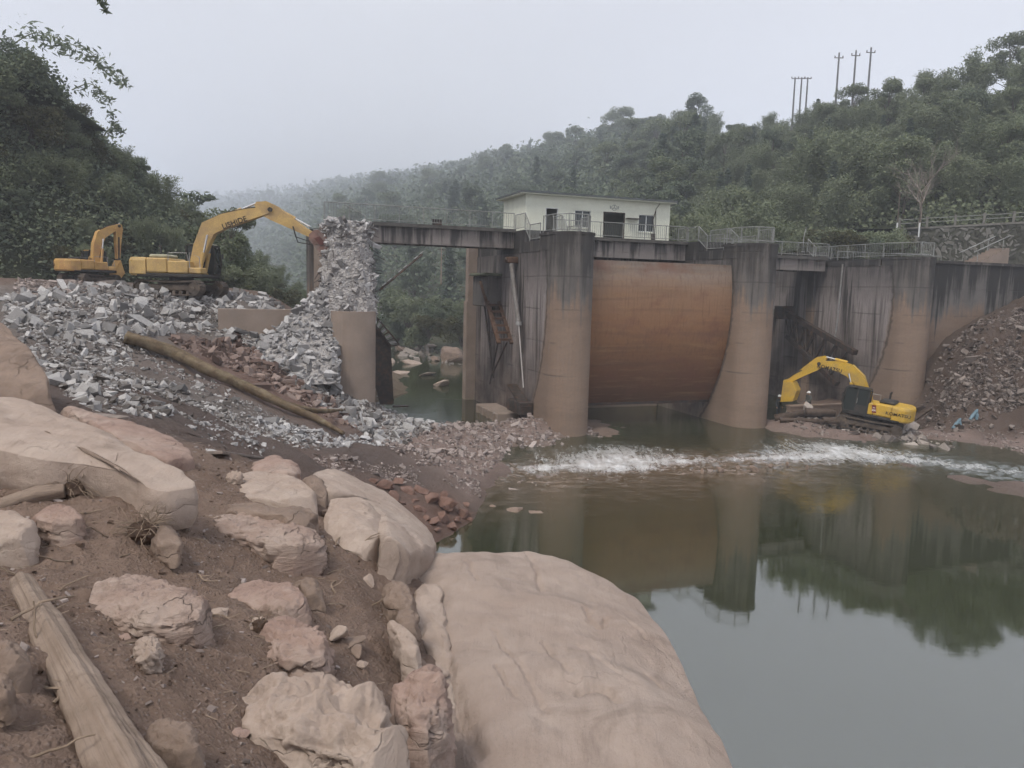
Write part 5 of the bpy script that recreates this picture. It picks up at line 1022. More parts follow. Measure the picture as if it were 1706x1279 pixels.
heap([(30, 470), (130, 465), (230, 478), (130, 490), (20, 500)], 700, .05, .3, M_PINKC, M_PINKO, 0, '', '', '', 'terrace_gravel', 'stony debris on the terrace below the orange digger', 'gravel', .1, 2.2)
# pebbles on the near bank
heap([], 1600, .008, .055, M_PINKC, M_PINKO, 0, '', '', '', 'bank_pebbles', 'small pebbles and clods on the muddy near bank', 'pebbles', .15, 2.0, world=[(-6, 2.5), (1.0, 3.2), (0, 12), (-3, 15), (-8, 14)])
heap([], 2600, .006, .035, M_CLOD, None, 0, '', '', '', 'mud_clods', 'dark crumbs of mud on the near bank', 'mud', .05, 2.0, world=[(-5, 2.2), (1.2, 2.6), (0, 12), (-3, 14), (-8, 13)])
SLV = [(V_*np.array([1, .09, .06]), F_) for V_, F_ in SMALL]
p = sample_region([], 1400, .1, [(-6, 2.2), (1.0, 2.6), (0, 12), (-3, 15), (-8, 13)]); scatter_mesh('leaf_litter', on_ground(p, .01), rng.uniform(.02, .075, len(p)), M_TWIG, lib=SLV, tilt=.2, label='dry straw and leaf litter strewn over the muddy bank', cat='litter')
# named larger blocks
def block(label, px, py, s, tilt, mat=None, up=0, Y=None):
    g = raycast(px, py) if Y is None else at(px, py, Y); V, F_ = CH[int(px) % len(CH)]; me = mesh_np('concrete_block', V, F_); o = link(me, 'concrete_block', mat or M_GREYO); o.location = (g[0], g[1], g[2]+up); o.scale = s; o.rotation_euler = tilt; return tag(o, label, 'block')
o = MB(); o.box((0, 0, 0), (1.0, .8, .7), bev=.05); q = o.build('concrete_block', M_GREYO); q.location = at(449, 522, 44.6); q.rotation_euler = (.3, .5, .5); tag(q, 'squared pale concrete block stuck on the low wall by the broken pier', 'block')
block('large pale slab of concrete on the middle of the rubble slope', 476, 578, (.75, .55, .4), (.3, .2, .4)); block('big grey boulder of concrete near the right foot of the rubble', 705, 712, (.62, .5, .5), (.1, .3, 1)); block('large grey block on the rubble crest below the diggers', 235, 508, (.8, .6, .6), (.3, -.2, 2)); block('large tilted grey slab below the yellow digger tracks', 250, 545, (.95, .5, .5), (.5, .6, .5)); block('grey lump beside a pale one left of the trunk', 240, 668, (.42, .35, .35), (.2, .2, 1)); block('pale lump next to the trunk lower half', 390, 668, (.4, .3, .3), (.2, .3, 2)); block('brown boulder at the lower end of the red pile', 430, 646, (.6, .5, .45), (.2, .1, 1.), M_REDO); block('brown square boulder under the red pile beside the trunk', 352, 618, (.5, .4, .35), (.1, .2, .4), M_REDO); block('rounded pale stone at the end of the thin plank', 338, 752, (.22, .18, .16), (0, 0, 0)); block('pale concrete block near the left edge', 12, 503, (.6, .5, .45), (.2, .1, 0)); block('white-edged concrete slab hanging at the broken pier corner', 612, 402, (.75, .4, .28), (.2, .5, .3), None, 0, 44.5); block('pale broken lump under the hanging slab of the broken pier', 614, 432, (.42, .35, .45), (.1, .4, 1.3), None, 0, 44.6)
# debris clinging to the broken pier
nb_ = 150; zb = rng.uniform(7.2, 12.5, nb_); ab = rng.uniform(0, 2*math.pi, nb_); frb = (zb-7)/5.6; pb = np.stack([(1.22-.36*frb)*np.sign(np.cos(ab))*np.abs(np.cos(ab))**.6, 3.0-(1-frb)*.9+(2.1-.4*frb)*np.sign(np.sin(ab))*np.abs(np.sin(ab))**.6, zb], 1)
BIGL = [chunk_mesh(700+i, 13, 1.5) for i in range(10)]; scatter_mesh('fracture_blocks', pb, rng.uniform(.22, .46, nb_), M_BROKEN, lib=BIGL, parent=BP, tilt=1.2)
n = 1300; z = rng.uniform(6.9, 12.6, n); a = rng.uniform(0, 2*math.pi, n); fr = (z-7)/5.6; pos = np.stack([(1.44-.38*fr)*np.sign(np.cos(a))*np.abs(np.cos(a))**.6, 3.0-(1-fr)*.9+(2.35-.4*fr)*np.sign(np.sin(a))*np.abs(np.sin(a))**.6, z], 1); pos[:, :2] += rng.normal(0, .16, (n, 2))
scatter_mesh('broken_lumps', pos, np.minimum(.038*(1-rng.uniform(0, .985, n))**-.5, .24), M_GREYC, parent=BP, tilt=1.5)
n = 320; pos = np.stack([rng.uniform(-1.4, 1.3, n), rng.uniform(.6, 5.4, n), 12.2+rng.uniform(-.3, .35, n)], 1); scatter_mesh('top_debris', pos, rng.uniform(.05, .20, n), M_GREYC, parent=BP)
# rubble cone leaning on the pier's left shoulder
ap_ = np.array([-1.2, 1.7, 9.3]); nc, nr_ = 40, 14; V = [ap_]; Fq = []
for i in range(1, nr_+1):
    f = i/nr_
    for j in range(nc):
        a = 2*math.pi*j/nc; V.append(ap_+np.array([math.cos(a)*4.6*f*(1.25 if math.cos(a) < 0 else .12), math.sin(a)*3.2*f*(1.15 if math.sin(a) < 0 else .8), -5.4*f**.85]))
V = np.array(V); V += (fbm(V*.9, 3)*.3)[:, None]*np.array([.6, .6, .6]); Fs = [(0, 1+j, 1+(j+1) % nc) for j in range(nc)]
for i in range(nr_-1):
    for j in range(nc): a, b = 1+i*nc+j, 1+i*nc+(j+1) % nc; c, d = a+nc, b+nc; Fs += [(a, c, d), (a, d, b)]
me = mesh_np('rubble_cone', V, np.array(Fs)); link(me, 'rubble_cone', M_BROKEN, BP)
n = 2600; f = rng.uniform(0, 1, n)**.6; a = rng.uniform(math.pi*.55, math.pi*1.95, n); ca_, sa_ = np.cos(a), np.sin(a)
pos = ap_+np.stack([ca_*4.6*f*np.where(ca_ < 0, 1.25, .15), sa_*3.2*f*np.where(sa_ < 0, 1.15, .8), -5.4*f**.85], 1)+rng.normal(0, .12, (n, 3)); keep = ~((pos[:, 1] < .9) & (pos[:, 0] > -1.05) & (pos[:, 2] < 7.6)); pos = pos[keep]
scatter_mesh('shoulder_debris', pos, np.minimum(.075*(1-rng.uniform(0, .98, len(pos)))**-.48, .42), M_GREYC, parent=BP, tilt=1.0)
# ------------------------------------------------------------------ excavators
M_GLASS = m_simple('cab_glass', (.03, .036, .036), .08, .1, 1, bump=0)
M_TRACK = m_simple('track_steel', (.085, .07, .06), .8, .35, 4, .2, dirt=(.20, .155, .12), dirt_amt=.8)
M_BLACK = m_simple('black_parts', (.035, .034, .033), .7, .3, 3, dirt=(.12, .10, .08), dirt_amt=.4)
M_CHROME = m_simple('chrome', (.65, .65, .65), .25, .1, 2, .7)
M_LETTER = m_simple('black_lettering', (.03, .025, .022), .7, .1, 3, bump=0)
def text_mesh(s, size, shear=0.0):
    cu = bpy.data.curves.new('txt', 'FONT'); cu.body = s; cu.size = size; cu.extrude = .004; cu.align_x = 'CENTER'; cu.align_y = 'CENTER'; cu.shear = shear; cu.space_character = 1.05; cu.offset = size*.02
    o = bpy.data.objects.new('txt', cu); COL.link(o); dg = bpy.context.evaluated_depsgraph_get(); me = bpy.data.meshes.new_from_object(o.evaluated_get(dg)); bpy.data.objects.remove(o); bpy.data.curves.remove(cu)
    me.materials.clear(); return me
def letter(parent, s, size, loc, xdir, updir, mat, sx=1.0, name='lettering', shear=0.0):
    me = text_mesh(s, size, shear); o = link(me, name, mat, parent); x = Vector(xdir).normalized(); u = Vector(updir).normalized(); n = x.cross(u).normalized(); u = n.cross(x)
    M_ = Matrix.Identity(4)
    for i in range(3): M_[i][0] = x[i]*sx; M_[i][1] = u[i]; M_[i][2] = n[i]; M_[i][3] = loc[i]
    o.matrix_local = M_; return o
def excavator(label, loc, heading, sc, paint, boom_px, arm_px, tool, cyl, swing=0.0, pitch=0.0, texts=(), paint2=None, faded=None, roll=0.0):
    T = thing('excavator', label, 'excavator', loc); T.rotation_euler = (roll, pitch, heading); T.scale = (sc, sc, sc)
    Mi = (Matrix.Translation(Vector(loc)) @ T.rotation_euler.to_matrix().to_4x4() @ Matrix.Scale(sc, 4)).inverted()
    hd = np.array([math.cos(heading), math.sin(heading), 0]); side = np.array([-hd[1], hd[0], 0])
    def lp(px, py, off=0.0):
        """pixel -> local (x, z) in the boom plane"""
        d = ray(px, py); p0 = np.array(loc)+side*off; k = ((p0-CAMP)@side)/(d@side); q = Mi @ Vector(CAMP+d*k); return q.x, q.z
    # tracks
    for sy in (-1, 1):
        rot = Matrix.Rotation(swing, 4, 'Z'); y0, y1 = sy*1.12-.3, sy*1.12+.3
        st = [(1.72+.42*math.sin(a), .46-.42*math.cos(a)) for a in np.linspace(0, math.pi, 9)]+[(0.9, .84), (0, .80), (-.9, .84)]+[(-1.72-.42*math.sin(a), .46+.42*math.cos(a)) for a in np.linspace(0, math.pi, 9)]
        inn = [(x*.965, .46+(z-.46)*.80) for x, z in st]; mb = MB(); n = len(st)
        for i in range(n):
            j = (i+1) % n; q = [(st[i], y0), (st[j], y0), (st[j], y1), (st[i], y1)]; w = [(inn[i], y0), (inn[j], y0), (inn[j], y1), (inn[i], y1)]
            mb.add([(p[0], y, p[1]) for p, y in q]+[(p[0], y, p[1]) for p, y in w], [(0, 1, 2, 3), (7, 6, 5, 4), (0, 4, 5, 1), (2, 6, 7, 3)])
        # shoes
        per = np.array(st+[st[0]]); L = np.concatenate([[0], np.cumsum(np.linalg.norm(np.diff(per, axis=0), axis=1))])
        for u in np.linspace(0, L[-1], 47)[:-1]:
            x = np.interp(u, L, per[:, 0]); z = np.interp(u, L, per[:, 1]); x2 = np.interp((u+.02) % L[-1], L, per[:, 0]); z2 = np.interp((u+.02) % L[-1], L, per[:, 1]); an = math.atan2(z2-z, x2-x)
            mb.box((x, (y0+y1)/2, z), (.15, .60, .05), M=Matrix.Rotation(-an, 3, 'Y'))
        mb.v = [tuple(rot @ Vector(v)) for v in mb.v]; bel = mb.build('track', M_TRACK, T)
        fr = MB(); fr.bx(-1.6, 1.6, sy*1.12-.2, sy*1.12+.2, .28, .66, .06)
        for xx in np.linspace(-1.35, 1.35, 7): fr.tube([(xx, y0+.06, .2), (xx, y1-.06, .2)], .11, 10)
        fr.v = [tuple(rot @ Vector(v)) for v in fr.v]; fr.build('track_frame', M_TRACK, bel)
        for nm, xx, r_ in (('sprocket', -1.72, .34), ('idler', 1.72, .33)):
            g_ = MB(); g_.tube([(xx, y0+.05, .46), (xx, y1-.05, .46)], r_, 18); g_.tube([(xx, y0+.02, .46), (xx, y1-.02, .46)], r_*.4, 12); g_.v = [tuple(rot @ Vector(v)) for v in g_.v]; g_.build(nm, M_TRACK, bel)
    mb = MB(); mb.bx(-.9, .9, -.95, .95, .4, .85, .1); mb.v = [tuple(Matrix.Rotation(swing, 4, 'Z') @ Vector(v)) for v in mb.v]; mb.build('car_body', M_TRACK, T)
    MB().tube([(0, 0, .8), (0, 0, 1.06)], .68, 24).build('swing_ring', M_BLACK, T)
    # upper structure
    MB().bx(-2.0, 1.75, -1.3, 1.3, 1.04, 1.26, .05).build('deck', M_BLACK, T)
    cw_ = [(-1.45, -1.33), (-1.45, 1.33)]+[(-2.02-.72*math.cos(a)**.8 if math.cos(a) > 0 else -2.02, 1.33*math.sin(a)) for a in np.linspace(math.pi/2, -math.pi/2, 15)]
    mb = MB(); n = len(cw_); lay = [(1.10, .93), (1.22, 1.0), (1.95, 1.0), (2.10, .955), (2.14, .9)]; vs = []; fs = []
    for z, s_ in lay: vs += [(-1.45+(x+1.45)*s_, y*s_, z) for x, y in cw_]
    for i in range(len(lay)-1): fs += [(i*n+j, i*n+(j+1) % n, (i+1)*n+(j+1) % n, (i+1)*n+j) for j in range(n)]
    fs += [tuple(range(n-1, -1, -1)), tuple((len(lay)-1)*n+j for j in range(n))]; mb.add(vs, fs); mb.build('counterweight', paint, T)
    MB().bx(-1.44, -.25, -1.31, 1.31, 1.27, 2.12, .07).build('engine_housing', paint, T)
    MB().bx(-1.5, -.45, -.8, .75, 2.12, 2.34, .08).build('hood', paint2 or M_BLACK, T)
    for xx in (-1.1, -.55): MB().bx(xx-.26, xx+.26, -1.325, -1.312, 1.38, 2.0).build('side_panel', paint, T); MB().bx(xx-.26, xx+.26, 1.312, 1.325, 1.38, 2.0).build('side_panel', paint, T)
    MB().tube([(-.9, -.55, 2.3), (-.9, -.55, 2.75), (-.98, -.55, 2.85)], .07, 10).build('exhaust', M_BLACK, T)
    MB().bx(-.24, .95, -1.31, -.42, 1.27, 1.98, .06).build('tank', paint, T); MB().bx(.97, 1.68, -1.30, -.42, 1.27, 1.62, .06).build('tool_box', paint, T)
    MB().bx(-.24, .12, .40, 1.31, 1.27, 2.05, .05).build('side_box', paint, T)
    hr = MB(); hr.tube([(-.2, -1.22, 1.98), (-.2, -1.22, 2.42), (.85, -1.22, 2.42), (.95, -1.22, 1.98)], .022, 6); hr.tube([(1.0, -1.2, 1.6), (1.0, -1.2, 2.45), (1.55, -1.2, 2.2), (1.6, -1.2, 1.6)], .022, 6); hr.build('handrail', M_GALV, T)
    # cab
    prof = [(.16, 1.27), (1.72, 1.27), (1.86, 1.9), (1.74, 2.86), (1.6, 2.96), (.28, 2.98), (.16, 2.86)]
    inn_ = [(.22, 1.3), (1.68, 1.3), (1.80, 1.9), (1.69, 2.80), (1.56, 2.88), (.3, 2.9), (.22, 2.82)]
    cb = MB().prism(inn_, 1, .42, 1.27).build('cab', M_GLASS, T)
    fr = MB()
    for y in (.39, 1.30):
        for i in range(len(prof)):
            a, b = prof[i], prof[(i+1) % len(prof)]; lbox(fr, (a[0], y, a[1]), (b[0], y, b[1]), .06, .09)
        lbox(fr, (.95, y, 1.27), (.92, y, 2.95), .05, .08); lbox(fr, (.16, y, 1.75), (.95, y, 1.75), .05, .07)
    for x, z in prof: lbox(fr, (x, .39, z), (x, 1.30, z), .08, .08)
    fr.bx(.18, .93, 1.275, 1.30, 1.3, 1.74); fr.build('cab_frame', faded or M_BLACK, cb); MB().bx(.2, 1.66, .40, 1.30, 2.95, 3.03, .04).build('cab_roof', paint2 or paint, cb); MB().tube([(.88, 1.34, 1.9), (.88, 1.34, 2.25)], .02, 6).build('door_handle', M_GALV, cb)
    mr = MB(); mr.tube([(1.7, 1.3, 2.3), (1.85, 1.5, 2.35)], .015, 5); mr.bx(1.83, 1.88, 1.42, 1.62, 2.2, 2.5, .01); mr.build('mirror', M_BLACK, cb)
    # boom, arm
    bp = [(*lp(x, y), h) for x, y, h in boom_px]; BM = MB().beam(bp, -.24, .24).build('boom', paint, T)
    x0, z0, _ = bp[0]; foot = MB()
    for y in (-.36, .30): foot.prism([(x0-.75, 1.25), (x0+.75, 1.25), (x0+.22, z0+.28), (x0-.25, z0+.28)], 1, y, y+.06)
    foot.build('boom_bracket', paint, T)
    ap = [(*lp(x, y), h) for x, y, h in arm_px]; AM = MB().beam(ap, -.19, .19).build('arm', paint, T)
    MB().tube([(bp[-1][0], -.3, bp[-1][1]), (bp[-1][0], .3, bp[-1][1])], .13, 12).build('boom_pin', M_BLACK, T)
    for (nm, A_, B_, r_, ys) in cyl:
        a = lp(*A_); b = lp(*B_)
        for y in ys:
            a3 = Vector((a[0], y, a[1])); b3 = Vector((b[0], y, b[1])); m_ = a3.lerp(b3, .58)
            cy = MB().tube([a3, m_], r_, 12).build(nm, paint if nm != 'tool_cylinder' else (paint), T); MB().tube([m_, b3], r_*.55, 10).build('rod', M_CHROME, cy)
    # hoses
    hz = MB()
    for y in (-.12, .05):
        pts = [Vector((x, y, z+h+.05)) for x, z, h in bp[1:]]; hz.tube(pts, .03, 5)
    hz.build('hose', M_BLACK, BM)
    tool(T, lp, paint, ap)
    for (s_, size, where, mat, sx) in texts:
        if where[0] == 'boom':
            (pa, pb, yoff) = where[1:]; a = lp(*pa); b = lp(*pb); y = yoff; xd = Vector((b[0]-a[0], 0, b[1]-a[1])); mid = ((a[0]+b[0])/2, y, (a[1]+b[1])/2)
            up = Vector((-xd.z, 0, xd.x)); up = up if up.z > 0 else -up; letter(BM, s_, size, mid, xd, up, mat, sx)
        else: letter(T, s_, size, where[1], where[2], where[3], mat, sx)
    return T
def bucket_tool(px, w=.55, flip=1):
    def f(T, lp, paint, ap):
        # px: hinge, back, tip, mouth corner outline in pixels
        P = [lp(*p) for p in px]; n = len(P); mb = MB(); y0, y1 = -w, w
        for i in range(n-1):
            a, b = P[i], P[i+1]; d = Vector((b[0]-a[0], 0, b[1]-a[1])).normalized(); nn = Vector((-d.z, 0, d.x))*.03
            vs = []
            for y in (y0, y1):
                vs += [(a[0]+nn.x, y, a[1]+nn.z), (b[0]+nn.x, y, b[1]+nn.z), (b[0]-nn.x, y, b[1]-nn.z), (a[0]-nn.x, y, a[1]-nn.z)]
            mb.add(vs, [(0, 1, 2, 3), (7, 6, 5, 4), (0, 4, 5, 1), (1, 5, 6, 2), (2, 6, 7, 3), (3, 7, 4, 0)])
        bk = mb.build('bucket', paint, T); sd_ = MB()
        for y in (y0-.012, y1-.02): sd_.prism(P, 1, y, y+.035)
        sd_.build('side_plate', paint, bk)
        a, b = P[-2], P[-1]; d = Vector((b[0]-a[0], 0, b[1]-a[1])).normalized()
        for k in range(5): y = y0+.08+k*(2*w-.16)/4; lbox(MB(), (b[0]-d.x*.1, y, b[1]-d.z*.1), (b[0]+d.x*.16, y, b[1]+d.z*.16), .1, .05).build('tooth', M_TRACK, bk)
        e = ap[-1]; MB().tube([(e[0], -.3, e[1]), (e[0], .3, e[1])], .1, 10).build('bucket_pin', M_BLACK, T)
        lk = MB()
        for y in (-.22, .18): lbox(lk, (ap[-2][0], y, ap[-2][1]+.25), (P[0][0], y, P[0][1]+.1), .05, .1)
        lk.build('link', M_BLACK, T)
    return f
M_BREAK = m_simple('breaker_red', (.22, .135, .115), .75, .3, 3, .2, dirt=(.26, .24, .23), dirt_amt=.8)
def breaker_tool(p0, p1, w=.42):
    def f(T, lp, paint, ap):
        a = lp(*p0); b = lp(*p1); a3 = Vector((a[0], 0, a[1])); b3 = Vector((b[0], 0, b[1])); d = (b3-a3).normalized(); L = (b3-a3).length; nn = Vector((-d.z, 0, d.x))
        bk = MB()
        prof = [(0, -.18), (.0, .25), (.3, .50), (L*.85, .42), (L, .22), (L, -.2), (L*.8, -.38), (.25, -.40)]
        P = [(a3+d*u+nn*v_) for u, v_ in prof]; bk.prism([(p.x, p.z) for p in P], 1, -w, w); br = bk.build('breaker', M_BREAK, T)
        for y in (-w-.03, w-.02):
            hp = MB(); P2 = [(a3+d*(L*.25+u)+nn*v_) for u, v_ in ((0, -.1), (.1, .22), (L*.4, .25), (L*.42, -.1))]; hp.prism([(p.x, p.z) for p in P2], 1, y, y+.05); hp.build('side_plate', m_simple('dark_red_plate', (.12, .05, .045), .8, .3, 3), br)
        ch = MB(); ch.tube([b3, b3+d*.55, b3+d*.75], [.09, .085, .03], 10); ch.build('chisel', M_STEEL, br)
        hz = MB(); e = Vector((ap[-2][0], -.25, ap[-2][1]-.1)); hz.tube([e, e+Vector((.3, -.1, -.9)), a3+Vector((0, -.25, -.7)), a3+d*.3+Vector((0, -.3, -.1))], .035, 6); hz.tube([e, e+Vector((.2, -.2, -.6)), a3+Vector((-.2, -.3, -.5)), a3+d*.2+Vector((0, -.3, .1))], .03, 6); hz.build('hydraulic_hose', M_BLACK, T)
    return f
M_YEL = m_simple('faded_yellow_paint', (.47, .325, .135), .55, .15, 1.2, bump=.1, dirt=(.26, .18, .12), dirt_amt=.85)
M_YELK = m_simple('yellow_paint', (.54, .345, .05), .45, .08, 1.2, bump=.08, dirt=(.30, .22, .11), dirt_amt=.7)
M_ORG = m_simple('orange_yellow_paint', (.50, .315, .12), .55, .18, 1.4, bump=.1, dirt=(.40, .21, .13), dirt_amt=.7)
pL = at(303, 491, 45.2); pL[2] -= .06
excavator('faded yellow crawler digger hammering the broken pier with a hydraulic breaker', tuple(pL), 0.0, 1.0, M_YEL,
          [(323, 452, .24), (336, 412, .40), (349, 381, .46), (375, 369, .42), (415, 358, .33), (452, 350, .17)],
          [(427, 340, .12), (440, 347, .42), (458, 356, .44), (490, 375, .28), (527, 396, .14)], breaker_tool((522, 388), (549, 421)),
          [('boom_cylinder', (336, 462), (350, 392), .11, (-.4, .4)), ('arm_cylinder', (366, 364), (429, 338), .11, (0,)), ('tool_cylinder', (458, 346), (516, 378), .10, (0,))],
          swing=-.22, texts=[('LISHIDE', .42, ('boom', (376, 378), (410, 366), -.25), M_LETTER, 1.0)], paint2=m_simple('pale_hood', (.34, .33, .24), .6, .15, 2))
pS = at(150, 470, 55.0); pS[2] = Hs(pS[0], pS[1])[0]-.05
excavator('orange-yellow crawler digger with folded arm at the foot of the left hill', tuple(pS), math.radians(57), .80, M_ORG,
          [(157, 432, .24), (161, 408, .38), (167, 391, .42), (180, 384, .34), (196, 377, .18)],
          [(199, 374, .14), (197, 380, .34), (196, 400, .26), (196, 432, .14)], bucket_tool([(196, 434), (190, 446), (188, 458), (196, 464), (203, 455)], .5),
          [('boom_cylinder', (165, 437), (168, 398), .11, (-.4, .4)), ('arm_cylinder', (170, 388), (199, 372), .10, (0,)), ('tool_cylinder', (200, 384), (199, 428), .09, (0,))],
          swing=.3, texts=[('SANY', .42, ('body', (-2.69, .25, 1.62), (0, -1, 0), (0, 0, 1)), M_LETTER, 1.15)])
pK = at(1447, 716, 49.0); pK[2] = Hs(pK[0], pK[1])[0]+.12
M_DECAL = m_simple('dark_red_decal', (.16, .02, .02), .6, .1, 3, bump=0); M_WDEC = m_simple('white_decal', (.75, .72, .68), .6, .05, 3, bump=0)
KX = excavator('bright yellow crawler digger working beside the pier on the right bank', tuple(pK), math.radians(180-35), .90, M_YELK,
          [(1443, 655, .25), (1432, 632, .42), (1416, 617, .46), (1395, 610, .36), (1366, 606, .18)],
          [(1376, 595, .12), (1368, 602, .40), (1358, 609, .40), (1336, 622, .26), (1312, 637, .13)], bucket_tool([(1309, 633), (1324, 637), (1330, 650), (1324, 667), (1304, 668)], .60),
          [('boom_cylinder', (1424, 655), (1416, 622), .11, (-.4, .4)), ('arm_cylinder', (1412, 604), (1377, 595), .11, (0,)), ('tool_cylinder', (1366, 597), (1320, 626), .10, (0,))],
          swing=.12, pitch=-.10, texts=[('KOMATSU', .40, ('boom', (1371, 611), (1396, 617), .25), M_LETTER, .9), ('KOMATSU', .30, ('body', (-1.86, 1.345, 1.60), (-1, 0, 0), (0, 0, 1)), M_LETTER, 1.1)], paint2=M_BLACK)
mb = MB(); mb.prism([(-.48, 1.45), (-.20, 1.45), (-.12, 1.98), (-.40, 1.98)], 1, 1.326, 1.332); mb.build('decal', M_DECAL, KX)
letter(KX, '200', .17, (-.30, 1.34, 1.62), (-1, 0, 0), (0, 0, 1), M_WDEC, 1.0, 'model_number'); letter(KX, 'PC', .13, (-.30, 1.34, 1.80), (-1, 0, 0), (0, 0, 1), M_WDEC, 1.0, 'model_letters')

# ------------------------------------------------------------------ people
def person(label, loc, rz, h, top, legs, pose, helmet=None, hair=None):
    T = thing('person', label, 'person', loc, rz); s = h/1.72
    J = dict(pel=(0, 0, .93), wai=(0, 0, 1.08), che=(.02, 0, 1.30), nec=(.03, 0, 1.47), hed=(.05, 0, 1.58), crn=(.05, 0, 1.70),
             lh=(0, .10, .90), lk=(.03, .12, .50), la=(-.02, .13, .09), lt=(.15, .14, .04), rh=(0, -.10, .90), rk=(.03, -.12, .50), ra=(-.02, -.13, .09), rt=(.15, -.14, .04),
             ls=(.02, .19, 1.40), le=(.0, .27, 1.13), lw=(.10, .28, .88), lf=(.14, .27, .78), rs=(.02, -.19, 1.40), re=(.0, -.27, 1.13), rw=(.10, -.28, .88), rf=(.14, -.27, .78)); J.update(pose)
    Rd = dict(pel=.145, wai=.13, che=.15, nec=.06, hed=.088, crn=.07, lh=.085, lk=.06, la=.045, lt=.04, rh=.085, rk=.06, ra=.045, rt=.04, ls=.065, le=.045, lw=.034, lf=.032, rs=.065, re=.045, rw=.034, rf=.032)
    E = ['pel-wai', 'wai-che', 'che-nec', 'nec-hed', 'hed-crn', 'pel-lh', 'lh-lk', 'lk-la', 'la-lt', 'pel-rh', 'rh-rk', 'rk-ra', 'ra-rt', 'che-ls', 'ls-le', 'le-lw', 'lw-lf', 'che-rs', 'rs-re', 're-rw', 'rw-rf']
    ks = list(J); me = bpy.data.meshes.new('body'); me.from_pydata([tuple(c*s for c in J[k]) for k in ks], [tuple(ks.index(q) for q in e.split('-')) for e in E], []); o = bpy.data.objects.new('tmp', me); COL.link(o)
    md = o.modifiers.new('skin', 'SKIN'); sk = me.skin_vertices[0].data
    for i, k in enumerate(ks): sk[i].radius = (Rd[k]*s, Rd[k]*s); sk[i].use_root = (k == 'pel')
    sb = o.modifiers.new('sub', 'SUBSURF'); sb.levels = 2; dg = bpy.context.evaluated_depsgraph_get(); m2 = bpy.data.meshes.new_from_object(o.evaluated_get(dg)); bpy.data.objects.remove(o)
    m2.materials.clear(); sk_ = m_simple('skin', (.32, .19, .13), .6, .1, 3)
    for q in (top, legs, sk_, M_BLACK): m2.materials.append(q)
    hz = J['nec'][2]*s; 
    for p in m2.polygons:
        c = p.center; arm = abs(c.y) > .2*s and c.z < .92*s
        p.material_index = 3 if c.z < .10*s else 2 if (c.z > hz+.01 or (arm and c.z < J['lw'][2]*s+.02)) else 1 if (c.z < .98*s and not arm) else 0; p.use_smooth = True
    b = link(m2, 'body', None, T); hx, hy, hz2 = [c*s for c in J['hed']]
    nose = MB(); nose.tube([(hx+.085*s, hy, hz2+.03*s), (hx+.115*s, hy, hz2-.01*s)], .016*s, 6); nose.build('nose', sk_, b)
    eyes = MB()
    for y in (-.033, .033): eyes.tube([(hx+.078*s, hy+y*s, hz2+.03*s), (hx+.09*s, hy+y*s, hz2+.03*s)], .012*s, 6)
    eyes.build('eyes', M_BLACK, b)
    if helmet is not None or hair is not None:
        V, Fq = blob_dome(.125*s if helmet is not None else .108*s); me = mesh_np('helmet' if helmet is not None else 'hair', V+np.array([hx-.005, hy, hz2+.045*s]), Fq, True)
        q = link(me, 'helmet' if helmet is not None else 'hair', helmet or hair, T)
        if helmet is not None: MB().tube([(hx+.02, hy, hz2+.04*s), (hx+.02, hy, hz2+.055*s)], .15*s, 18).build('brim', helmet, q)
    return T
def blob_dome(R_):
    bm = bmesh.new(); bmesh.ops.create_uvsphere(bm, u_segments=16, v_segments=10, radius=R_)
    for v in bm.verts: v.co.z = v.co.z if v.co.z > 0 else v.co.z*.25
    bmesh.ops.triangulate(bm, faces=bm.faces); V = np.array([v.co[:] for v in bm.verts]); bm.verts.index_update(); Fq = np.array([[v.index for v in f.verts] for f in bm.faces]); bm.free(); return V, Fq
M_HELM = m_simple('white_helmet', (.75, .76, .76), .4, .04, 2, bump=0); M_CLO = m_simple('dark_clothes', (.045, .05, .052), .95, .3, 4); M_CLO2 = m_simple('dark_trousers', (.035, .04, .05), .95, .3, 4); M_CLO3 = m_simple('grey_green_jacket', (.10, .105, .10), .95, .3, 4); M_CLO4 = m_simple('grey_top', (.22, .20, .20), .95, .3, 4); M_HAIR = m_simple('black_hair', (.012, .011, .011), .7, .2, 8)
def stand(px, py, Y, up=0): p = at(px, py, Y); return (p[0], p[1], Hd(p[0], p[1])[0]+up)
person('worker in dark clothes and white helmet standing next to the pier by the bucket', stand(1296, 690, 52.0), math.radians(-60), 1.68, M_CLO, M_CLO2, {}, M_HELM)
person('worker in grey-green jacket and white helmet standing on the bank right of the bucket', stand(1346, 690, 51.5), math.radians(200), 1.66, M_CLO3, M_CLO2, dict(le=(.05, .26, 1.14), lw=(.24, .18, 1.06), lf=(.32, .15, 1.05), rk=(.10, -.12, .50), ra=(.0, -.14, .09)), M_HELM)
person('dark-haired worker in a grey top behind the yellow counterweight', stand(1497, 700, 51.2, .25), math.radians(120), 1.68, M_CLO4, M_CLO2, dict(hed=(.09, 0, 1.57), crn=(.10, 0, 1.69)), None, M_HAIR)
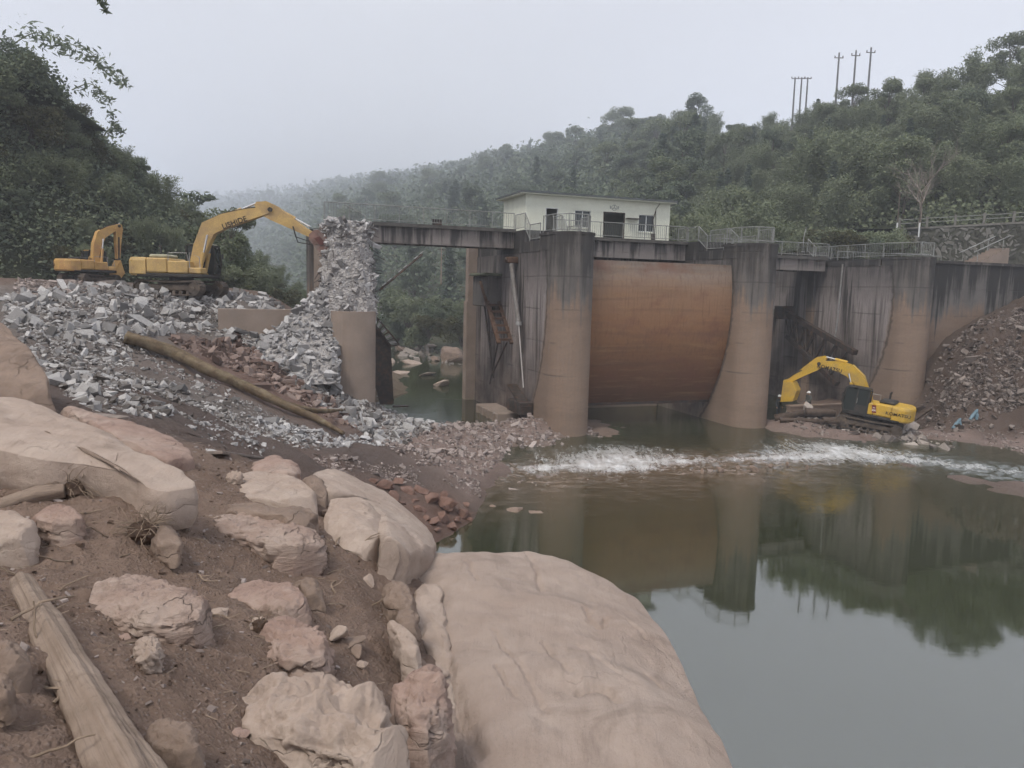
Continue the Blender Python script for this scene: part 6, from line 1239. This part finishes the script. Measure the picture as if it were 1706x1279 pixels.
# ------------------------------------------------------------------ vegetation
def m_leaf(name, c0, c1, isl=.6):
    t = NT(name); r = t.rand_isl(); ro = t.rand_obj(); k = t.mix(r, c0, c1); k = t.mix(t.mapr(ro, 0, 1, 0, .55), k, t.mix(1.0, k, (.62, .66, .6), 'MULTIPLY'))
    t.col(k); t.rough(.75); t.b.inputs['Specular IOR Level'].default_value = .2
    tr = t.n('ShaderNodeBsdfTranslucent'); t.l(k, tr.inputs['Color']); mx = t.n('ShaderNodeMixShader'); mx.inputs[0].default_value = .22; t.l(t.b.outputs[0], mx.inputs[1]); t.l(tr.outputs[0], mx.inputs[2]); t.l(mx.outputs[0], t.out.inputs['Surface']); return t.m
L_BAM = m_leaf('bamboo_leaves', (0.169, 0.203, 0.129), (0.250, 0.276, 0.181)); L_BRD = m_leaf('broad_leaves', (0.121, 0.155, 0.111), (0.192, 0.224, 0.155)); L_CON = m_leaf('conifer_needles', (0.095, 0.127, 0.103), (0.146, 0.178, 0.136)); L_SHR = m_leaf('shrub_leaves', (0.155, 0.188, 0.121), (0.240, 0.267, 0.169)); L_DRY = m_leaf('pale_leaves', (.075, .082, .042), (.13, .125, .07))
M_TRUNK = m_simple('tree_bark', (.10, .085, .07), .95, .3, 3, bump=.6); M_CULM = m_simple('bamboo_culm', (.12, .14, .06), .6, .3, 2); M_PALE = m_simple('pale_bark', (.23, .20, .175), .9, .25, 3)
def leaf_quads(C, size, r, droop=0.0, long=1.8):
    """C (n,3) centres -> quads, random orientation"""
    n = len(C); u = r.normal(size=(n, 3)); u[:, 2] = u[:, 2]*.6-droop; u /= np.linalg.norm(u, axis=1)[:, None]; w = np.cross(u, r.normal(size=(n, 3))); w /= np.linalg.norm(w, axis=1)[:, None]
    s = (size*r.uniform(.6, 1.3, n))[:, None]; a = u*s*long*.5; b = w*s*.5
    V = np.stack([C-a, C-a*.1+b, C+a, C-a*.1-b], 1).reshape(-1, 3); return V, np.arange(n*4).reshape(n, 4)
def clumps(cents, rads, per, r, flat=.8):
    out = []
    for c, R_ in zip(cents, rads):
        q = r.normal(size=(per, 3)); q /= np.linalg.norm(q, axis=1)[:, None]; q *= (r.uniform(0, 1, per)**.45)[:, None]*R_; q[:, 2] *= flat; out.append(q+c)
    return np.concatenate(out)
def proto(name, trunk_mb, tm, leafV, leafF, lm, label, cat):
    T = thing(name, label, cat, (0, 0, -500)); trunk_mb.build('trunk', tm, T); link(mesh_np('crown', leafV, leafF), 'crown', lm, T); return T
def broadleaf(seed, H_=9.0, lm=L_BRD, leaf=.18, n=8000, sp=.36, tm=None):
    r = np.random.default_rng(seed); mb = MB(); th = H_*.35; mb.tube([(0, 0, -.6), (r.normal(0, .1), r.normal(0, .1), th*.6), (r.normal(0, .2), r.normal(0, .2), th*1.3), (0, 0, H_*.8)], [.20, .16, .12, .04], 7)
    cs = []; rs = []
    for i in range(18):
        a = r.uniform(0, 6.28); z = H_*(.28+.66*r.uniform(0, 1)**.8); rr = H_*sp*math.sqrt(max(.05, 1-((z/H_-.55)/.5)**2))*r.uniform(.4, 1.0); c = np.array([rr*math.cos(a), rr*math.sin(a), z]); cs.append(c); rs.append(H_*r.uniform(.085, .16)); mb.tube([(0, 0, z*.62), tuple(c*np.array([.5, .5, 0])+np.array([0, 0, z*.85])), tuple(c)], [.07, .045, .015], 5, False)
    cs.append(np.array([0, 0, H_*.9])); rs.append(H_*.13); C = clumps(cs, rs, n//len(cs), r, .75); return mb, *leaf_quads(C, leaf, r, .15)
def bamboo(seed, H_=9.0, n=8000):
    r = np.random.default_rng(seed); mb = MB(); C = []
    for i in range(16):
        a = r.uniform(0, 6.28); b = r.uniform(0, 1.3); h = H_*r.uniform(.75, 1.1); lean = r.uniform(.5, 2.2); x0, y0 = b*math.cos(a), b*math.sin(a); P = [np.array([x0+lean*math.cos(a)*f**2.3, y0+lean*math.sin(a)*f**2.3, h*(f-.12*f**4)-.5*(f == 0)]) for f in np.linspace(0, 1, 7)]
        mb.tube([tuple(p) for p in P], [.05, .05, .045, .04, .03, .02, .01], 5, False)
        P = np.array(P); k = n//16; f = r.uniform(.25, 1, k)**.75*6; i0 = np.minimum(f.astype(int), 5); q = P[i0]+(P[i0+1]-P[i0])*(f-i0)[:, None]; q = q+r.normal(size=(k, 3))*np.array([.42, .42, .3]); C.append(q)
    return mb, *leaf_quads(np.concatenate(C), .135, r, .5, 2.8)
def conifer(seed, H_=10.0, n=6500):
    r = np.random.default_rng(seed); mb = MB(); mb.tube([(0, 0, -.6), (0, 0, H_*.5), (0, 0, H_)], [.18, .11, .02], 6); C = []
    for z in np.linspace(.18, .98, 15):
        R_ = H_*.24*(1.02-z)**.8*r.uniform(.75, 1.15); nb = 7
        for b in range(nb):
            a = r.uniform(0, 6.28); L = R_*r.uniform(.6, 1.1); k = n//(15*nb); f = r.uniform(.1, 1, k); C.append(np.stack([L*f*math.cos(a)+r.normal(0, .12, k), L*f*math.sin(a)+r.normal(0, .12, k), H_*z-L*.35*f**1.5+r.normal(0, .1, k)], 1)); mb.tube([(0, 0, H_*z), (L*math.cos(a), L*math.sin(a), H_*z-L*.35)], [.03, .008], 4, False)
    return mb, *leaf_quads(np.concatenate(C), .16, r, .3, 2.2)
def shrub(seed, R_=2.2, lm=None, n=7000, hang=.3):
    r = np.random.default_rng(seed); mb = MB(); cs = []; rs = []
    for i in range(12):
        a = r.uniform(0, 6.28); q = R_*r.uniform(.1, .85); z = R_*r.uniform(.15, .95); cs.append(np.array([q*math.cos(a), q*math.sin(a), z])); rs.append(R_*r.uniform(.25, .42)); mb.tube([(0, 0, -.4), (q*.4*math.cos(a), q*.4*math.sin(a), z*.6), tuple(cs[-1])], [.06, .04, .01], 5, False)
    return mb, *leaf_quads(clumps(cs, rs, n//12, r, .8), .095, r, hang, 2.2)
def bare(seed, H_=9.0):
    r = random.Random(seed); mb = MB()
    def br(p, d, L, R_, lev):
        pts = [p]; 
        for i in range(4): d = (d+Vector((r.uniform(-.14, .14), r.uniform(-.14, .14), r.uniform(-.02, .10)))).normalized(); pts.append(pts[-1]+d*L/4)
        mb.tube(pts, [R_*(1-.16*i) for i in range(5)], 5, False)
        if lev < 4:
            for i in range(4 if lev else 6): q = pts[r.randint(1 if lev else 2, 4)]; a = r.uniform(0, 6.28); e = r.uniform(.35, .8); s = d.orthogonal().normalized(); s = Matrix.Rotation(a, 3, d) @ s; br(q, (d*math.cos(e)+s*math.sin(e)).normalized(), L*r.uniform(.5, .75), R_*.5, lev+1)
    br(Vector((0, 0, -.3)), Vector((0, 0, 1)), H_*.42, .15, 0); return mb
PB = [proto('bamboo_clump', *[b[0], M_CULM, b[1], b[2]], L_BAM, 'x', 'bamboo') for b in (bamboo(1), bamboo(2, 8.0), bamboo(3, 10.0))]
PD = [proto('broadleaf_tree', b[0], M_TRUNK, b[1], b[2], lm, 'x', 'tree') for b, lm in ((broadleaf(11), L_BRD), (broadleaf(12, 8, n=7000), L_BRD), (broadleaf(13, 10, sp=.30), L_SHR))]
PC = [proto('conifer_tree', b[0], M_TRUNK, b[1], b[2], L_CON, 'x', 'tree') for b in (conifer(21), conifer(22, 9))]
PS = [proto('shrub', b[0], M_TRUNK, b[1], b[2], lm, 'x', 'shrub') for b, lm in ((shrub(31), L_SHR), (shrub(32), L_BRD), (shrub(33), L_DRY), (shrub(34), L_BAM))]
PROTOS = PB+PD+PC+PS
def plant(p, P, sc, label, group): return copy_tree(P, tuple(p), rng.uniform(0, 6.28), sc*rng.uniform(.9, 1.1), label, group)
def seen(P, m=60):
    """roughly inside the photograph"""
    px, py = proj(P); return -m < px < 1706+m and -m < py < 1279+m
# right hillside: nearer slopes
HMK = [(1150, 330, ', right of the white house'), (1000, 280, ', above the white house'), (1330, 330, ', behind the pier right of the gate'), (1330, 220, ', below the left group of poles'), (1430, 190, ', below the right group of poles'), (1500, 300, ', around the bare tree'), (1650, 300, ', above the stone wall'), (1650, 120, ', near the top right corner'), (1200, 240, ', on the middle of the slope')]
FMK = [(450, 340, ', above the yellow digger boom'), (600, 330, ', above the broken pier'), (720, 310, ', above the footbridge'), (850, 280, ', left of the white house roof'), (980, 250, ', above the white house roof'), (700, 450, ', below the footbridge'), (470, 430, ', left of the broken pier')]
LMK = [(40, 120, ', near the top left corner'), (60, 280, ', at the left edge'), (150, 200, ', below the arching spray'), (150, 350, ', above the orange digger'), (280, 350, ', above the yellow digger'), (60, 420, ', left of the orange digger'), (380, 430, ', behind the yellow boom'), (240, 420, ', between the two diggers')]
cnt = 0; tries = 0; grid_seen = []
TT = rng.uniform(.08, .52, 9000); WW = rng.uniform(0, 1.02, 9000)**.9; PP = HR.pt(TT, WW)
while cnt < 290 and tries < 9000:
    t_ = TT[tries]; w_ = WW[tries]; p = PP[tries].copy(); tries += 1
    if not seen(p+np.array([0, 0, 4])): continue
    dY = np.linalg.norm(p[:2]); mind = 2.5+.018*dY
    if any((p[0]-q[0])**2+(p[1]-q[1])**2 < mind*mind for q in grid_seen): continue
    grid_seen.append(p); u = rng.uniform(); low = w_ < .35; topz = w_ > .9
    if topz and t_ < .36 and u < .2: P, sc, lb, g = PC[rng.integers(2)], rng.uniform(.7, 1.05), 'dark conifer standing on the skyline of the right ridge', 'conifers on the right skyline'
    elif low and u < .7 or u < .42: P, sc, lb, g = PB[rng.integers(3)], rng.uniform(.65, 1.0), ('feathery bamboo clump low on the right hill' if low else 'feathery bamboo clump in the wood on the right hillside'), ('bamboo at the foot of the right hill' if low else 'bamboo on the right hill')
    elif u < .85: P, sc, lb, g = PD[rng.integers(3)], rng.uniform(.6, .95), 'round-crowned tree in the wood on the right hillside', 'trees on the right hill'
    else: P, sc, lb, g = PC[rng.integers(2)], rng.uniform(.55, .9), 'dark conifer among the trees on the right hillside', 'conifers on the right hill'
    sf = where(p+np.array([0, 0, 4]), HMK); plant(p-np.array([0, 0, .3]), P, sc, lb+sf, g+sf); cnt += 1
cnt = 0; tries = 0; gs = []
TT = rng.uniform(.44, .98, 9000); WW = np.where(rng.uniform(0, 1, 9000) < .35, rng.uniform(.9, 1.03, 9000), rng.uniform(0, 1.04, 9000)); PP = HR.pt(TT, WW)
while cnt < 260 and tries < 9000:
    t_ = TT[tries]; w_ = WW[tries]; p = PP[tries].copy(); tries += 1
    if not seen(p+np.array([0, 0, 4]), 20): continue
    dY = np.linalg.norm(p[:2]); mind = 2.5+.009*dY
    if any((p[0]-q[0])**2+(p[1]-q[1])**2 < mind*mind for q in gs): continue
    gs.append(p); P = PD[rng.integers(3)] if rng.uniform() < .75 else PC[rng.integers(2)]; top_ = w_ > .88
    plant(p-np.array([0, 0, .5]), P, rng.uniform(.8, 1.3)*(.9+.0017*dY), ('misty tree on the far skyline' if top_ else 'misty tree on the far hillside')+where(p, FMK), ('trees on the far skyline' if top_ else 'trees on the far hillside')+where(p, FMK)); cnt += 1
# undergrowth between the trees: nobody could count it
def undergrowth(name, hill, n, t0, t1, lm, label, size=.5, w0=0, w1=1.03, h=2.2, cluster=26):
    t_ = rng.uniform(t0, t1, n); w_ = rng.uniform(w0, w1, n); P = hill.pt(t_, w_); h = h*(1+.004*np.linalg.norm(P, axis=1)) if size is None else h; P[:, 2] += rng.uniform(-.2, 1, n)*h*.6; R_ = rng.uniform(.7, 1.6, n)*h*.5
    C = np.repeat(P, cluster, 0)+np.clip(np.random.default_rng(5).normal(size=(n*cluster, 3)), -1.5, 1.5)*np.repeat(R_, cluster)[:, None]*np.array([.6, .6, .55]); sz = np.linalg.norm(C, axis=1)*.0032 if size is None else size; V, Fq = leaf_quads(C, sz, np.random.default_rng(6), .2); o = link(mesh_np(name, V, Fq), name, lm, None, 'stuff'); return tag(o, label, 'undergrowth')
undergrowth('hill_undergrowth', HR, 5200, .06, .55, L_SHR, 'dense undergrowth covering the right hillside', .29, cluster=36)
undergrowth('far_undergrowth', HR, 6500, .5, 1.0, L_BRD, 'continuous misty wood covering the far hillside', None, h=5, cluster=26)
undergrowth('slope_undergrowth', HL, 3600, .1, 1.0, L_BRD, 'dense creepers and undergrowth on the left hill', .19, h=1.6, cluster=30, w1=1.3)
undergrowth('slope_creepers', HL, 1500, .1, 1.0, L_SHR, 'lighter hanging creepers on the left hill', .18, h=1.8, cluster=34, w1=1.2)
# left hill
cnt = 0; tries = 0; gs = []
TT = rng.uniform(.22, .96, 5000); WW = rng.uniform(.02, 1.05, 5000); PP = HL.pt(TT, WW)
while cnt < 120 and tries < 5000:
    t_ = TT[tries]; w_ = WW[tries]; p = PP[tries].copy(); tries += 1
    if not seen(p+np.array([0, 0, 2]), 40): continue
    if any(((p-q)**2).sum() < 2.1**2 for q in gs): continue
    gs.append(p); u = rng.uniform(); tp = w_ > .85; sf = where(p, LMK)
    if u < .6: plant(p-np.array([0, 0, .2]), PS[rng.integers(4)], rng.uniform(.7, 1.2), ('leafy shrub on the left skyline' if tp else 'leafy shrub on the steep left hill')+sf, ('shrubs on the left skyline' if tp else 'shrubs on the left hill')+sf)
    elif u < .85: plant(p-np.array([0, 0, .2]), PB[rng.integers(3)], rng.uniform(.3, .5), 'small bamboo tuft on the left hill'+sf, 'bamboo on the left hill'+sf)
    else: plant(p-np.array([0, 0, .2]), PD[rng.integers(3)], rng.uniform(.32, .5), 'small round tree on the left hill'+sf, 'trees on the left hill'+sf)
    cnt += 1
# overhanging bamboo spray on the left skyline
def spray(label, pts, n, seed, leaf=.24, wid=.5):
    r = np.random.default_rng(seed); P = smooth_list(pts, 30); T = thing('bamboo_spray', label, 'bamboo', P[0]); mb = MB(); mb.tube([tuple(p-P[0]) for p in P], list(np.linspace(.05, .01, 30)), 5, False)
    i = r.integers(3, 30, n); f = i/29; C = P[i]-P[0]+r.normal(size=(n, 3))*wid*np.array([1, 1, .8])*(1.15-.7*f)[:, None]-np.array([0, 0, .25]); V, Fq = leaf_quads(C, leaf, r, .6, 3.2); mb.build('culm', M_CULM, T); link(mesh_np('leaves', V, Fq), 'leaves', L_BRD, T)
spray('bamboo spray arching over the sky from the left hilltop', [at(20, 75, 60), at(60, 55, 59), at(110, 70, 58), at(160, 95, 57.5), at(205, 135, 57)], 420, 1, .17, .62)
spray('thin leafy spray below the arching bamboo on the left skyline', [at(120, 150, 63), at(150, 140, 62.5), at(175, 160, 62), at(190, 200, 62)], 160, 2, .16, .45)
spray('thin leafy twigs on the left skyline above the yellow digger', [at(290, 335, 78), at(315, 325, 77), at(335, 328, 77), at(352, 324, 77)], 110, 3, .28, .45)
spray('leafy twigs halfway down the left skyline', [at(170, 230, 66), at(190, 208, 66), at(200, 214, 66)], 110, 4, .16, .35)
spray('leaf tuft poking into the sky at the top of the picture', [at(160, -30, 30), at(168, -12, 30), at(178, 6, 30)], 40, 5, .12, .12)
# single plants that stand out
def one(P, p, sc, label, cat, name=None): o = copy_tree(P, tuple(p), 1.0, sc, label); o['category'] = cat; return o
g_ = at(1530, 392, 76); T = thing('bare_tree', 'bare pale-branched tree above the stone retaining wall', 'tree', tuple(g_)); bare(5, 10.5).build('branches', M_PALE, T)
one(PD[2], at(385, 492, 58)-np.array([0, 0, 1.0]), .72, 'dark leafy tree standing behind the yellow digger tracks', 'tree'); one(PS[3], at(415, 482, 57)-np.array([0, 0, .6]), .9, 'drooping shrub right of the tree behind the yellow digger', 'shrub'); one(PS[1], at(350, 478, 57)-np.array([0, 0, .4]), 1.0, 'dark shrub just behind the yellow digger boom', 'shrub')
for i, (px, py, Y_, s_) in enumerate([(700, 560, 104, 1.6), (745, 540, 103, 1.5), (770, 556, 100, 1.4), (680, 530, 108, 1.7), (725, 525, 106, 1.5), (660, 555, 112, 1.6), (715, 545, 101, 1.2), (780, 530, 100, 1.5), (650, 520, 118, 1.8)]): plant(at(px, py, Y_)-np.array([0, 0, 1.2]), PS[i % 4], s_, 'green shrub on the far bank seen through the left bay', 'shrubs on the far bank')
# pale slip of bare earth on the far bank, and the pole standing on it
sl = [at(px, py, Y_) for px, py, Y_ in ((705, 500, 104), (740, 462, 110), (792, 452, 112), (800, 480, 106), (760, 520, 101), (720, 540, 99))]
# ------------------------------------------------------------------ retaining wall, road rail, poles
A_ = at(1492, 384, 74); B_ = at(1712, 372, 70); C_ = B_+(B_-A_)*.6
RWL = thing('retaining_wall', 'rubble stone retaining wall with moss above the abutment at the right', 'wall', tuple(A_)); d_ = Vector(C_-A_); Lw = math.hypot(d_.x, d_.y); ang = math.atan2(d_.y, d_.x); RWL.rotation_euler = (0, 0, ang); HW = 4.6
sl_ = d_.z/Lw
mb = MB(); mb.add([(0, 0, -HW), (Lw, 0, -HW), (Lw, 0, d_.z), (0, 0, 0), (0, 1.0, -HW), (Lw, 1.0, -HW), (Lw, 1.0, d_.z), (0, 1.0, 0)], [(0, 1, 2, 3), (7, 6, 5, 4), (3, 2, 6, 7), (0, 3, 7, 4), (1, 5, 6, 2), (0, 4, 5, 1)]); mb.build('mortar', m_simple('dark_mortar', (.085, .085, .07), .95, .4, 2, bump=.6, dirt=(.05, .06, .03)), RWL)
M_DKW = m_simple('weathered_kerb', (.17, .165, .15), .95, .25, 2, bump=.4)
M_STONE = m_chunk('wall_stone', (.085, .085, .072), (.20, .195, .18), False)
SM = [mesh_np('stone', V*np.array([1, .5, 1]), F_) for V, F_ in [chunk_mesh(500+i, 12, 1.4) for i in range(6)]]
for me in SM: me.materials.append(M_STONE)
k = 0
for row in range(11):
    x = rng.uniform(0, .3)
    while x < min(Lw, 16.5) and k < 290:
        s_ = rng.uniform(.14, .30); z_ = -.25-row*.40+x*sl_+rng.uniform(-.16, .16); o = bpy.data.objects.new('stone', SM[rng.integers(6)]); COL.link(o); o.parent = RWL; o.location = (x, -.02, z_); o.scale = (s_, .22, s_*rng.uniform(.7, 1.1)); o.rotation_euler = (0, rng.uniform(0, 3.1), 0); x += s_*2.0; k += 1
mb = MB(); mb.add([(-.1, -.12, -.02), (Lw, -.12, d_.z-.02), (Lw, .9, d_.z-.02), (-.1, .9, -.02), (-.1, -.12, .16), (Lw, -.12, d_.z+.16), (Lw, .9, d_.z+.16), (-.1, .9, .16)], [(0, 1, 2, 3), (7, 6, 5, 4), (0, 4, 5, 1), (1, 5, 6, 2), (2, 6, 7, 3), (3, 7, 4, 0)]); mb.build('coping', M_DKW, RWL)
GRl = thing('guard_rail', 'pale roadside guard rail with concrete posts above the stone wall', 'railing', tuple(A_+np.array([0, 0, .16]))); GRl.rotation_euler = (0, 0, ang)
for h_ in (.45, .8): MB().tube([(0, .2, h_), (Lw, .2, h_+d_.z)], .035, 6).build('rail', M_RAIL, GRl)
for i in range(9): x = .3+i*2.3; MB().bx(x-.1, x+.1, .1, .3, x*sl_-.05, x*sl_+.98, .02).build('post', M_DKW, GRl)
# road behind the wall, hillside pad
pad = MB(); pad.add([tuple(A_+np.array([-10, 1.5, -.1])), tuple(C_+np.array([30, -4, .1])), tuple(C_+np.array([40, 25, .6])), tuple(A_+np.array([-6, 20, .2]))], [(0, 1, 2, 3)]); structure(pad.build('road', M_GROUND))
bnk = MB(); bnk.add([tuple(dam(14, 15, 1)), tuple(dam(32, 11, 11.4)), tuple(dam(60, 6, 11.8)), tuple(A_+np.array([40, -10, -1.5])), tuple(A_+np.array([0, .8, -1.4])), tuple(A_+np.array([-12, 6, -2.6])), tuple(A_+np.array([-24, 10, -6]))], [(0, 1, 4, 5, 6), (1, 2, 3, 4)]); structure(bnk.build('bank_slope', M_HILL))
for i, px in enumerate(np.linspace(1318, 1500, 26)):
    p = at(px, 428+rng.uniform(-6, 4), 70+rng.uniform(-2, 2)); plant(p-np.array([0, 0, .3]), PS[i % 4], rng.uniform(.75, 1.05), 'bushy shrub between the bridge railing and the stone wall', 'shrubs left of the stone wall')
for i in range(26):
    f = rng.uniform(0, 1); p = np.array(dam(29+f*14, 12.5+rng.uniform(0, 2.5), 11.8+rng.uniform(0, .6))); plant(p, PS[i % 4], rng.uniform(.28, .5), 'low weedy shrub at the foot of the stone retaining wall', 'weeds below the retaining wall')
for i in range(60):
    p = np.array(dam(9+rng.uniform(0, 22), 17+rng.uniform(0, 6), 0)); p[2] = np.interp(to_dam(p)[0], [8, 16, 24, 32], [6, 9, 10.5, 11.5]); P_ = PB[i % 3] if i % 2 else PS[i % 4]; plant(p-np.array([0, 0, .5]), P_, rng.uniform(.55, .85) if i % 2 else rng.uniform(.9, 1.4), 'bamboo close behind the dam railings on the right' if i % 2 else 'bushy shrub close behind the dam railings on the right', 'bamboo close behind the dam' if i % 2 else 'shrubs close behind the dam')
def pole(label, px, ytop, ybot, Y_, arms):
    b = at(px-(ybot-ytop)*.07, ybot, Y_); a = at(px, ytop, Y_); h = a[2]-b[2]; T = thing('utility_pole', label, 'pole', (b[0], b[1], b[2]-3)); MB().tube([(0, 0, 0), (0, 0, h+3)], [.22, .15], 8).build('pole_shaft', m_simple('pole_concrete', (.16, .16, .165), .9, .1, 2), T)
    for dz, w_ in arms:
        MB().bx(-w_, w_, -.06, .06, h+3-dz-.06, h+3-dz+.06).build('cross_arm', M_STEEL, T)
        for sx in (-1, 1): MB().tube([(sx*w_*.9, 0, h+3-dz+.06), (sx*w_*.9, 0, h+3-dz+.36)], .09, 8).build('insulator', M_STEEL, T)
for i, (px, yt, yb, nm) in enumerate([(1325, 129, 196, 'leftmost slender utility pole of the left group on the ridge'), (1336, 129, 194, 'middle slender utility pole of the left group on the ridge'), (1346, 129, 190, 'right slender utility pole of the left group on the ridge')]): pole(nm, px, yt, yb, 166, [(.25, .75)])
for i, (px, yt, yb, nm) in enumerate([(1398, 88, 175, 'left tall utility pole of the right group on the ridge'), (1426, 84, 165, 'middle tall utility pole of the right group on the ridge'), (1451, 79, 150, 'right tall utility pole of the right group on the ridge')]): pole(nm, px, yt, yb, 145, [(.9, .8)])
g_ = at(735, 462, 108); T = thing('utility_pole', 'thin pale pole on the far bank seen through the left bay', 'pole', tuple(g_)); MB().tube([(0, 0, -1), (0, 0, 4.2)], [.1, .08], 7).build('pole_shaft', M_PLAIN, T); MB().bx(-.4, .4, -.05, .05, 3.7, 3.8).build('cross_arm', M_STEEL, T)
for i, (px, nm) in enumerate([(1494, 'white-based thin post left of the road guard rail'), (1531, 'white-based thin post beside the bare tree')]):
    g_ = at(px, 386, 73); T = thing('road_post', nm, 'post', tuple(g_)); MB().tube([(0, 0, -.5), (0, 0, .8)], .07, 8).build('white_base', M_FRAME, T); MB().tube([(0, 0, .8), (0, 0, 3.6)], .06, 8).build('post_shaft', M_TRUNK, T)
for P_ in PROTOS:
    for c in list(P_.children): bpy.data.objects.remove(c)
    bpy.data.objects.remove(P_)

# ------------------------------------------------------------------ small things on the right bank
M_BLUE = m_simple('blue_plastic', (.13, .21, .26), .5, .25, 3, dirt=(.16, .16, .15), dirt_amt=.5)
for i, (px, lb) in enumerate([(1596, 'left of two pale blue plastic bundles at the foot of the dirt heap'), (1623, 'right of two pale blue plastic bundles at the foot of the dirt heap')]):
    g_ = np.array(stand(px, 718, 49.6)); T = thing('blue_bundle', lb, 'bundle', tuple(g_)); me, b_ = log('', [np.array(q) for q in ((-.35, 0, 0), (-.15, .1, .22), (.10, .2, .48), (.25, .3, .62))], [.09, .12, .11, .07], M_BLUE, 5, .12, 20, seed=i+8); o = link(me, 'roll', M_BLUE, T); o.location = b_; me, b_ = log('', [np.array(q) for q in ((.12, .05, 0), (.14, .12, .25), (.2, .25, .5))], [.10, .11, .07], M_BLUE, 5, .12, 16, seed=i+12); o = link(me, 'sheet_end', M_BLUE, T); o.location = b_
M_DBARK = m_simple('wet_dark_bark', (.065, .047, .038), .9, .4, 3, bump=1.0, dirt=(.13, .10, .08), dirt_amt=.6)
def bank_log(label, a, b, r0, r1, up=.15, mid=None):
    pts = [np.array(stand(*a))+np.array([0, 0, up])]+([np.array(stand(*mid))+np.array([0, 0, up+.2])] if mid else [])+[np.array(stand(*b))+np.array([0, 0, up+.3])]
    if len(pts) == 2: pts.insert(1, (pts[0]+pts[1])/2)
    me, b_ = log('', pts, [r0, (r0+r1)/2, r1], M_DBARK, 4, .06, 16, seed=int(a[0])); o = link(me, 'driftwood_log', M_DBARK); o.location = b_; tag(o, label, 'log')
bank_log('dark driftwood log lying by the water below the bucket', (1290, 705, 51), (1345, 695, 50.5), .28, .2); bank_log('thick log leaning up towards the yellow digger tracks', (1340, 708, 50), (1392, 680, 49.6), .30, .22, .5); bank_log('thin dark log along the bank in front of the digger', (1300, 700, 50.2), (1400, 706, 48.5), .18, .12); bank_log('short dark log under the digger front', (1370, 705, 49), (1410, 700, 49), .2, .15, .3); bank_log('fallen beam lying from the digger rear to the last pier', (1500, 690, 51.5), (1550, 700, 52), .14, .1, .3)
mb = MB(); g_ = stand(1365, 688, 51.8); T = thing('low_wall', 'low dark concrete kerb wall behind the two workers', 'wall', g_, A20); mb.bx(-2.6, 2.6, -.2, .2, -.5, .75); mb.build('wall_face', M_DARKC, T); MB().bx(-2.65, 2.65, -.25, .25, .75, .85).build('coping', M_DARKC, T)

# ------------------------------------------------------------------ haze
HZ = MB().bx(-1700, 1300, -30, 2700, -4, 300).build('haze', None); hm = bpy.data.materials.new('haze_air'); hm.use_nodes = True; ht = hm.node_tree; ht.nodes.clear()
pv = ht.nodes.new('ShaderNodeVolumePrincipled'); pv.inputs['Color'].default_value = (.84, .90, 1.0, 1); pv.inputs['Density'].default_value = .00090; pv.inputs['Anisotropy'].default_value = .0
ho = ht.nodes.new('ShaderNodeOutputMaterial'); ht.links.new(pv.outputs[0], ho.inputs['Volume']); HZ.data.materials.append(hm); HZ['kind'] = 'stuff'; tag(HZ, 'thin grey mist filling the valley', 'haze')
